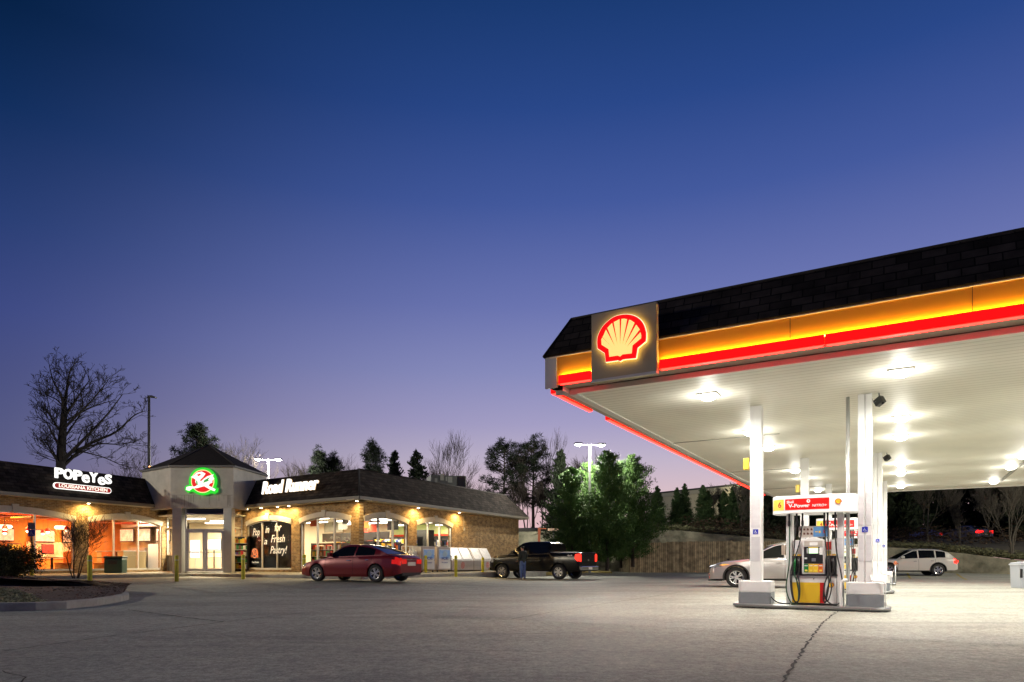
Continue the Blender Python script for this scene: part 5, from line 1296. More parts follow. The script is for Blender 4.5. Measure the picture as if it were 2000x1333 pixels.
for k, (x, y) in enumerate(((23-2.7, .95), (23-4.6, .95), (23-7.3, .95), (23-9.2, .95), (23-11.0, .95), (23-3.2, 3.3), (23-5.4, 3.3), (23-8.0, 3.3))):
    t_ = thing('booth_bench', f"orange restaurant booth bench, {['first','second','third','fourth','fifth','sixth','seventh','eighth'][k]} from the tower", 'bench', in_frame(WL0, uL, nL, x, y, SWZ+.01), rzL, 'booth benches in the restaurant')
    mb = MB(); mb.box(-.28, .28, -.55, .55, .38, .48); mb.build('seat', M_booth, parent=t_, bevel=.03)
    mb = MB(); mb.box(.20, .32, -.55, .55, .48, 1.05); mb.build('backrest', M_booth, parent=t_, bevel=.03)
    mb = MB(); mb.box(-.24, .28, -.5, .5, 0, .38); mb.build('base', M_wood, parent=t_)
    if k < 6:
        t_ = thing('cafe_table', f"small brown cafe table beside booth bench {['one','two','three','four','five','six'][k]} from the tower", 'table', in_frame(WL0, uL, nL, x-.75, y, SWZ+.01), rzL, 'tables in the restaurant')
        mb = MB(); mb.box(-.35, .35, -.45, .45, .71, .75); mb.build('table_top', M_table, parent=t_, bevel=.01)
        mb = MB(); mb.lathe([(.22, 0), (.22, .02), (.035, .05), (.035, .71)], n=12); mb.build('leg', M_dark, parent=t_)
boxthing('order_counter', 'order counter of brushed metal at the tower end of the restaurant', 'counter', WL0, uL, nL, 23.0, 2.6, [('body', mat('counter_olive', (.30, .24, .12), .5), [(-.9, .5, -.6, 1.6, 0, 1.1)]), ('top', M_steel, [(-.95, .55, -.65, 1.65, 1.1, 1.14)])])
for k, (x, y) in enumerate(((22.0, 6.0), (20.3, 6.0), (18.2, 6.0), (15.4, 6.0))):
    boxthing('menu_board', f"lit menu board on the restaurant back wall, {['first','second','third','fourth'][k]} from the tower", 'menu board', WL0, uL, nL, x, y, [('panel', mat('menu_lit', (.5, .5, .45), .4, var=.8, vscale=4, vcol=(.55, .12, .05), emit=(1, .62, .38), estr=.7), [(-.6, .6, 0, .04, 1.65, 2.25)]), ('bezel', M_dark, [(-.64, .64, .041, .08, 1.6, 2.3)])], group='menu boards in the restaurant')
for k, (y, z0_) in enumerate(((1.6, 1.75), (3.2, 1.75), (4.6, 1.75))):
    boxthing('menu_board', f"bright menu board on the kitchen wall by the tower, {['nearest the window','middle one','deepest'][k]}", 'menu board', WL0, uL, nL, 24.25-.03*k, y, [('panel', MATS['menu_lit'], [(-.55, .55, 0, .04, z0_, z0_+.7)]), ('bezel', M_dark, [(-.6, .6, .041, .08, z0_-.05, z0_+.75)])], rz=R(-90), group='menu boards in the restaurant')
boxthing('kitchen_equipment', 'bright steel kitchen equipment behind the order counter', 'kitchen equipment', WL0, uL, nL, 24.0, 2.6, [('fryer', M_steel, [(-1.6, -.2, 0, .5, 0, 1.35)]), ('oven', M_pumpw, [(.1, 1.3, 0, .5, 0, 1.55)]), ('hood', M_steel, [(-1.7, 1.4, -.3, .5, 2.55, 2.9)])], rz=R(-90))
area('kitchen_glow', in_frame(WL0, uL, nL, 23.4, 2.6, ICZ-.05), 1.4, .5, 160, (1, .88, .68), rot=(0, 0, rzL))
boxthing('wall_mural', 'white panel with red leaf drawing on the restaurant wall by the tower', 'mural', WL0, uL, nL, 20.9, 6.12, [('panel', mat('mural_white', (.75, .62, .50), .7, var=.8, vscale=1.6, vcol=(.6, .16, .07)), [(-1.4, 1.9, 0, .03, .7, 1.62)])])
boxthing('round_wall_sign', 'large red rounded wall decoration inside the left arched window', 'wall decoration', WL0, uL, nL, 16.8, 5.4, [('panel', M_redshade, [(-.7, .7, 0, .08, 1.1, 2.0), (-.45, .45, -.0, .08, 2.0, 2.2), (-.45, .45, 0, .08, .9, 1.1)])])
for k, x in enumerate((14.0, 15.6, 17.2, 18.9, 20.6, 22.4)):
    boxthing('wall_picture', f"framed picture on the orange restaurant wall, {['first','second','third','fourth','fifth','sixth'][k]} counted towards the tower", 'picture', WL0, uL, nL, x, 6.1, [('frame', M_black, [(-.34, .34, .0, .03, .95, 1.5)]), ('picture', [M_poster, M_redwall, GOODS[7], GOODS[3], M_redshade, M_poster][k], [(-.29, .29, -.015, -.001, 1.0, 1.45)])], group='pictures in the restaurant')
    boxthing('dropped_panel', f"dark red dropped ceiling panel in the restaurant, {['first','second','third','fourth','fifth','sixth'][k]} counted towards the tower", 'ceiling panel', WL0, uL, nL, x, 1.0, [('panel', M_redwall if k % 2 else M_booth, [(-.5, .5, 0, 1.6, 2.62, 2.68)])], group='dropped ceiling panels in the restaurant')
boxthing('hanging_band', 'red band hanging below the restaurant ceiling', 'ceiling panel', WL0, uL, nL, 18.0, 3.2, [('band', M_redwall, [(-8.0, 3.5, -.02, .02, 2.85, 3.05)])])
# rooftop air unit
p0 = P(842, 950, 45.0); ac = thing('rooftop_air_unit', 'grey metal air conditioning unit on the flat shop roof', 'air conditioner', (p0.x, p0.y, top-.02), R(18))
M_acg = mat('unit_grey', (.14, .15, .13), .6, var=.3, vscale=3); hh = (CAMZ+(HZ-927)/F*45)-top+.02
mb = MB(); mb.box(0, 1.75, 0, 1.6, 0, hh-.03); mb.build('housing', M_acg, parent=ac, bevel=.015)
mb = MB(); mb.box(1.76, 2.42, .05, 1.55, 0, hh); mb.build('condenser', mat('unit_olive', (.19, .20, .14), .6), parent=ac, bevel=.015)
mb = MB()
for k in range(7): mb.box(1.79+k*.088, 1.83+k*.088, .02, .049, .03, hh-.04)
mb.build('louvres', M_dark, parent=ac)
mb = MB(); mb.box(.25, .42, -.02, 0, .1, hh-.25); mb.box(.62, .85, -.06, 0, hh-.38, hh+.05); mb.box(1.0, 1.1, -.02, 0, hh-.4, hh-.12); mb.box(1.15, 1.45, -.015, 0, hh-.5, hh-.1); mb.build('service_panels', mat('panel_pale', (.38, .40, .33), .5), parent=ac)
# conduit with a socket on the blank wall
s = wall_s(905.5, WR1, vS); t_ = thing('wall_conduit', 'thin conduit with a small box on the brick side wall', 'conduit', in_frame(WR1, vS, nS, s, -.001, 2.9), rzS)
mb = MB(); mb.tube([(0, -.015, .08), (0, -.015, .95)], .010, 6); mb.build('tube', M_alu, parent=t_)
mb = MB(); mb.box(-.05, .05, -.06, 0, -.08, .08); mb.build('socket_box', M_alu, parent=t_, bevel=.006)
# ================================================================== THINGS ON THE SIDEWALK
def on_side(px, out=.05): B = WR1-nS*out; s = wall_s(px, B, vS); p = B+vS*s; return Vector((p.x, p.y, 0))
M_ice = mat('freezer_white', (.50, .44, .40), .45, var=.12, vscale=3); M_icep = mat('ice_poster', (.08, .22, .50), .4, var=.6, vscale=3, vcol=(.55, .65, .72), emit=(.2, .4, .7), estr=.15)
slw = .411
def swz(p): return .41
for k, (pa, pb, lab) in enumerate(((824, 849.5, 'white ice freezer with blue poster door, the nearer of two upright ones'), (855, 880.5, 'white ice freezer with blue poster door, the farther of two upright ones'))):
    a = on_side(pa, .95); b = on_side(pb, .95); c = on_side((pa+pb)/2, .95); w_ = (b-a).length/2
    t_ = thing('ice_freezer', lab, 'freezer', (c.x, c.y, swz(c)), rzS, 'ice freezers along the brick wall')
    mb = MB(); mb.box(-w_, w_, 0, .75, .09, 1.36); mb.build('cabinet', M_ice, parent=t_, bevel=.02)
    mb = MB(); mb.box(-w_+.07, w_-.07, -.03, 0, .16, 1.22); dr = mb.build('door', M_label, parent=t_, bevel=.01)
    mb = MB(); mb.box(-w_+.12, w_-.12, -.036, -.031, .72, 1.18); mb.build('poster', M_icep, parent=dr)
    mb = MB(); mb.px_y([(0, .80), (.2, .86), (.26, .98), (.12, 1.1), (.02, 1.15), (-.1, 1.08), (-.22, .97), (-.18, .85)], -.041, -.037); mb.build('ice_picture', mat('ice_blue', (.5, .65, .75), .4), parent=dr)
    text('lettering', 'ICE', mat('ice_navy', (.02, .03, .3), .5), dr, (0, -.043, .72), (R(90), 0, 0), h=.13, width=w_*1.0, bold=.03)
    text('lettering', 'Frozen', mat('ice_navy', (.02, .03, .3), .5), dr, (0, -.034, .5), (R(90), 0, 0), h=.07, width=w_*.9, bold=.02)
    mb = MB()
    for x_ in (-w_+.08, w_-.08): mb.lathe([(.04, 0), (.04, .09)], c=(x_, .08, 0), n=8)
    mb.build('castors', M_dark, parent=t_)
    mb = MB(); mb.tube([(w_-.11, -.03, .6), (w_-.11, -.07, .63), (w_-.11, -.07, .85), (w_-.11, -.03, .88)], .01, 6); mb.build('handle', M_dark, parent=dr)
for k, (pa, pb, lab) in enumerate(((882.5, 925, 'white slant-front freezer with two lids next to the upright ice freezers'), (926, 962, 'white slant-front freezer with two lids at the far end, beside the truck'))):
    a = on_side(pa, .95); b = on_side(pb, .95); c = (a+b)/2; w_ = (b-a).length/2
    t_ = thing('slant_freezer', lab, 'freezer', (c.x, c.y, swz(c)), rzS, 'slant-front freezers along the brick wall')
    pr = [(0, .06), (0, .62), (.42, 1.36), (.80, 1.36), (.80, .06)]
    mb = MB(); mb.px_x(pr, -w_, w_); mb.build('cabinet', M_ice, parent=t_, bevel=.015)
    for x0, x1 in ((-w_+.1, -.04), (.04, w_-.1)):
        d_ = Vector((.42, .74)).normalized(); n_ = Vector((-d_.y, d_.x)); q0 = Vector((0, .62))+d_*.06+n_*.004; q1 = Vector((0, .62))+d_*.78+n_*.004
        mb = MB(); mb.px_x([(q0.x, q0.y), (q1.x, q1.y), (q1.x+n_.x*.02, q1.y+n_.y*.02), (q0.x+n_.x*.02, q0.y+n_.y*.02)], x0, x1); l_ = mb.build('lid', mat('lid_white', (.50, .46, .43), .4, var=.35, vscale=6), parent=t_, bevel=.005)
        mb = MB(); mb.box(x0+.05, x0+.2, -.012+.3, .0+.3, 1.2, 1.26); 
    mb = MB(); mb.px_y(disk_pts(-.02 if k == 0 else w_*.45, .34, .20, 24), -.006, 0); mb.build('round_label', mat('label_maroon', (.35, .04, .04), .5, var=.7, vscale=12, vcol=(.6, .4, .35)), parent=t_)
    mb = MB(); mb.box(-w_+.15, w_-.15, -.004, 0, .30, .36); mb.build('label_strip', M_tan, parent=t_)
# propane cage
a = on_side(806, .9); b = on_side(822, .9); c = (a+b)/2; w_ = (b-a).length/2
t_ = thing('gas_bottle_cage', 'grey wire cage holding white gas bottles beside the ice freezers', 'cage', (c.x, c.y, swz(c)), rzS)
mb = MB()
for x_ in (-w_, w_):
    for y_ in (0, .7): mb.box(x_-.02, x_+.02, y_-.02, y_+.02, 0, 1.35)
for z_ in (.05, .68, 1.33): mb.box(-w_, w_, -.02, .02, z_, z_+.03); mb.box(-w_, w_, .68, .72, z_, z_+.03); mb.box(-w_-.02, -w_+.02, .02, .68, z_, z_+.03)
for k in range(1, 9): mb.box(-w_+2*w_*k/9-.004, -w_+2*w_*k/9+.004, -.012, -.004, .05, 1.33)
mb.build('frame', M_alu, parent=t_)
for k, (x_, z_) in enumerate(((-.35*w_, .09), (.5*w_, .09), (-.35*w_, .72), (.5*w_, .72))):
    mb = MB(); mb.lathe([(.10, 0), (.14, .04), (.15, .12), (.15, .3), (.12, .38), (.04, .42), (.07, .43), (.07, .5)], c=(x_, .3, z_), n=12); mb.build('gas_bottle', M_label, parent=t_)
# bollards
def bollard(px, pytop, pybot, lab, z=None, h=1.09):
    Y = h*F/(pybot-pytop); x = (px-1000)/F*Y; zz = gz(x, Y)
    t_ = thing('bollard', lab, 'bollard', (x, Y, zz), 0, 'yellow bollards in front of the shops')
    mb = MB(); mb.lathe([(.08, -.05), (.08, h-.06), (.07, h-.02), (.04, h), (.001, h+.005)], n=16); mb.build('sleeve', M_yellow, parent=t_)
    mb = MB(); mb.lathe([(.082, h-.22), (.0825, h-.17)], n=16); mb.build('reflective_band', mat('band_pale', (.65, .65, .35), .4), parent=t_, fixn=False)
    return t_
bollard(175.5, 1082, 1141, 'yellow bollard at the edge of the planting bed, left of the entrance')
bollard(345, 1080, 1131, 'yellow bollard in front of the left tower column')
bollard(475, 1079.5, 1128, 'yellow bollard in front of the narrow window right of the entrance')
bollard(594, 1082, 1128, 'yellow bollard before the second arched window, behind the red car')
bollard(831.5, 1083.5, 1124.5, 'yellow bollard in front of the first ice freezer'); bollard(890.5, 1085, 1126.5, 'yellow bollard in front of the first slant freezer'); bollard(943, 1086.5, 1124, 'yellow bollard in front of the far slant freezer, near the truck')
bs = bollard(62.5, 1068, 1130, 'yellow bollard post carrying a small parking sign', h=1.35)
bs.name = 'sign_post'; bs['category'] = 'sign post'; del bs['group']; bs['label'] = 'yellow post carrying a small blue and white accessible parking sign'
mb = MB(); mb.box(-.02, .02, -.02, .02, 1.35, 2.42); mb.build('post', M_dark, parent=bs)
mb = MB(); mb.box(-.15, .15, -.03, -.022, 1.85, 2.13); pl = mb.build('blue_plate', M_blue, parent=bs); mb = MB(); wheelchair(mb, 0, 1.98, .11, -.032); mb.build('accessibility_symbol', M_white, parent=pl, fixn=False)
mb = MB(); mb.box(-.15, .15, -.03, -.022, 2.14, 2.42); mb.build('upper_plate', M_grey, parent=bs)
# dark green bin by the restaurant
_B = WL0-nL*.75; _s = wall_s(226, _B, uL); c = _B+uL*_s; t_ = thing('green_bin', 'dark green square litter bin outside the restaurant window', 'bin', (c.x, c.y, .395), R(8))
mb = MB(); mb.box(-.42, .42, -.32, .32, 0, .72); mb.build('body', mat('bin_green', (.015, .05, .035), .4), parent=t_, bevel=.05)
mb = MB(); mb.box(-.44, .44, -.34, .34, .72, .84); mb.build('lid', mat('bin_green_dark', (.01, .03, .025), .4), parent=t_, bevel=.04)
mb = MB(); mb.box(-.2, .2, -.345, -.33, .45, .62); mb.build('flap', M_black, parent=t_)
# grey cabinet cut by the right edge of the photo
c = G(2006, 1149); t_ = thing('grey_cabinet', 'grey plastic waste cabinet with dark hand mark at the right of the forecourt', 'bin', (c.x, c.y, 0), R(-10))
mb = MB(); mb.px_y([(-.36, 0), (.38, 0), (.38, .98), (.30, 1.0), (-.40, .92)], -.3, .35); mb.build('body', mat('bin_grey', (.33, .35, .38), .5), parent=t_, bevel=.02)
mb = MB(); mb.px_y([(-.42, .83), (.40, .91), (.40, .96), (-.42, .88)], -.32, .37); mb.build('lid_rim', mat('bin_grey_light', (.42, .44, .46), .5), parent=t_)
mb = MB(); mb.box(-.385, -.30, -.31, -.30, .38, .70); mb.build('opening', M_black, parent=t_)
mb = MB(); mb.box(.04, .055, -.304, -.3, .05, .88); mb.build('panel_gap', M_dark, parent=t_)
# fire alarm box / hose on the far canopy column (small rusty valve)
p = UV(-.61+.42, ROWS[2]-.1); t_ = thing('valve_post', 'short post with a rusty red valve by the third double column', 'valve', (p.x, p.y, .08), R(TH))
mb = MB(); mb.tube([(0, 0, 0), (0, 0, .75)], .02, 8); mb.build('post', M_pumpw, parent=t_)
mb = MB(); mb.lathe([(.05, .75), (.07, .80), (.05, .88), (.02, .9)], n=10); mb.tube([(0, 0, .84), (.12, 0, .78)], .02, 6); mb.build('valve', mat('rusty_red', (.35, .10, .04), .7), parent=t_)
# ================================================================== VEHICLES
M_tyre = mat('tyre_rubber', (.02, .02, .02), .8)
M_rim = mat('alloy', (.62, .62, .62), .25, .9)
M_carglass = mat('car_glass', (.006, .007, .008), .08, spec=.35)
M_head = mat('headlamp', (.16, .16, .17), .12, .6, emit=(1, .95, .85), estr=.08)
M_tail = mat('tail_lamp', (.30, .005, .005), .2, emit=(1, .02, .01), estr=.5)
M_tailon = mat('tail_lamp_lit', (.4, .01, .01), .2, emit=(1, .03, .015), estr=2.2)
M_under = mat('underbody', (.01, .01, .01), .9)
M_amber = mat('amber_lamp', (.6, .2, .02), .3, emit=(1, .45, .05), estr=1.2)
M_plate = mat('number_plate', (.6, .6, .55), .4)
def wheel(par, x, y, r, wd, side, nsp=5, name='wheel'):
    w_ = bpy.data.objects.new(name, None); COL.objects.link(w_); w_.parent = par; w_.location = (x, y, r)
    mb = MB(); ri = r*.66
    pr = [(ri, -wd/2), (r*.93, -wd/2), (r, -wd/2+.03), (r, wd/2-.03), (r*.93, wd/2), (ri, wd/2)]
    mb.lathe(pr, axis='y', n=32, caps=False); mb.build('tyre', M_tyre, parent=w_)
    s = side; mb = MB()
    mb.lathe([(ri*.90, s*wd*.46), (ri*1.0, s*wd*.5), (ri*1.02, s*wd*.44), (ri, -s*wd*.3)], axis='y', n=32, caps=False)
    for k in range(nsp):
        for dd in (-.13, .13):
            a = 2*math.pi*k/nsp+dd; c_, s_ = math.cos(a), math.sin(a); L_ = ri*.9; hw = .018*r/.35+.002
            p0 = Vector((c_*.05, 0, s_*.05)); p1 = Vector((math.cos(2*math.pi*k/nsp+dd*1.6)*L_, 0, math.sin(2*math.pi*k/nsp+dd*1.6)*L_)); n_ = Vector((-s_, 0, c_))*hw
            y0, y1 = s*wd*.36, s*wd*.46
            vs = [Vector((q.x, y_, q.z)) for y_ in (y0, y1) for q in (p0-n_, p0+n_, p1+n_*1.4, p1-n_*1.4)]
            mb.add(vs, [(0,3,2,1),(4,5,6,7),(0,1,5,4),(1,2,6,5),(2,3,7,6),(3,0,4,7)])
    mb.lathe([(.07, s*wd*.3), (.07, s*wd*.47), (.001, s*wd*.48)], axis='y', n=12)
    mb.build('rim', M_rim, parent=w_)
    mb = MB(); mb.lathe([(ri*.97, s*wd*.05), (.001, s*wd*.06)], axis='y', n=24, caps=False); mb.build('brake_disc', M_under, parent=w_, fixn=False)
def car(name, label, cat, loc, rz, C, paint, glass=None, tailm=None, headm=None, group=None):
    t_ = thing(name, label, cat, loc, rz, group)
    glass = glass or M_carglass; Ln = C['L']; r = C['r']; ra = r+C.get('arch', .05)
    xs = sorted(set([round(-Ln/2+Ln*k/92, 4) for k in range(93)]+[round(wx+s*ra*q, 4) for wx in C['wx'] for s in (-1, 1) for q in (1.0, .985, .95, .85)]))
    it = lambda tb, x: float(np.interp(x, [p[0] for p in sorted(tb)], [p[1] for p in sorted(tb)]))
    def zlow(x):
        z = it(C['low'], x)
        for wx in C['wx']:
            if abs(x-wx) < ra: z = max(z, r+math.sqrt(max(0, ra*ra-(x-wx)**2)))
        return z
    def half(x):
        zl, zt_, hw = zlow(x), it(C['top'], x), it(C['hw'], x); b = C['low0']; H = zt_-b
        q = [(hw*.93, b), (hw*.985, b+.12*H), (hw, b+.38*H), (hw*.995, b+.60*H), (hw*.975, b+.80*H), (hw*.94, b+.93*H), (hw*.86, b+.985*H), (hw*.45, b+1.0*H+.012), (0, b+H+.018)]
        return [(y, max(z, zl)) for y, z in q]
    rings = []
    for x in xs:
        h = half(x); rings.append([(x, 0, h[0][1])]+[(x, y, z) for y, z in h]+[(x, -y, z) for y, z in reversed(h[:-1])])
    n = len(rings[0]); MBs = {}
    def put(key, vs): MBs.setdefault(key, MB()).add(vs, [(0, 1, 2, 3)], smooth=True)
    for i in range(len(xs)-1):
        xm_ = (xs[i]+xs[i+1])/2
        for k in range(n):
            k2 = (k+1) % n; f_ = [rings[i][k], rings[i+1][k], rings[i+1][k2], rings[i][k2]]
            st = k if k < 10 else n-1-k     # 0 floor, 1.. up the side
            side = 'l' if k < n/2 else 'r'; zm = sum(p[2] for p in f_)/4
            key = C['cls'](xm_, st, zm)
            if key in ('door_front', 'door_rear', 'headlight', 'taillight'): key += '_'+side
            if st == 0: key = 'floor'
            put(key, f_)
    for ri_, key in ((0, 'rear_end'), (-1, 'front_end')):
        c_ = MBs.setdefault('body', MB()); c_.add(rings[ri_], [tuple(range(n)) if ri_ else tuple(reversed(range(n)))])
    for key, m_ in MBs.items():
        nm = key.split('_')[0]; mm = {'body': paint, 'door': paint, 'headlight': headm or M_head, 'taillight': tailm or M_tail, 'floor': M_under, 'cladding': M_black, 'bumper': C.get('bump_m', paint)}.get(nm, paint)
        m_.build({'floor': 'underbody', 'cladding': 'cladding'}.get(nm, nm), mm, parent=t_)
    # greenhouse
    G0, G1 = C['gh'][0], C['gh'][1]; xg = [G0+(G1-G0)*k/44 for k in range(45)]; gr = []
    for x in xg:
        bl_ = it(C['top'], x)-.0; tp = max(bl_+.012, it(C['roof'], x)); hb = it(C['hw'], x)*.90; ht = C['ht']; f_ = min(1, (tp-bl_)/(C['H']-it(C['top'], 0))); yt = hb+(ht-hb)*f_
        gr.append([(x, hb, bl_-.03), (x, hb-.005, bl_+.015*f_), (x, yt+.03, tp-.085*f_), (x, yt-.015, tp-.03*f_), (x, yt-.12, tp), (x, 0, tp+.02*f_), (x, -yt+.12, tp), (x, -yt+.015, tp-.03*f_), (x, -yt-.03, tp-.085*f_), (x, -hb+.005, bl_+.015*f_), (x, -hb, bl_-.03)])
    MG = {}
    def putg(key, vs): MG.setdefault(key, MB()).add(vs, [(0, 1, 2, 3)], smooth=True)
    for i in range(44):
        xm_ = (xg[i]+xg[i+1])/2; slope_ = (gr[i+1][5][2]-gr[i][5][2])/(xg[i+1]-xg[i])
        for k in range(10):
            f_ = [gr[i][k], gr[i+1][k], gr[i+1][k+1], gr[i][k+1]]; key = 'cabin'
            if k in (1, 8):
                for nm, (a, b) in C['win'].items():
                    if a < xm_ < b: key = 'side_window_'+nm+str(k)
            if k in (3, 4, 5, 6):
                if C['ws'][0] < xm_ < C['ws'][1]: key = 'windshield'
                if C['rw'][0] < xm_ < C['rw'][1]: key = 'rear_window'
            putg(key, f_)
    mbg = MG.setdefault('cabin', MB()) if not C.get('vertrear') else MG.setdefault('rear_window', MB())
    mbg.add(gr[0], [tuple(range(11))])
    MG.setdefault('cabin', MB()).add(gr[-1], [tuple(reversed(range(11)))])
    for key, m_ in MG.items():
        if key == 'cabin': m_.build('cabin', paint, parent=t_)
        else: m_.build('side_window' if key.startswith('side') else key, glass, parent=t_)
    # seams, handles, mirrors
    hw0 = it(C['hw'], 0)
    for sgn in (1, -1):
        mb = MB()
        for x in C['seams']:
            h = half(x); pts = [(x, sgn*(y+.002), z) for y, z in h[1:6]]
            for a, b in zip(pts[:-1], pts[1:]): mb.add([(a[0]-.006, a[1], a[2]), (a[0]+.006, a[1], a[2]), (b[0]+.006, b[1], b[2]), (b[0]-.006, b[1], b[2])], [(0, 1, 2, 3)])
        mb.build('door_gaps', M_under, parent=t_, fixn=False)
        for x in C['handles']:
            y, z = half(x)[4]; mb = MB(); mb.box(x-.09, x+.09, sgn*y-.02, sgn*y+.03, z-.015, z+.015); mb.build('handle', C.get('handle_m', M_chrome), parent=t_, bevel=.008)
        x = C['mirror']; y = it(C['hw'], x)*.92; z = it(C['top'], x)+.10; mb = MB(); mb.box(x-.07, x+.09, sgn*(y+.10)-.09, sgn*(y+.10)+.09, z-.07, z+.08); mb.build('mirror', paint, parent=t_, bevel=.03)
        for wx in C['wx']: wheel(t_, wx, sgn*(hw0-C['ww']/2-.015), r, C['ww'], sgn, C.get('nsp', 5))
    mb = MB(); mb.box(C['wx'][1]-.55, C['wx'][0]+.55, -hw0*.72, hw0*.72, C['low0']+.02, C['low0']+.42); mb.build('chassis', M_under, parent=t_)
    return t_, half, it
# ------------------------------------------------------------------ dark red sedan passing in front of the shop
SED = dict(L=4.85, H=1.46, r=.335, ww=.22, wx=(1.42, -1.40), low0=.20, ht=.56, gh=(-1.98, 1.02),
  low=[(-2.43, .34), (-2.2, .26), (-1.9, .20), (1.9, .20), (2.43, .28)],
  top=[(-2.43, .90), (-2.3, 1.0), (-2.0, 1.035), (-1.5, 1.02), (-.5, .99), (.5, .96), (1.0, .93), (1.6, .85), (2.1, .74), (2.35, .64), (2.43, .56)],
  hw=[(-2.43, .70), (-2.35, .78), (-2.15, .86), (-1.7, .905), (-.8, .92), (.8, .92), (1.6, .905), (2.0, .86), (2.3, .75), (2.43, .60)],
  roof=[(-1.98, 1.04), (-1.35, 1.27), (-1.0, 1.37), (-.5, 1.44), (0, 1.45), (.25, 1.42), (.6, 1.22), (1.02, .94)],
  ws=(.28, 1.0), rw=(-1.95, -1.02), win={'a': (-.32, .72), 'b': (-1.28, -.40)}, seams=(.98, -.36, -1.22), handles=(-.16, -1.02), mirror=.70,
  cls=lambda x, st, z: 'taillight' if x < -2.12 and .66 < z < .90 and 3 <= st <= 6 else ('headlight' if x > 2.0 and z > .52 and 3 <= st <= 6 else ('door_front' if -.36 < x < .98 and 2 <= st <= 6 else ('door_rear' if -1.22 < x <= -.36 and 2 <= st <= 6 else 'body'))))
M_darkred = mat('dark_red_paint', (.20, .010, .014), .28, .2, coat=.5)
c = G(700, 1138, .08); Yc = 26.6
t_, half, it = car('red_car', 'dark red sedan driving past the shop front with its tail lamps toward the camera', 'car', ((703-1000)/F*Yc, Yc, gz((703-1000)/F*Yc, Yc)), math.atan2(.423, -.906), SED, M_darkred)
mb = MB(); mb.box(-2.445, -2.43, -.26, .26, .62, .76); mb.build('number_plate', M_plate, parent=t_)
for s in (-1, 1):
    mb = MB(); mb.px_x([(s*.34, .70), (s*.66, .68), (s*.68, .86), (s*.36, .86)], -2.447, -2.431); mb.build('taillight', M_tail, parent=t_)
mb = MB(); mb.box(-2.447, -2.431, -.34, .34, .84, .86); mb.build('chrome_strip', M_chrome, parent=t_)
mb = MB(); mb.box(-2.44, -2.36, -.62, .62, .26, .36); mb.build('diffuser', M_black, parent=t_)
# ------------------------------------------------------------------ black pickup truck
TRK = dict(L=5.9, H=2.07, r=.405, ww=.27, wx=(2.02, -1.68), low0=.42, ht=.70, gh=(-1.12, 1.62), vertrear=True, arch=.08,
  low=[(-2.95, .50), (-2.6, .44), (2.6, .42), (2.95, .46)],
  top=[(-2.95, 1.44), (-1.20, 1.44), (-1.10, 1.37), (1.3, 1.37), (1.62, 1.35), (2.5, 1.29), (2.85, 1.22), (2.95, 1.08)],
  hw=[(-2.95, .95), (-2.85, .99), (0, 1.0), (2.3, 1.0), (2.7, .96), (2.95, .84)],
  roof=[(-1.12, 1.94), (-1.0, 2.01), (-.5, 2.06), (.4, 2.06), (.75, 2.0), (1.0, 1.85), (1.62, 1.37)],
  ws=(.78, 1.6), rw=(-9, -8), win={'a': (.38, 1.32), 'b': (-.92, .26)}, seams=(1.45, .32, -.98), handles=(.50, -.80), mirror=1.22, nsp=6, handle_m=M_black,
  cls=lambda x, st, z: 'headlight' if x > 2.66 and z > .98 and 3 <= st <= 6 else ('door_front' if .32 < x < 1.45 and 2 <= st <= 6 else ('door_rear' if -.98 < x <= .32 and 2 <= st <= 6 else 'body')))
M_blackpaint = mat('black_paint', (.006, .006, .006), .22, 0, spec=.35)
Yt_ = 37.6; xt_ = (1057-1000)/F*Yt_
t_, half, it = car('pickup_truck', 'black pickup truck parked by the side wall with its rear toward the camera', 'pickup truck', (xt_, Yt_, gz(xt_, Yt_)), math.atan2(.565, -.825), TRK, M_blackpaint)
for s in (-1, 1):
    mb = MB(); mb.px_x([(s*.80, .95), (s*.985, .99), (s*1.0, 1.31), (s*.86, 1.38), (s*.80, 1.31)], -2.985, -2.951); mb.build('taillight', M_tailon, parent=t_, bevel=.008)
    mb = MB(); mb.px_y([(-2.96, 1.0), (-2.86, .97), (-2.70, 1.12), (-2.72, 1.34), (-2.96, 1.38)], *sorted((s*.985, s*1.004))); mb.build('taillight', M_tailon, parent=t_)
    mb = MB()
    for wx in TRK['wx']:
        pts = [(wx+.50*math.cos(a), s*1.0, .405+.50*math.sin(a)) for a in [math.pi*k/16 for k in range(17)]]; mb.tube(pts, .035, 6)
    mb.build('fender_flares', M_blackpaint, parent=t_)
mb = MB(); mb.box(-3.10, -2.96, -.96, .96, .52, .72); mb.build('rear_bumper', M_chrome, parent=t_, bevel=.03)
mb = MB(); mb.box(-3.11, -3.101, -.2, .2, .55, .67); mb.build('number_plate', M_plate, parent=t_)
mb = MB(); mb.box(-2.97, -2.951, -.78, .78, .78, 1.38); mb.build('tailgate', M_blackpaint, parent=t_, bevel=.01)
mb = MB(); mb.px_x([(.09*math.cos(a), 1.04+.045*math.sin(a)) for a in [2*math.pi*k/16 for k in range(16)]], -2.985, -2.972); mb.build('badge', M_chrome, parent=t_)
mb = MB(); mb.box(2.93, 3.0, -.62, .62, .66, 1.14); mb.build('grille', M_chrome, parent=t_, bevel=.02)
mb = MB(); mb.box(2.9, 3.06, -.92, .92, .46, .62); mb.build('front_bumper', M_chrome, parent=t_, bevel=.03)
for s in (1, -1): text('decal', '4x4', M_label, t_, (-2.40, s*1.006, 1.28), (R(90), 0, R(0 if s < 0 else 180)), h=.085, bold=.03, width=.30)
mb = MB(); mb.box(-2.9, -1.2, .93, .985, 1.445, 1.48); mb.box(-2.9, -1.2, -.985, -.93, 1.445, 1.48); mb.build('bed_rails', mat('rail_grey', (.3, .3, .3), .3, .5), parent=t_)
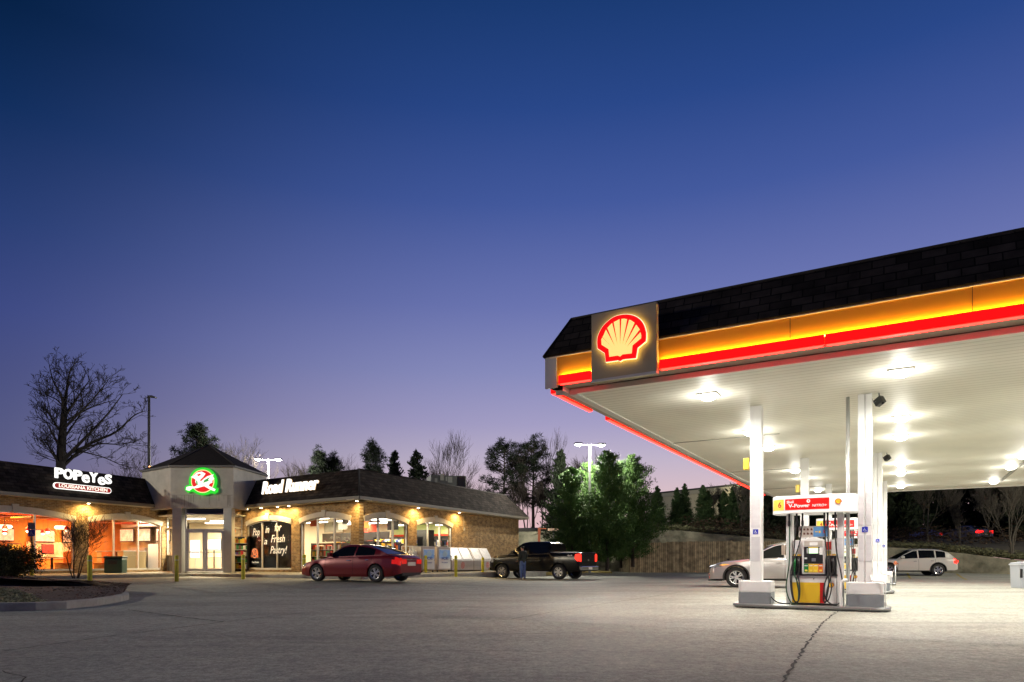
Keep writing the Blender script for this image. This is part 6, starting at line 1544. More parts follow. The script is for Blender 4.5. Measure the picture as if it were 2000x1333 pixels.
mb = MB(); mb.box(-1.10, -1.04, -.13, .13, 2.0, 2.025); mb.build('brake_lamp', mat('cargo_lamp', (.5, .5, .4), .3, emit=(1, .9, .7), estr=5), parent=t_)
# ------------------------------------------------------------------ silver SUV at the pumps
SUV = dict(L=4.89, H=1.70, r=.378, ww=.24, wx=(1.50, -1.29), low0=.24, ht=.62, gh=(-2.25, 1.05), arch=.065,
  low=[(-2.445, .42), (-2.1, .30), (1.9, .26), (2.3, .26), (2.445, .30)],
  top=[(-2.445, 1.0), (-2.3, 1.12), (-1.8, 1.14), (0, 1.09), (.9, 1.06), (1.3, 1.02), (1.9, .95), (2.2, .88), (2.38, .78), (2.445, .66)],
  hw=[(-2.445, .76), (-2.3, .86), (-1.8, .93), (0, .945), (1.5, .94), (2.0, .89), (2.3, .80), (2.445, .66)],
  roof=[(-2.25, 1.16), (-2.0, 1.42), (-1.6, 1.60), (-1.0, 1.68), (-.3, 1.69), (.1, 1.62), (.5, 1.42), (1.05, 1.07)],
  ws=(.1, 1.02), rw=(-2.2, -1.75), win={'a': (-.14, .80), 'b': (-1.12, -.22), 'c': (-1.75, -1.22)}, seams=(1.0, -.18, -1.14), handles=(0.02, -.95), mirror=.72, nsp=5,
  cls=lambda x, st, z: 'headlight' if x > 2.04 and z > .73 and 4 <= st <= 6 else ('taillight' if x < -2.2 and z > .80 and 3 <= st <= 6 else ('cladding' if st <= 1 else ('door_front' if -.18 < x < 1.0 and 2 <= st <= 6 else ('door_rear' if -1.14 < x <= -.18 and 2 <= st <= 6 else 'body')))))
M_silver = mat('silver_paint', (.40, .375, .36), .3, .3, coat=.5)
def suv(label, loc, rz, paint, tm, name='silver_suv'):
    t_, half, it = car(name, label, 'suv', loc, rz, SUV, paint, tailm=tm)
    mb = MB(); mb.px_x([(-.42, .34), (.42, .34), (.30, .55), (.46, .80), (-.46, .80), (-.30, .55)], 2.40, 2.46); mb.build('grille', M_black, parent=t_)
    mb = MB(); mb.tube([(2.465, -.44, .34), (2.465, -.31, .55), (2.45, -.47, .81), (2.45, .47, .81), (2.465, .31, .55), (2.465, .44, .34), (2.465, -.44, .34)], .014, 6); mb.build('grille_frame', M_chrome, parent=t_)
    mb = MB(); mb.px_z([(2.10, -.86), (2.50, -.55), (2.50, .55), (2.10, .86), (2.0, .8), (2.0, -.8)], .24, .28); mb.build('front_splitter', M_black, parent=t_)
    for s in (-1, 1):
        mb = MB(); pts = [(2.43, s*.60, .80), (2.33, s*.76, .83), (2.2, s*.825, .86), (2.2, s*.83, .845), (2.34, s*.775, .80), (2.44, s*.62, .765)]; mb.add([(a+.012, b+s*.012, c) for a, b, c in pts], [(0, 1, 2, 3, 4, 5)]); mb.build('headlight_strip', mat('led_strip', (.6, .6, .6), .2, emit=(1, 1, 1), estr=.9), parent=t_, fixn=False)
        mb = MB(); mb.px_x([(s*.50, .40), (s*.64, .34), (s*.66, .52), (s*.60, .60)], 2.35, 2.425); mb.build('fog_lamp', M_chrome, parent=t_)
        mb = MB(); pts = [(1.72, s*.918, .86), (1.95, s*.89, .87), (2.1, s*.862, .83), (1.98, s*.885, .82)]; mb.add([(a, b+s*.006, c) for a, b, c in pts], [(0, 1, 2, 3)]); mb.build('indicator', M_amber, parent=t_, fixn=False)
        mb = MB()
        for wx in SUV['wx']:
            pts = [(wx+.455*math.cos(a), s*.925, .378+.455*math.sin(a)) for a in [R(-15)+R(210)*k/20 for k in range(21)]]; mb.tube(pts, .034, 6)
        mb.build('arch_cladding', M_black, parent=t_)
        mb = MB(); mb.tube([(.75, s*.80, 1.11), (-1.7, s*.78, 1.17)], .010, 5); mb.tube([(.35, s*.64, 1.56), (-.3, s*.66, 1.70), (-1.5, s*.64, 1.66)], .02, 6); mb.build('side_trim', M_chrome, parent=t_)
        mb = MB(); mb.px_x([(s*.5, .82), (s*.80, .84), (s*.80, .98), (s*.5, .96)], -2.46, -2.44); mb.build('taillight', tm, parent=t_)
    return t_
Ys = 25.3; xs0 = (1397-1000)/F*Ys; hd = R(90+73); cx0 = xs0 - math.cos(hd)*2.45; cy0 = Ys
suv('silver suv parked at the second row of pumps, facing the shop', (cx0, cy0-math.sin(hd)*2.45+.7, 0), hd, M_silver, M_tail)
Yw = 42.5; xw = (1862-1000)/F*Yw; hd = R(180-12)
suv('white suv driving along the far side of the canopy with red tail lamps', (xw+math.cos(hd)*2.5, Yw+.5, gz(xw, Yw)), hd, mat('white_car_paint', (.62, .60, .55), .3, .1, coat=.5), M_tailon, 'white_suv')
# ------------------------------------------------------------------ cars far up on the bank
CARZ = 3.0 
def farcar(px, py, Y, ang, label, paint, tm, hm=None):
    p = P(px, py, Y); p.z = CARZ; t_, h_, i_ = car('parked_car', label, 'car', (p.x, p.y, p.z), ang, SED, paint, tailm=tm, headm=hm, group='cars on the road above the bank')
    for s in (-1, 1):
        mb = MB(); mb.px_x([(s*.34, .66), (s*.68, .66), (s*.68, .90), (s*.36, .88)], -2.455, -2.431); mb.build('taillight', tm, parent=t_)
    mb = MB(); mb.box(-2.445, -2.43, -.26, .26, .50, .62); mb.build('number_plate', M_plate, parent=t_)
    return t_
farcar(1887, 1059, 66, R(97), 'pale car with two glowing red tail lamps among the trees at the right', mat('pale_blue_paint', (.25, .24, .38), .3, .3), mat('tail_lamp_bright', (.4, .01, .01), .2, emit=(1, .01, .01), estr=5))
farcar(1785, 1057, 70, R(175), 'bluish car half hidden by dark trees behind the canopy columns', mat('blue_paint', (.10, .12, .35), .3, .3), M_tail)
farcar(1846, 1060, 74, R(170), 'dark car among the trees between the bluish and the pale one', mat('slate_paint', (.04, .06, .08), .3, .3), M_tailon)
# ================================================================== PERSON BESIDE THE TRUCK
M_skin = mat('skin', (.42, .25, .17), .6); M_jean = mat('blue_denim', (.10, .16, .36), .85, var=.3, vscale=20); M_jack = mat('dark_jacket', (.022, .030, .024), .8, var=.3, vscale=12); M_hair = mat('dark_hair', (.02, .013, .01), .7); M_shoe = mat('grey_shoe', (.10, .10, .10), .7)
def skin_mesh(name, verts, edges, radii, m, parent, root=0, sub=2):
    me = bpy.data.meshes.new(name); me.from_pydata(verts, edges, []); o = bpy.data.objects.new(name, me); COL.objects.link(o)
    md = o.modifiers.new('s', 'SKIN'); md.use_smooth_shade = True
    for i, v in enumerate(me.skin_vertices[0].data): v.radius = radii[i] if isinstance(radii[i], tuple) else (radii[i], radii[i]); v.use_root = (i == root)
    sd = o.modifiers.new('u', 'SUBSURF'); sd.levels = sub; sd.render_levels = sub
    dg = bpy.context.evaluated_depsgraph_get(); me2 = bpy.data.meshes.new_from_object(o.evaluated_get(dg)); me2.name = name
    bpy.data.objects.remove(o); me2.materials.clear(); me2.materials.append(m)
    ob = bpy.data.objects.new(name, me2); COL.objects.link(ob); ob.parent = parent; return ob
Yp = 35.9; xp = (1021-1000)/F*Yp
pr = thing('person', 'person in a dark jacket and blue jeans standing beside the truck door', 'person', (xp, Yp, gz(xp, Yp)), R(35))
# faces +y (toward the truck), slightly bent arms forward
def limb(s):
    hipv = [(s*.09, 0, .92), (s*.10, .015, .50), (s*.105, -.02, .09)]
    arm = [(s*.17, 0, 1.45), (s*.235, -.03, 1.20), (s*.20, .13, 1.02), (s*.185, .20, 1.00)]
    return hipv, arm
V = [(0, 0, .95), (0, .0, 1.12), (0, 0, 1.30), (0, 0, 1.44), (0, .01, 1.53), (0, .03, 1.60), (0, .035, 1.68), (0, .03, 1.75)]
E_ = [(i, i+1) for i in range(7)]; Rr = [(.15, .11), (.135, .10), (.155, .11), (.13, .09), .055, .075, .088, .07]
for s in (-1, 1):
    hp, ar_ = limb(s); b0 = len(V); V += hp+[(s*.12, .12, .04)]; E_ += [(0, b0), (b0, b0+1), (b0+1, b0+2), (b0+2, b0+3)]; Rr += [.085, .06, .04, .035]
    b0 = len(V); V += ar_; E_ += [(3, b0), (b0, b0+1), (b0+1, b0+2), (b0+2, b0+3)]; Rr += [.055, .042, .03, .026]
body = skin_mesh('body', V, E_, Rr, M_skin, pr, 0)
for s in (-1, 1):   # hands: palm and five separate bent fingers
    w0 = Vector((s*.185, .20, 1.0)); V2 = [tuple(w0), tuple(w0+Vector((0, .05, -.015))), tuple(w0+Vector((0, .085, -.03)))]; E2 = [(0, 1), (1, 2)]; R2_ = [(.026, .018), (.035, .016), (.036, .014)]
    for k, (ox, ln_) in enumerate(((-.027, .062), (-.009, .075), (.009, .07), (.026, .055))):
        b0 = len(V2); q = w0+Vector((ox, .09, -.032)); V2 += [tuple(q), tuple(q+Vector((0, ln_*.5, -.012))), tuple(q+Vector((0, ln_*.8, -.035)))]; E2 += [(2, b0), (b0, b0+1), (b0+1, b0+2)]; R2_ += [.009, .0085, .0075]
    b0 = len(V2); q = w0+Vector((-s*.03, .045, -.01)); V2 += [tuple(q), tuple(q+Vector((-s*.02, .03, -.01))), tuple(q+Vector((-s*.02, .055, -.02)))]; E2 += [(1, b0), (b0, b0+1), (b0+1, b0+2)]; R2_ += [.011, .010, .008]
    skin_mesh('hand', V2, E2, R2_, M_skin, body, 0, 1)
skin_mesh('trousers', [(0, 0, 1.07), (0, 0, .95), (.09, 0, .88), (.105, .015, .50), (.11, -.02, .07), (-.09, 0, .88), (-.105, .015, .50), (-.11, -.02, .07)], [(0, 1), (1, 2), (2, 3), (3, 4), (1, 5), (5, 6), (6, 7)], [(.165, .125), (.16, .125), .105, .082, .07, .105, .082, .07], M_jean, pr)
skin_mesh('jacket', [(0, 0, .80), (0, 0, 1.10), (0, 0, 1.32), (0, 0, 1.46), (.19, 0, 1.45), (.245, -.03, 1.20), (.205, .14, 1.02), (-.19, 0, 1.45), (-.245, -.03, 1.20), (-.205, .14, 1.02), (0, .0, 1.54)], [(0, 1), (1, 2), (2, 3), (3, 4), (4, 5), (5, 6), (3, 7), (7, 8), (8, 9), (3, 10)], [(.18, .14), (.175, .135), (.185, .135), (.15, .11), .085, .068, .05, .085, .068, .05, .07], M_jack, pr)
skin_mesh('hair', [(0, -.01, 1.64), (0, .0, 1.72), (0, .02, 1.78)], [(0, 1), (1, 2)], [.085, .097, .07], M_hair, body)
for s in (-1, 1): skin_mesh('shoe', [(s*.11, -.05, .045), (s*.115, .06, .045), (s*.12, .16, .035)], [(0, 1), (1, 2)], [(.05, .045), (.05, .04), (.042, .03)], M_shoe, pr)
for s in (-1, 1):
    mb = MB(); mb.lathe([(.001, -.012), (.012, 0), (.001, .012)], c=(s*.032, .118, 1.70), n=8); mb.build('eye', M_label, parent=body)
mb = MB(); mb.px_x([(.115, 1.70), (.142, 1.655), (.112, 1.65)], -.013, .013); mb.build('nose', M_skin, parent=body, bevel=.004)
mb = MB(); mb.box(-.025, .025, .105, .118, 1.622, 1.632); mb.build('mouth', mat('lips', (.30, .10, .08), .5), parent=body)
# ================================================================== LOT LAMPS
M_pole = mat('pole_metal', (.30, .30, .30), .5, .4)
M_flood = emat('flood_lens', (1, .97, .88), 60)
def twin_lamp(px, py, Y, label, pw, z0=0.0, rz=0.0, height=None, col=(1, .95, .82), x=None):
    p = P(px, py, Y) if height is None else Vector((x, Y, height)); base = (p.x, p.y, z0); H_ = p.z-z0
    t_ = thing('lot_lamp', label, 'street lamp', base, rz, 'twin head floodlight poles')
    mb = MB(); mb.tube([(0, 0, 0), (0, 0, H_)], [.10, .075], 10); mb.build('pole', M_pole, parent=t_)
    mb = MB(); mb.tube([(-.7, 0, H_-.05), (.7, 0, H_-.05)], .035, 8); mb.build('cross_arm', M_pole, parent=t_)
    for s in (-1, 1):
        mb = MB(); mb.box(s*.85-.26, s*.85+.26, -.22, .22, -.02, .10); h_ = mb.build('head', M_dark, parent=t_, bevel=.02); h_.location = (0, 0, H_-.02)
        mb = MB(); mb.box(s*.85-.22, s*.85+.22, -.18, .18, -.06, -.025); mb.lathe([(.16, -.06), (.12, -.13), (.001, -.16)], c=(s*.85, 0, 0), n=12)
        mb.build('lens', M_flood, parent=h_)
        point('flood', (s*.85, 0, H_-.32), pw, col, .18, parent=t_)
    return t_
twin_lamp(1152, 868, 48, 'twin head floodlight glaring above the green trees by the side lot', 3300, rz=R(8))
twin_lamp(524, 897, 58, 'twin head floodlight glaring behind the right wing roof', 2200, rz=R(5))
twin_lamp(0, 0, 20, 'assumed unseen twin head floodlight behind the restaurant wing at the left, added to light the tower', 6600, rz=R(60), height=10.5, x=-37, col=(1, .90, .70))  # assumed lamp out of view, added to light the tower front and left forecourt
twin_lamp(0, 0, 31, 'assumed unseen twin head floodlight beyond the right end of the canopy, added to light the fence and trees', 4300, rz=R(20), height=9.5, x=38, col=(1, .92, .72))  # also assumed and out of view, added to brighten the fence, wall and trees
# unlit single lamp behind the restaurant
p = P(291, 773, 50); t_ = thing('lot_lamp', 'tall dark unlit lamp post with a single arm behind the restaurant roof', 'street lamp', (p.x, p.y, 0))
mb = MB(); mb.tube([(0, 0, 0), (0, 0, p.z)], [.12, .09], 10); mb.build('pole', M_dark, parent=t_)
mb = MB(); mb.px_y([(.02, p.z-.02), (.25, p.z), (.55, p.z-.12), (.52, p.z-.20), (.22, p.z-.16), (.02, p.z-.14)], -.14, .14); mb.build('head', M_dark, parent=t_, bevel=.03)
zl = CAMZ+(HZ-913)/F*50
mb = MB(); mb.box(-.35, -.22, -.2, -.08, zl-.1, zl+.1); mb.box(.1, .26, -.2, -.08, zl-.1, zl+.1); mb.box(-.22, .1, -.15, -.12, zl-.02, zl+.02); mb.build('small_heads', M_dark, parent=t_)
mb = MB(); mb.lathe([(.001, 0), (.06, .05), (.06, .1), (.001, .14)], c=(.18, -.24, zl-.08), n=8); mb.build('amber_bulb', emat('amber_bulb', (1, .35, .12), 8), parent=t_)
# ================================================================== BANK, WALLS, FENCE, FAR BUILDING
def ZP(py, Y): return CAMZ+(HZ-py)/F*Y
wl = [(985, 1040, 56), (1120, 1037, 55), (1240, 1031, 54), (1330, 1037, 53), (1475, 1050, 52), (1620, 1063, 50.5), (1800, 1073, 48.5), (1880, 1081, 47), (1975, 1093, 45), (2100, 1104, 43.5), (2400, 1112, 41)]
wpts = [P(*a) for a in wl]
M_wallc = mat('stained_concrete', (.30, .28, .20), .9, var=.55, vscale=1.1, bump=.3, bscale=12, vcol=(.11, .11, .075))
mb = MB(); vs = []
for p in wpts: vs += [(p.x, p.y, -.05), (p.x, p.y, p.z), (p.x+.02, p.y+.3, p.z), (p.x+.02, p.y+.3, -.05)]
mb.add(vs, [(4*i+k, 4*i+4+k, 4*i+4+(k+1) % 4, 4*i+(k+1) % 4) for i in range(len(wpts)-1) for k in range(4)]+[(0, 1, 2, 3)])
mb.add([(v[0], v[1]-(.04 if j % 4 in (0, 1) else 0), v[2]+(.0 if j % 4 in (1, 2) else 0)) for j, v in enumerate(vs) if False], [])
o = mb.build('retaining_wall', M_wallc); tag(o, 'long stained concrete retaining wall stepping down behind the fence to the right', 'retaining wall')
# bank surface rising behind the wall
mb = MB(); nb = len(wpts); rows = [(0.28, .0), (1.5, .35), (4, .75), (8, 1.05), (16, 1.3), (40, 1.6), (140, 3.0), (500, 4)]; vs = []; rb_ = random.Random(11)
for dy, dz in rows:
    for p in [Vector((-8, 62, 3.2)), Vector((-3, 58.5, 3.3))]+wpts:
        hfill = max(0, (3.6 if p.x < 20 else 2.6)-p.z)*sstep(0, 12, dy)
        vs.append((p.x*(1+dy*.018), p.y+dy, p.z+.02+dz*.6+hfill*.75+rb_.uniform(-.04, .04)*(dy > 1)))
nn_ = nb+2
mb.add(vs, [(j*nn_+i, j*nn_+i+1, (j+1)*nn_+i+1, (j+1)*nn_+i) for j in range(len(rows)-1) for i in range(nn_-1)], smooth=True)
tag(mb.build('bank', M_bank, fixn=False), 'dark grassy bank rising behind the retaining wall', kind='structure')
def bank_z(x, y):
    best = None
    for i in range(nb-1):
        a, b = wpts[i], wpts[i+1]
        if a.x <= x/(1+max(0, y-50)*.018) <= b.x:
            f_ = (x/(1+max(0, y-50)*.018)-a.x)/(b.x-a.x); zw = a.z+(b.z-a.z)*f_; dy = max(.3, y-(a.y+(b.y-a.y)*f_))
            dz = float(np.interp(dy, [r[0] for r in rows], [r[1] for r in rows])); return zw+.02+dz*.6+max(0, (3.6 if x < 20 else 2.6)-zw)*sstep(0, 12, dy)*.75
    return 3.0
# foot of the wall: mulch strip and kerb on the right
mb = MB(); a_ = [G(1500, 1119, .15), G(1700, 1119, .15), G(1860, 1119.5, .15), G(1980, 1121, .12), G(2300, 1126, .08)]
fr_ = [Vector((p.x, p.y)) for p in a_]; bk_ = [Vector((p.x*1.0+.5, 49.5-max(0, (p.x-22))*.30)) for p in a_]
bk_ = [Vector((p.x, max(p.y+1.5, 50.0-.35*max(0, p.x-20)))) for p in fr_]
mb.add([(p.x, p.y, .27) for p in fr_]+[(p.x, p.y, .5) for p in bk_], [(i, i+1, 6+i, 5+i) for i in range(4)])
tag(mb.build('mulch_strip', M_mulch, fixn=False), 'dark mulch strip at the foot of the retaining wall', kind='structure')
mb = MB(); vs = []
for p in fr_: vs += [(p.x, p.y-.16, 0), (p.x, p.y-.15, .26), (p.x, p.y, .285), (p.x, p.y+.02, 0)]
mb.add(vs, [(4*i+k, 4*i+4+k, 4*i+5+k, 4*i+1+k) for i in range(4) for k in range(3)])
tag(mb.build('far_kerb', M_concrete, fixn=False), 'low concrete kerb along the far side of the lot', kind='structure')
# yellow painted kerb behind the truck
M_ykerb = mat('worn_yellow_kerb', (.42, .32, .08), .8, var=.5, vscale=3, vcol=(.22, .18, .08))
mb = MB(); q0, q1, q2 = G(1030, 1123.5, .1), G(1160, 1121.5, .05), G(1196, 1124.5, .0); q3 = Vector((q2.x-.8, q2.y+4, 0)); pl = [(q0.x, q0.y), (q1.x, q1.y), (q2.x, q2.y), (q3.x+1.2, q3.y), (q0.x-1, q0.y+6)]
mb.px_z(pl, -.02, .26); o = mb.build('yellow_kerb', M_ykerb, bevel=.03); tag(o, 'worn yellow painted kerb island behind the truck', kind='structure')
# wooden fence with gates
M_fence = brick_mat('weathered_wood', (.46, .37, .22), (.25, .195, .11), (.02, .018, .012), .145, 9.0, .010, bump=.5, noise=.45, off=0)
fnc = thing('wooden_fence', 'tall weathered wooden board fence with gates behind the silver suv', 'fence', (0, 0, 0))
segs = [(1230, 1062, 1301, 1060), (1301, 1059.5, 1358, 1058), (1359.5, 1058.5, 1376, 1058), (1376.5, 1058, 1426, 1057.5), (1428, 1058, 1500, 1058), (1500, 1058, 1545, 1058.5)]
rf = random.Random(9); YF = 49.5
for si, (xa, ya, xb, yb) in enumerate(segs):
    A, B2 = P(xa, ya, YF+.01*si), P(xb, yb, YF+.01*si+.2); ln = B2.x-A.x; mb = MB(); nbd = max(2, int(ln/.145)); zb_ = .12
    for k in range(nbd):
        x0 = A.x+ln*k/nbd; x1 = A.x+ln*(k+1)/nbd-.008; zt_ = A.z+(B2.z-A.z)*k/nbd+rf.uniform(-.03, .03); yy = YF+rf.uniform(-.012, .012)
        mb.box(x0, x1, yy, yy+.022, zb_+rf.uniform(0, .03), zt_)
    for z_ in (.5, 1.3, 2.1): mb.box(A.x, B2.x, YF+.04, YF+.08, z_, z_+.09)
    mb.build('gate_panel' if si in (2, 3) else 'board_panel', M_fence, parent=fnc, fixn=False)
    mb = MB(); mb.box(B2.x-.01, B2.x+.09, YF-.01, YF+.12, .05, B2.z+.05); mb.build('post', M_fence, parent=fnc)
mb = MB(); c_ = P(1422, 1093, YF); mb.box(c_.x-.08, c_.x+.08, YF-.05, YF-.015, c_.z-.05, c_.z+.05); mb.build('latch', M_dark, parent=fnc)
# long side return of the enclosure
a0 = P(1230, 1062, YF); mb = MB()
for k in range(34): y0 = YF+.03+.145*k; mb.box(a0.x, a0.x+.022, y0, y0+.137, .12, a0.z+rf.uniform(-.03, .03))
mb.build('board_panel', M_fence, parent=fnc, fixn=False)
# pale building beyond
zt1, zt2 = ZP(965, 78), ZP(955, 78); xa, xb = P(1270, 0, 78).x, P(1560, 0, 70).x
fb = thing('far_building', 'long pale flat-roofed building behind the row of narrow conifers', 'building', (xa, 80, 0))
M_fbw = mat('far_wall', (.48, .44, .32), .9, var=.12, vscale=.6)
A = Vector((P(1262, 0, 82).x, 82)); B2 = Vector((P(1560, 0, 66).x, 66)); d_ = (B2-A).normalized(); rzf = math.atan2(d_.y, d_.x); fb.location = (A.x, A.y, 0); fb.rotation_euler = (0, 0, rzf); ln = (B2-A).length; HH = ZP(966, 80)
mb = MB(); mb.box(0, ln, 0, 14, 2, HH-.35); mb.build('wall', M_fbw, parent=fb)
mb = MB(); mb.box(-.1, ln+.1, -.12, 14.1, HH-.35, HH-.9+1.0); mb.build('parapet', mat('parapet_band', (.40, .38, .30), .8), parent=fb)
mb = MB(); mb.box(-.15, ln+.15, -.2, 14.2, HH+.1, HH+.28); mb.build('coping', mat('dark_coping', (.05, .05, .045), .7), parent=fb)
mb = MB(); mb.box(ln*.46, ln*.48, -.05, 0, 2.5, HH-1.8); mb.build('vent', mat('vent_olive', (.22, .22, .14), .7), parent=fb)
point('far_wall_fill', (A.x+d_.x*8+3, A.y+d_.y*8-7, 9.5), 1500, (1, .9, .6), .2).name = 'far_wall_fill_light'  # bare light added in front of the far wall to brighten it, no fixture
# red bracket post and little sign behind the truck
p = P(1053, 1117, 51); t_ = thing('red_post', 'slim rusty red post standing behind the truck cab', 'post', (p.x, p.y, 0)); hh_ = ZP(1031, 51)
M_rust = mat('rust_red', (.22, .055, .02), .8)
mb = MB(); mb.box(-.10, .10, -.05, .05, 0, hh_); mb.box(.10, .55, -.03, .03, hh_-.12, hh_-.04); mb.build('post', M_rust, parent=t_)
p = P(1108, 1117, 52); t_ = thing('red_post', 'slim rusty red post under the green trees, to the right of the truck cab', 'post', (p.x, p.y, 0)); mb = MB(); mb.box(-.08, .08, -.05, .05, 0, ZP(1045, 52)); mb.build('post', M_rust, parent=t_)
p = P(1081, 1035, 53); t_ = thing('street_sign', 'small pale sign board leaning in the dark behind the truck', 'sign', (p.x, p.y, 0)); mb = MB(); mb.box(-.45, .45, -.02, .02, p.z-.10, p.z+.11); mb.build('board', mat('sign_pale', (.45, .30, .22), .7, var=.6, vscale=9), parent=t_)
mb = MB(); mb.tube([(0, .05, 0), (0, .05, p.z+.1)], .03, 6); mb.build('post', M_dark, parent=t_)
# ================================================================== TREES
def cards(name, C_, D_, L_, W_, m, parent, seed=0, bend=True):
    """leaf or needle cards: centres C_, axes D_ (n,3), lengths and widths"""
    r_ = np.random.RandomState(seed); n = len(C_); D_ = D_/np.maximum(np.linalg.norm(D_, axis=1), 1e-6)[:, None]
    e = np.cross(D_, r_.randn(n, 3)); e /= np.maximum(np.linalg.norm(e, axis=1), 1e-6)[:, None]
    a = C_-e*W_[:, None]*.3; b = C_+e*W_[:, None]*.3; mid = C_+D_*L_[:, None]*.5; c = mid+e*W_[:, None]*.55; d = mid-e*W_[:, None]*.55; tip = C_+D_*L_[:, None]
    vs = np.stack([a, b, c, tip, d], 1).reshape(-1, 3)
    me = bpy.data.meshes.new(name); me.vertices.add(5*n); me.vertices.foreach_set('co', vs.ravel()); me.loops.add(5*n); me.loops.foreach_set('vertex_index', np.arange(5*n, dtype=np.int32))
    me.polygons.add(n); me.polygons.foreach_set('loop_start', np.arange(0, 5*n, 5, dtype=np.int32)); me.update(calc_edges=True); me.materials.append(m)
    o = bpy.data.objects.new(name, me); COL.objects.link(o); o.parent = parent; return o
def bare_tree(label, x, y, z, H_, seed, spread=.5, trunk=.02, levels=6, m=None, lean=(0, 0), group='bare trees', nb=(2, 4), first=.22, name='bare_tree', kids_up=.25, thin=1.0, multi=1, wig=.1, minr=.009, k0=0):
    m = m or M_bark; r_ = random.Random(seed); t_ = thing(name, label, 'tree', (x, y, z), 0, group); T = MB(); Cr = MB()
    def br(p, d, ln, rad, lv, mbx):
        n = 5 if lv < 2 else (4 if lv < 4 else 3); pts = [p.copy()]; q = p.copy(); dd = d.copy(); k = 4 if lv < 3 else 3
        for i in range(k):
            dd = (dd+Vector((r_.uniform(-1, 1), r_.uniform(-1, 1), r_.uniform(-.3, 1)*kids_up))*wig*(1+lv*.25)).normalized(); q = q+dd*ln/k; pts.append(q.copy())
        rend = rad*.62; mbx.tube(pts, [max(minr*.6, rad+(rend-rad)*i/k) for i in range(k+1)], n, cap=False)
        if lv >= levels: return
        nk = r_.randint(*nb) if lv else (k0 or max(3, nb[1]))
        for j in range(nk+ (1 if lv >= 2 else 0)):
            f_ = r_.uniform(.45, 1.0) if j else 1.0; i0 = min(k-1, int(f_*k)); bp = pts[i0].lerp(pts[i0+1], f_*k-i0) if f_ < 1 else pts[-1]
            ax_ = Vector((r_.uniform(-1, 1), r_.uniform(-1, 1), r_.uniform(-.3, .5))).normalized(); nd = (dd*(1.0-spread*.35)+ax_*spread*(.5 if j == 0 else 1.0)+Vector((0, 0, kids_up*.4))).normalized()
            br(bp, nd, ln*r_.uniform(.62, .88), max(minr, rend*(.95 if j == 0 else r_.uniform(.5, .75))), lv+1, Cr)
    l0 = H_*first
    for k in range(multi):
        a = 2*math.pi*k/multi+r_.random(); off_ = Vector((math.cos(a), math.sin(a), 0))*(.12 if multi > 1 else 0)
        br(off_, (Vector((lean[0], lean[1], 1))+off_*2.5*(multi > 1)).normalized(), l0, H_*trunk*thin/(1.5 if multi > 1 else 1), 0, T)
    zmax = max(v[2] for v in Cr.v); s_ = H_/zmax
    for mbx in (T, Cr): mbx.v = [(v[0]*s_, v[1]*s_, v[2]*s_) for v in mbx.v]
    T.build('trunk', m, parent=t_, fixn=False); Cr.build('crown', m, parent=t_, fixn=False); return t_
def trunk_obj(t_, H_, r0, m, frac=.9, seed=0, bend=.02):
    r_ = random.Random(seed); pts = [(r_.uniform(-bend, bend)*H_*k/8, r_.uniform(-bend, bend)*H_*k/8, H_*frac*k/8) for k in range(9)]
    mb = MB(); mb.tube(pts, [r0*(1-.85*k/8) for k in range(9)], 8, cap=False); mb.build('trunk', m, parent=t_, fixn=False); return pts
def pine(label, x, y, z, H_, W_, seed, low=.35, dens=1.0, m=None, group='pines behind the shops', name='pine_tree', cl=None):
    m = m or M_pine; r_ = np.random.RandomState(seed); t_ = thing(name, label, 'tree', (x, y, z), 0, group); pts = trunk_obj(t_, H_, H_*.018, M_bark, .95, seed, .006)
    br = MB(); CC = []; n = int(46*dens)
    for k in range(n):
        f_ = (k+r_.rand())/n; h_ = H_*(low+(1-low)*f_**.9); rad = W_*(.28+.72*math.sin(math.pi*min(1, .18+f_*.80)))*(.55+.5*r_.rand())
        if f_ > .9: rad *= .5
        a = r_.rand()*6.283; up = r_.uniform(-.05, .45); e = np.array([math.cos(a)*rad, math.sin(a)*rad, h_+up*rad]); b0 = np.array([0, 0, h_-.06*H_*.5])
        br.tube([tuple(b0), tuple(b0*.5+e*.5+[0, 0, -.05]), tuple(e)], [H_*.004, H_*.003, H_*.0015], 4, cap=False)
        for q in range(5):
            c_ = b0+(e-b0)*r_.uniform(.45, 1.05)+r_.randn(3)*.05*H_*.35; CC.append(c_)
    br.build('limbs', M_bark, parent=t_, fixn=False)
    CC = np.array(CC); per = 46; sz = cl or H_*.034; n = len(CC)*per
    Cn = np.repeat(CC, per, 0); D = r_.randn(n, 3); D[:, 2] = D[:, 2]*.8+.35; D /= np.linalg.norm(D, axis=1)[:, None]; Cn = Cn+D*sz*r_.uniform(0, .8, n)[:, None]
    cards('crown', Cn, D, sz*r_.uniform(.6, 1.3, n), np.full(n, sz*.13), m, t_, seed); return t_
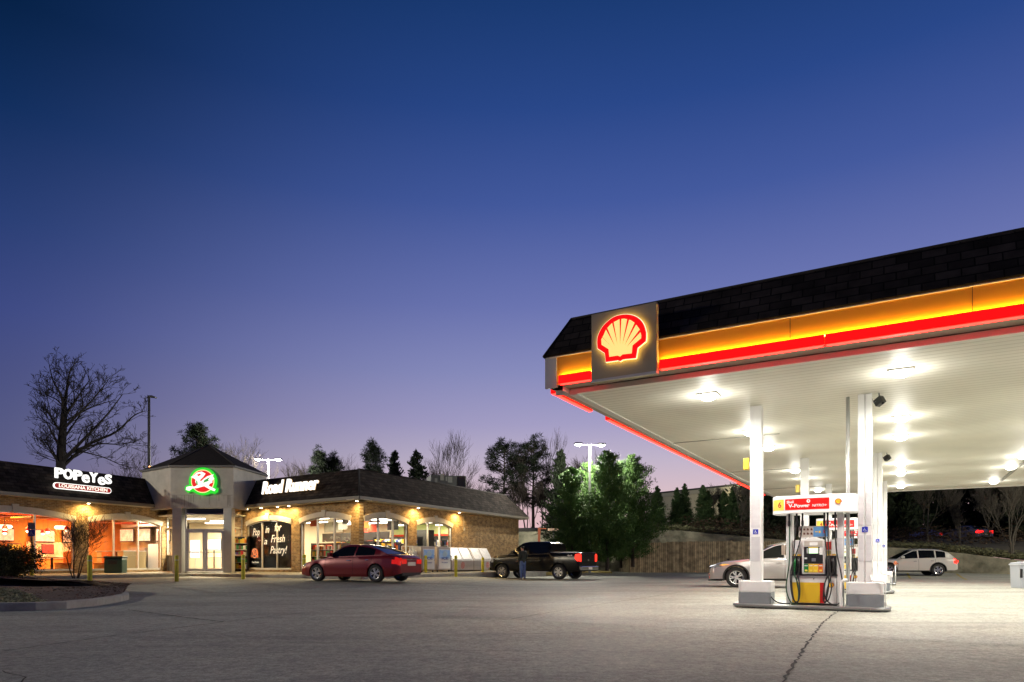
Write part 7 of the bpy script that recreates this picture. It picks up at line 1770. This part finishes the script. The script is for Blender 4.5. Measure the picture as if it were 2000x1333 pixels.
def conifer(label, x, y, z, H_, W_, seed, n=16000, m=None, group='cedars beside the lot', name='cedar_tree', shape=1.0, low=.06, leaf=.16, uneven=.35, droop=.1, trunkr=.018):
    """dense cone of sprays on many upswept limbs"""
    m = m or M_cedar; r_ = np.random.RandomState(seed); t_ = thing(name, label, 'tree', (x, y, z), 0, group); trunk_obj(t_, H_, H_*trunkr, M_bark, .9, seed, .01)
    nl = 150; CC = []; DD = []; LL = []
    for k in range(nl):
        f_ = ((k+r_.rand())/nl); h_ = H_*(low+(1-low)*f_); prof = (1-f_)**shape*(.75+.25*min(1, f_*5)); rad = W_*prof*(1-uneven+uneven*2*r_.rand()); a = r_.rand()*6.283
        up = .35+.5*f_; e = np.array([math.cos(a)*rad, math.sin(a)*rad, min(up*rad*1.3, H_*.25)]); c0 = np.array([0, 0, h_-.12*H_*(1-f_)*.5])
        mm = int(n/nl*(.35+1.3*prof)); s_ = r_.rand(mm)**.6; P_ = c0+e*s_[:, None]+r_.randn(mm, 3)*(.022*H_*(.4+s_[:, None]))*np.array([1, 1, .7])*(.15+prof)
        CC.append(P_); d = e/np.linalg.norm(e+1e-6)+r_.randn(mm, 3)*.55; d[:, 2] += .35; DD.append(d); LL.append(leaf*(.6+.8*r_.rand(mm)))
    CC, DD, LL = np.vstack(CC), np.vstack(DD), np.hstack(LL); cards('crown', CC, DD, LL, LL*.34, m, t_, seed); return t_
def at(px, py_base, py_top, Y, z=None):
    zb_ = ZP(py_base, Y) if z is None else z; return (px-1000)/F*Y, Y, zb_, ZP(py_top, Y)-zb_
# big bare tree and the small bare ones, left to right
def big_tree():
    """an old spreading tree: a trunk and named leaders whose tips were read from the photo"""
    Y = 52.0; r_ = random.Random(5); o = P(118, 1100, Y); t_ = thing('bare_tree', 'large spreading leafless tree with thick dark trunk behind the restaurant roof', 'tree', (o.x, Y, 0), 0, 'bare trees')
    M_db = mat('dark_bark', (.014, .011, .010), .95); W3 = lambda px, py, dy=0: P(px, py, Y+dy)-Vector((o.x, Y, 0))
    T = MB(); trunk = [Vector((0, 0, 0)), W3(118, 960), W3(119, 900), W3(121, 860), W3(124, 825), W3(126, 795)]
    T.tube(trunk, [.44, .38, .34, .30, .25, .20], 10, cap=False); T.build('trunk', M_db, parent=t_, fixn=False)
    C_ = MB()
    def twig(p, d, ln, rad, lv):
        k = 3; pts = [p.copy()]; q = p.copy(); dd = d.copy()
        for i in range(k):
            dd = (dd+Vector((r_.uniform(-1, 1), r_.uniform(-1, 1), r_.uniform(-.6, .9)))*.34).normalized(); q = q+dd*ln/k; pts.append(q.copy())
        C_.tube(pts, [max(.012, rad*(1-.45*i/k)) for i in range(k+1)], 3, cap=False)
        if lv >= 3: return
        for j in range(r_.randint(2, 3)):
            f_ = r_.uniform(.3, 1); i0 = min(k-1, int(f_*k)); bp = pts[i0].lerp(pts[i0+1], min(1, f_*k-i0))
            nd = (dd+Vector((r_.uniform(-1, 1), r_.uniform(-1, 1), r_.uniform(-.5, .8)))*.9).normalized(); twig(bp, nd, ln*r_.uniform(.5, .75), rad*.6, lv+1)
    def leader(path, r0, dens=1.0, r1=.03):
        pts = bez([W3(a, b, c) for a, b, c in path], 15); n = len(pts); C_.tube(pts, [r0+(r1-r0)*(i/(n-1))**.8 for i in range(n)], 6, cap=False)
        for i in range(2, n):
            for _ in range(2 if r_.random() < .62*dens else 1):
                if r_.random() > .80*dens: continue
                d = (pts[i]-pts[i-1]).normalized(); side = Vector((r_.uniform(-1, 1), r_.uniform(-1, 1), r_.uniform(-.2, .9))).normalized(); rr_ = r0+(r1-r0)*(i/(n-1))**.8
                twig(pts[i], (d*.7+side).normalized(), r_.uniform(.7, 1.7)*(1.15-.5*i/n), max(.022, rr_*.42), 0)
    Ls = [([(126,795,0),(130,765,.4),(134,735,.6),(141,716,.8)], .17), ([(126,800,0),(118,770,-.4),(104,745,-.8),(96,712,-1)], .15), ([(125,815,0),(146,785,.8),(164,758,1.2),(176,742,1.6)], .15), ([(122,840,0),(150,812,-.8),(182,780,-1.4),(208,748,-1.8)], .15),
          ([(120,862,0),(140,835,1),(160,800,1.5),(158,764,2)], .12), ([(119,905,0),(160,862,-.6),(205,815,-1),(240,770,-1.3)], .20), ([(119,915,0),(170,870,.8),(225,845,1.3),(262,812,1.6),(286,803,2)], .19), ([(140,884,0),(190,868,-.6),(232,868,-1),(268,862,-1.2)], .10), ([(150,880,0),(200,893,.8),(235,908,1.3),(258,914,1.6)], .07),
          ([(122,850,0),(106,825,.5),(92,805,.9),(80,796,1.2)], .13), ([(120,880,0),(104,850,-.7),(92,828,-1),(80,815,-1.2)], .13), ([(119,905,0),(104,885,.6),(92,868,1),(84,858,1.3)], .13), ([(119,912,0),(108,895,-.6),(96,880,-1),(86,876,-1.3)], .12), ([(126,798,0),(112,782,.8),(100,776,1.3),(88,770,1.6)], .09), ([(124,825,0),(170,800,.5),(196,790,.8),(222,782,1)], .09)]
    for p_, r0 in Ls: leader(p_, r0*.85, .80, .022)
    C_.build('crown', M_db, parent=t_, fixn=False)
big_tree()
for px, top_, Y, sd, lb, sp in ((196, 900, 62, 3, 'tiny bare tree showing over the restaurant roof right of the lettering', .55), (305, 868, 58, 4, 'bare tree behind the unlit lamp post', .6), (345, 850, 64, 5, 'slim bare tree left of the pine behind the tower', .35), (442, 845, 62, 6, 'bare tree behind the right slope of the tower roof', .4), (480, 862, 62, 7, 'bare tree between the tower roof and the floodlight', .45), (585, 885, 66, 8, 'thin bare tree right of the floodlight behind the shop roof', .4), (665, 880, 66, 30, 'faint bare tree between the two pairs of pines', .4), (845, 905, 64, 31, 'bare tree left of the tallest bare tree over the side roof', .6), (930, 920, 64, 32, 'low bare tree right of the rooftop air unit', .6)):
    x, y, z, h = at(px, 0, top_, Y, 0.0); bare_tree(lb, x, y, z, h, sd, spread=sp, levels=6, trunk=.014, nb=(2, 3), first=.3, minr=.010)
x, y, z, h = at(882, 0, 842, 60, 0.0); bare_tree('tall upright bare tree behind the rooftop air unit', x, y, z, h, 9, spread=.42, levels=6, trunk=.013, nb=(3, 3), first=.34, kids_up=.5, minr=.010)
x, y, z, h = at(1029, 0, 836, 62, 0.0); bare_tree('tall slender bare tree between the two big pines', x, y, z, h, 10, spread=.3, levels=6, trunk=.013, nb=(3, 3), first=.36, kids_up=.6, minr=.010)
for px, bs_, top_, Y, sd, lb in ((1010, 1040, 930, 60, 33, 'bare sapling under the left big pine'), (1058, 1040, 940, 59, 34, 'bare sapling under the right big pine'), (1165, 1040, 872, 60, 35, 'bare tree top behind the floodlight pole')):
    x, y, z, h = at(px, bs_, top_, Y); bare_tree(lb, x, y, z, h, sd, spread=.4, levels=5, trunk=.012, nb=(3, 4), first=.3, minr=.011)
# pines
for px, top_, Y, w_, sd, lb, low in ((384, 836, 60, 1.9, 40, 'dark pine behind the tower roof', .62), (624, 882, 62, 1.0, 41, 'small dark pine left of a matching smaller one behind the shop roof', .6), (652, 892, 63, .8, 42, 'smallest dark pine behind the shop roof', .6), (729, 870, 60, 1.25, 43, 'dark pine behind the ridge above the brick corner', .6), (984, 866, 62, 2.5, 46, 'tall dark pine with loose crown, left one beyond the side roof', .50), (1042, 862, 62, 2.2, 47, 'tall dark pine with loose crown, right one beyond the side roof', .50)):
    x, y, z, h = at(px, 0, top_, Y, 0.0); pine(lb, x, y, z, h, w_, sd, low=low, dens=.95 if w_ > 2 else (1.3 if w_ > 1.8 else .75), cl=.28)
for px, top_, Y, w_, sd, lb in ((771, 886, 62, 2.1, 44, 'dark full spruce left of the darker cone shaped one behind the side roof'), (814, 884, 60, 2.2, 45, 'dark cone shaped spruce nearest the air unit behind the side roof'), (1095, 884, 56, 2.0, 49, 'dark spire of a cedar behind the lit green trees')):
    x, y, z, h = at(px, 0, top_, Y, 0.0); conifer(lb, x, y, z, h, w_, sd, n=9000, m=M_pine, group='pines behind the shops', name='spruce_tree', leaf=.30, shape=.85)
# lit green cedars by the side lot
for px, bs_, top_, Y, w_, sd, lb, nn in ((1117, 1105, 918, 47.5, 1.9, 50, 'bright green cedar nearest the truck', 30000), (1150, 1105, 905, 50.5, 1.7, 51, 'green cedar just under the floodlight pole', 22000), (1186, 1115, 886, 46.5, 2.1, 52, 'tallest green cedar in the middle of the lit clump', 38000), (1236, 1108, 892, 48.5, 2.3, 53, 'wide green cedar at the right of the lit clump', 38000), (1212, 1110, 905, 51.5, 1.8, 54, 'green cedar tucked behind the two big ones', 20000)):
    x, y, z, h = at(px, bs_, top_, Y); conifer(lb, x, y, z, h, w_, sd, n=nn, leaf=.125, shape=.66, low=.12, uneven=.42)
# narrow arborvitae on the bank
for px, bs_, top_, Y, w_, sd, lb in ((1284, 1034, 948, 58, .85, 60, 'narrow dark conifer at the left end of the row, touching the green cedars'), (1322, 1031, 951, 58, .66, 61, 'narrow dark conifer, left of the close pair before the pale building'), (1337, 1032, 943, 58.6, .74, 62, 'narrow dark conifer, right and taller of the close pair'), (1373, 1034, 946, 57.5, .82, 63, 'narrow dark conifer standing alone before the pale building'), (1383, 1035, 957, 57.9, .70, 64, 'shorter twin leaning on the lone narrow conifer'), (1414, 1036, 958, 58.5, .85, 65, 'narrow green conifer left of the pale trunked bare tree'), (1431, 1038, 949, 58, .75, 66, 'narrow green conifer just left of the white column')):
    x, y, z, h = at(px, bs_, top_, Y); conifer(lb, x, y, z-.15, h, w_, sd, n=16000, m=M_arbor, group='narrow conifers on the bank', name='arborvitae', leaf=.10, shape=.72, low=.02, uneven=.10, trunkr=.012)
# bare trees on the bank to the right
for px, bs_, top_, Y, sd, lb, sp, ml in ((1447, 1048, 935, 54, 70, 'pale trunked bare tree left of the white column', .5, 1), (1403, 1036, 940, 60, 71, 'twiggy bare tree before the pale building', .5, 1), (1812, 1070, 905, 52, 72, 'pale forked bare tree behind the white suv', .42, 1), (1874, 1074, 945, 52, 73, 'slim bare tree left of the glowing tail lamps', .4, 1), (1977, 1098, 905, 46, 74, 'pale bare tree beside the grey cabinet', .45, 2), (1930, 1072, 930, 56, 75, 'bare tree deep in the dark woods at the right', .45, 1)):
    x, y, z, h = at(px, bs_, top_, Y); bare_tree(lb, x, y, z-.1, h, sd, spread=sp, levels=6, trunk=.016, nb=(2, 3), first=.26, m=M_barklight, kids_up=.45, minr=.010, multi=ml, group='bare trees on the bank')
# dark woods at the right
rw_ = random.Random(77)
wd_pos = [(1500, 57), (1535, 63), (1575, 60), (1620, 64), (1665, 60), (1705, 66), (1745, 61), (1775, 84), (1810, 62+20), (1850, 86), (1895, 84), (1935, 80), (1975, 84), (2020, 60), (2060, 68), (1720, 90), (1640, 86), (2000, 76), (1870, 92), (1480, 66), (2110, 62), (1785, 76), (1955, 90), (1830, 80)]
kinds = ['dense dark tree', 'tall dark conifer', 'broad dark tree']
for i, (px, Y) in enumerate(wd_pos):
    x = (px-1000)/F*Y; z = bank_z(x, Y)-.2; h = rw_.uniform(9.5, 13)*Y/70
    where = 'behind the pumps' if px < 1720 else ('behind the far canopy edge' if px < 1900 else 'at the right edge of the woods')
    ords = ['first', 'second', 'third', 'fourth', 'fifth', 'sixth', 'seventh', 'eighth', 'ninth', 'tenth', 'eleventh', 'twelfth']
    sib = sorted([q for q in wd_pos if (q[0] < 1720) == (px < 1720) and (q[0] < 1900) == (px < 1900)]); ix = sib.index((px, Y))
    conifer(f'dark leafy tree {where}, {ords[ix]} from the left', x, Y, z, h, rw_.uniform(2.3, 3.3)*Y/70, 100+i, n=5200, m=M_woods, group='dark woods on the bank', name='woodland_tree', leaf=.42, shape=.42, low=.04, uneven=.4)
# ivy and weeds along the wall top, shrubs on the bank
def gen_wall(r_):
    i = r_.randint(2, nb-2); f_ = r_.rand(); p = wpts[i].lerp(wpts[i+1], f_); dy = r_.rand()**2*3.5
    return (p.x*(1+dy*.018), p.y+.1+dy, p.z+.05+dy*.12+r_.rand()*.28)
scatter_chips('bank_weeds', 15000, gen_wall, .07, mat('weed_leaf', (.14, .15, .07), .8, var=.6, vscale=3, vcol=(.07, .06, .03)), 'low weeds and ivy along the top of the retaining wall', 8)
def gen_under(r_):
    while True:
        x, y = r_.uniform(14, 62), r_.uniform(45, 74)
        zb_ = bank_z(x, y); i = 0
        if zb_ > 1.2 and y > 51 and not (38 < x < 56 and y > 56): return (x, y, zb_+r_.rand()**2*1.0)
scatter_chips('undergrowth', 26000, gen_under, .085, mat('brown_undergrowth', (.07, .04, .022), .9, var=.6, vscale=2, vcol=(.025, .022, .012)), 'brown undergrowth under the dark trees on the bank', 18)
# shrub and small tree in the planting bed
def shrub(label, x, y, z, W_, H_, seed, n=9000):
    t_ = thing('shrub', label, 'shrub', (x, y, z)); r_ = np.random.RandomState(seed); mb = MB()
    for k in range(26):
        a = r_.rand()*6.28; q = r_.rand()**.5; mb.tube([(0, 0, 0), (math.cos(a)*W_*q*.5, math.sin(a)*W_*q*.5, H_*.45), (math.cos(a)*W_*q, math.sin(a)*W_*q, H_*(.6+.4*r_.rand()))], [.016, .010, .005], 4, cap=False)
    mb.build('stems', M_bark, parent=t_, fixn=False)
    cl = r_.randn(110, 3); cl /= np.linalg.norm(cl, axis=1)[:, None]; cl *= (r_.rand(110)**.4)[:, None]; cl = cl*[W_, W_, H_*.5]+[0, 0, H_*.52]
    Cn = np.repeat(cl, n//110, 0); Cn = Cn+r_.randn(*Cn.shape)*[.13, .13, .11]; D = r_.randn(*Cn.shape); D[:, 2] += .3
    Cn[:, 2] = np.maximum(Cn[:, 2], .03); L_ = r_.uniform(.04, .09, len(Cn)); cards('foliage', Cn, D, L_, L_*.5, M_shrub, t_, seed); return t_
x, y, z, h = at(18, 1133, 1072, 27, .33); shrub('rounded leafy dark shrub at the left edge of the planting bed', x, y, z-.05, 1.28, 1.35, 5, 12000)
x, y, z, h = at(-45, 1136, 1075, 25, .33); shrub('leafy dark shrub cut by the left edge of the photo', x, y, z-.05, 1.1, 1.3, 6, 9000)
Y_ = 27.5; x = (148-1000)/F*Y_
bare_tree('small multi-stemmed bare tree in the planting bed before the brick pier', x, Y_, .28, ZP(978, Y_)-.28, 14, spread=.78, levels=5, trunk=.0150, nb=(2, 3), first=.34, name='bare_tree', kids_up=.40, multi=4, minr=.0055, group='bare trees', wig=.08)
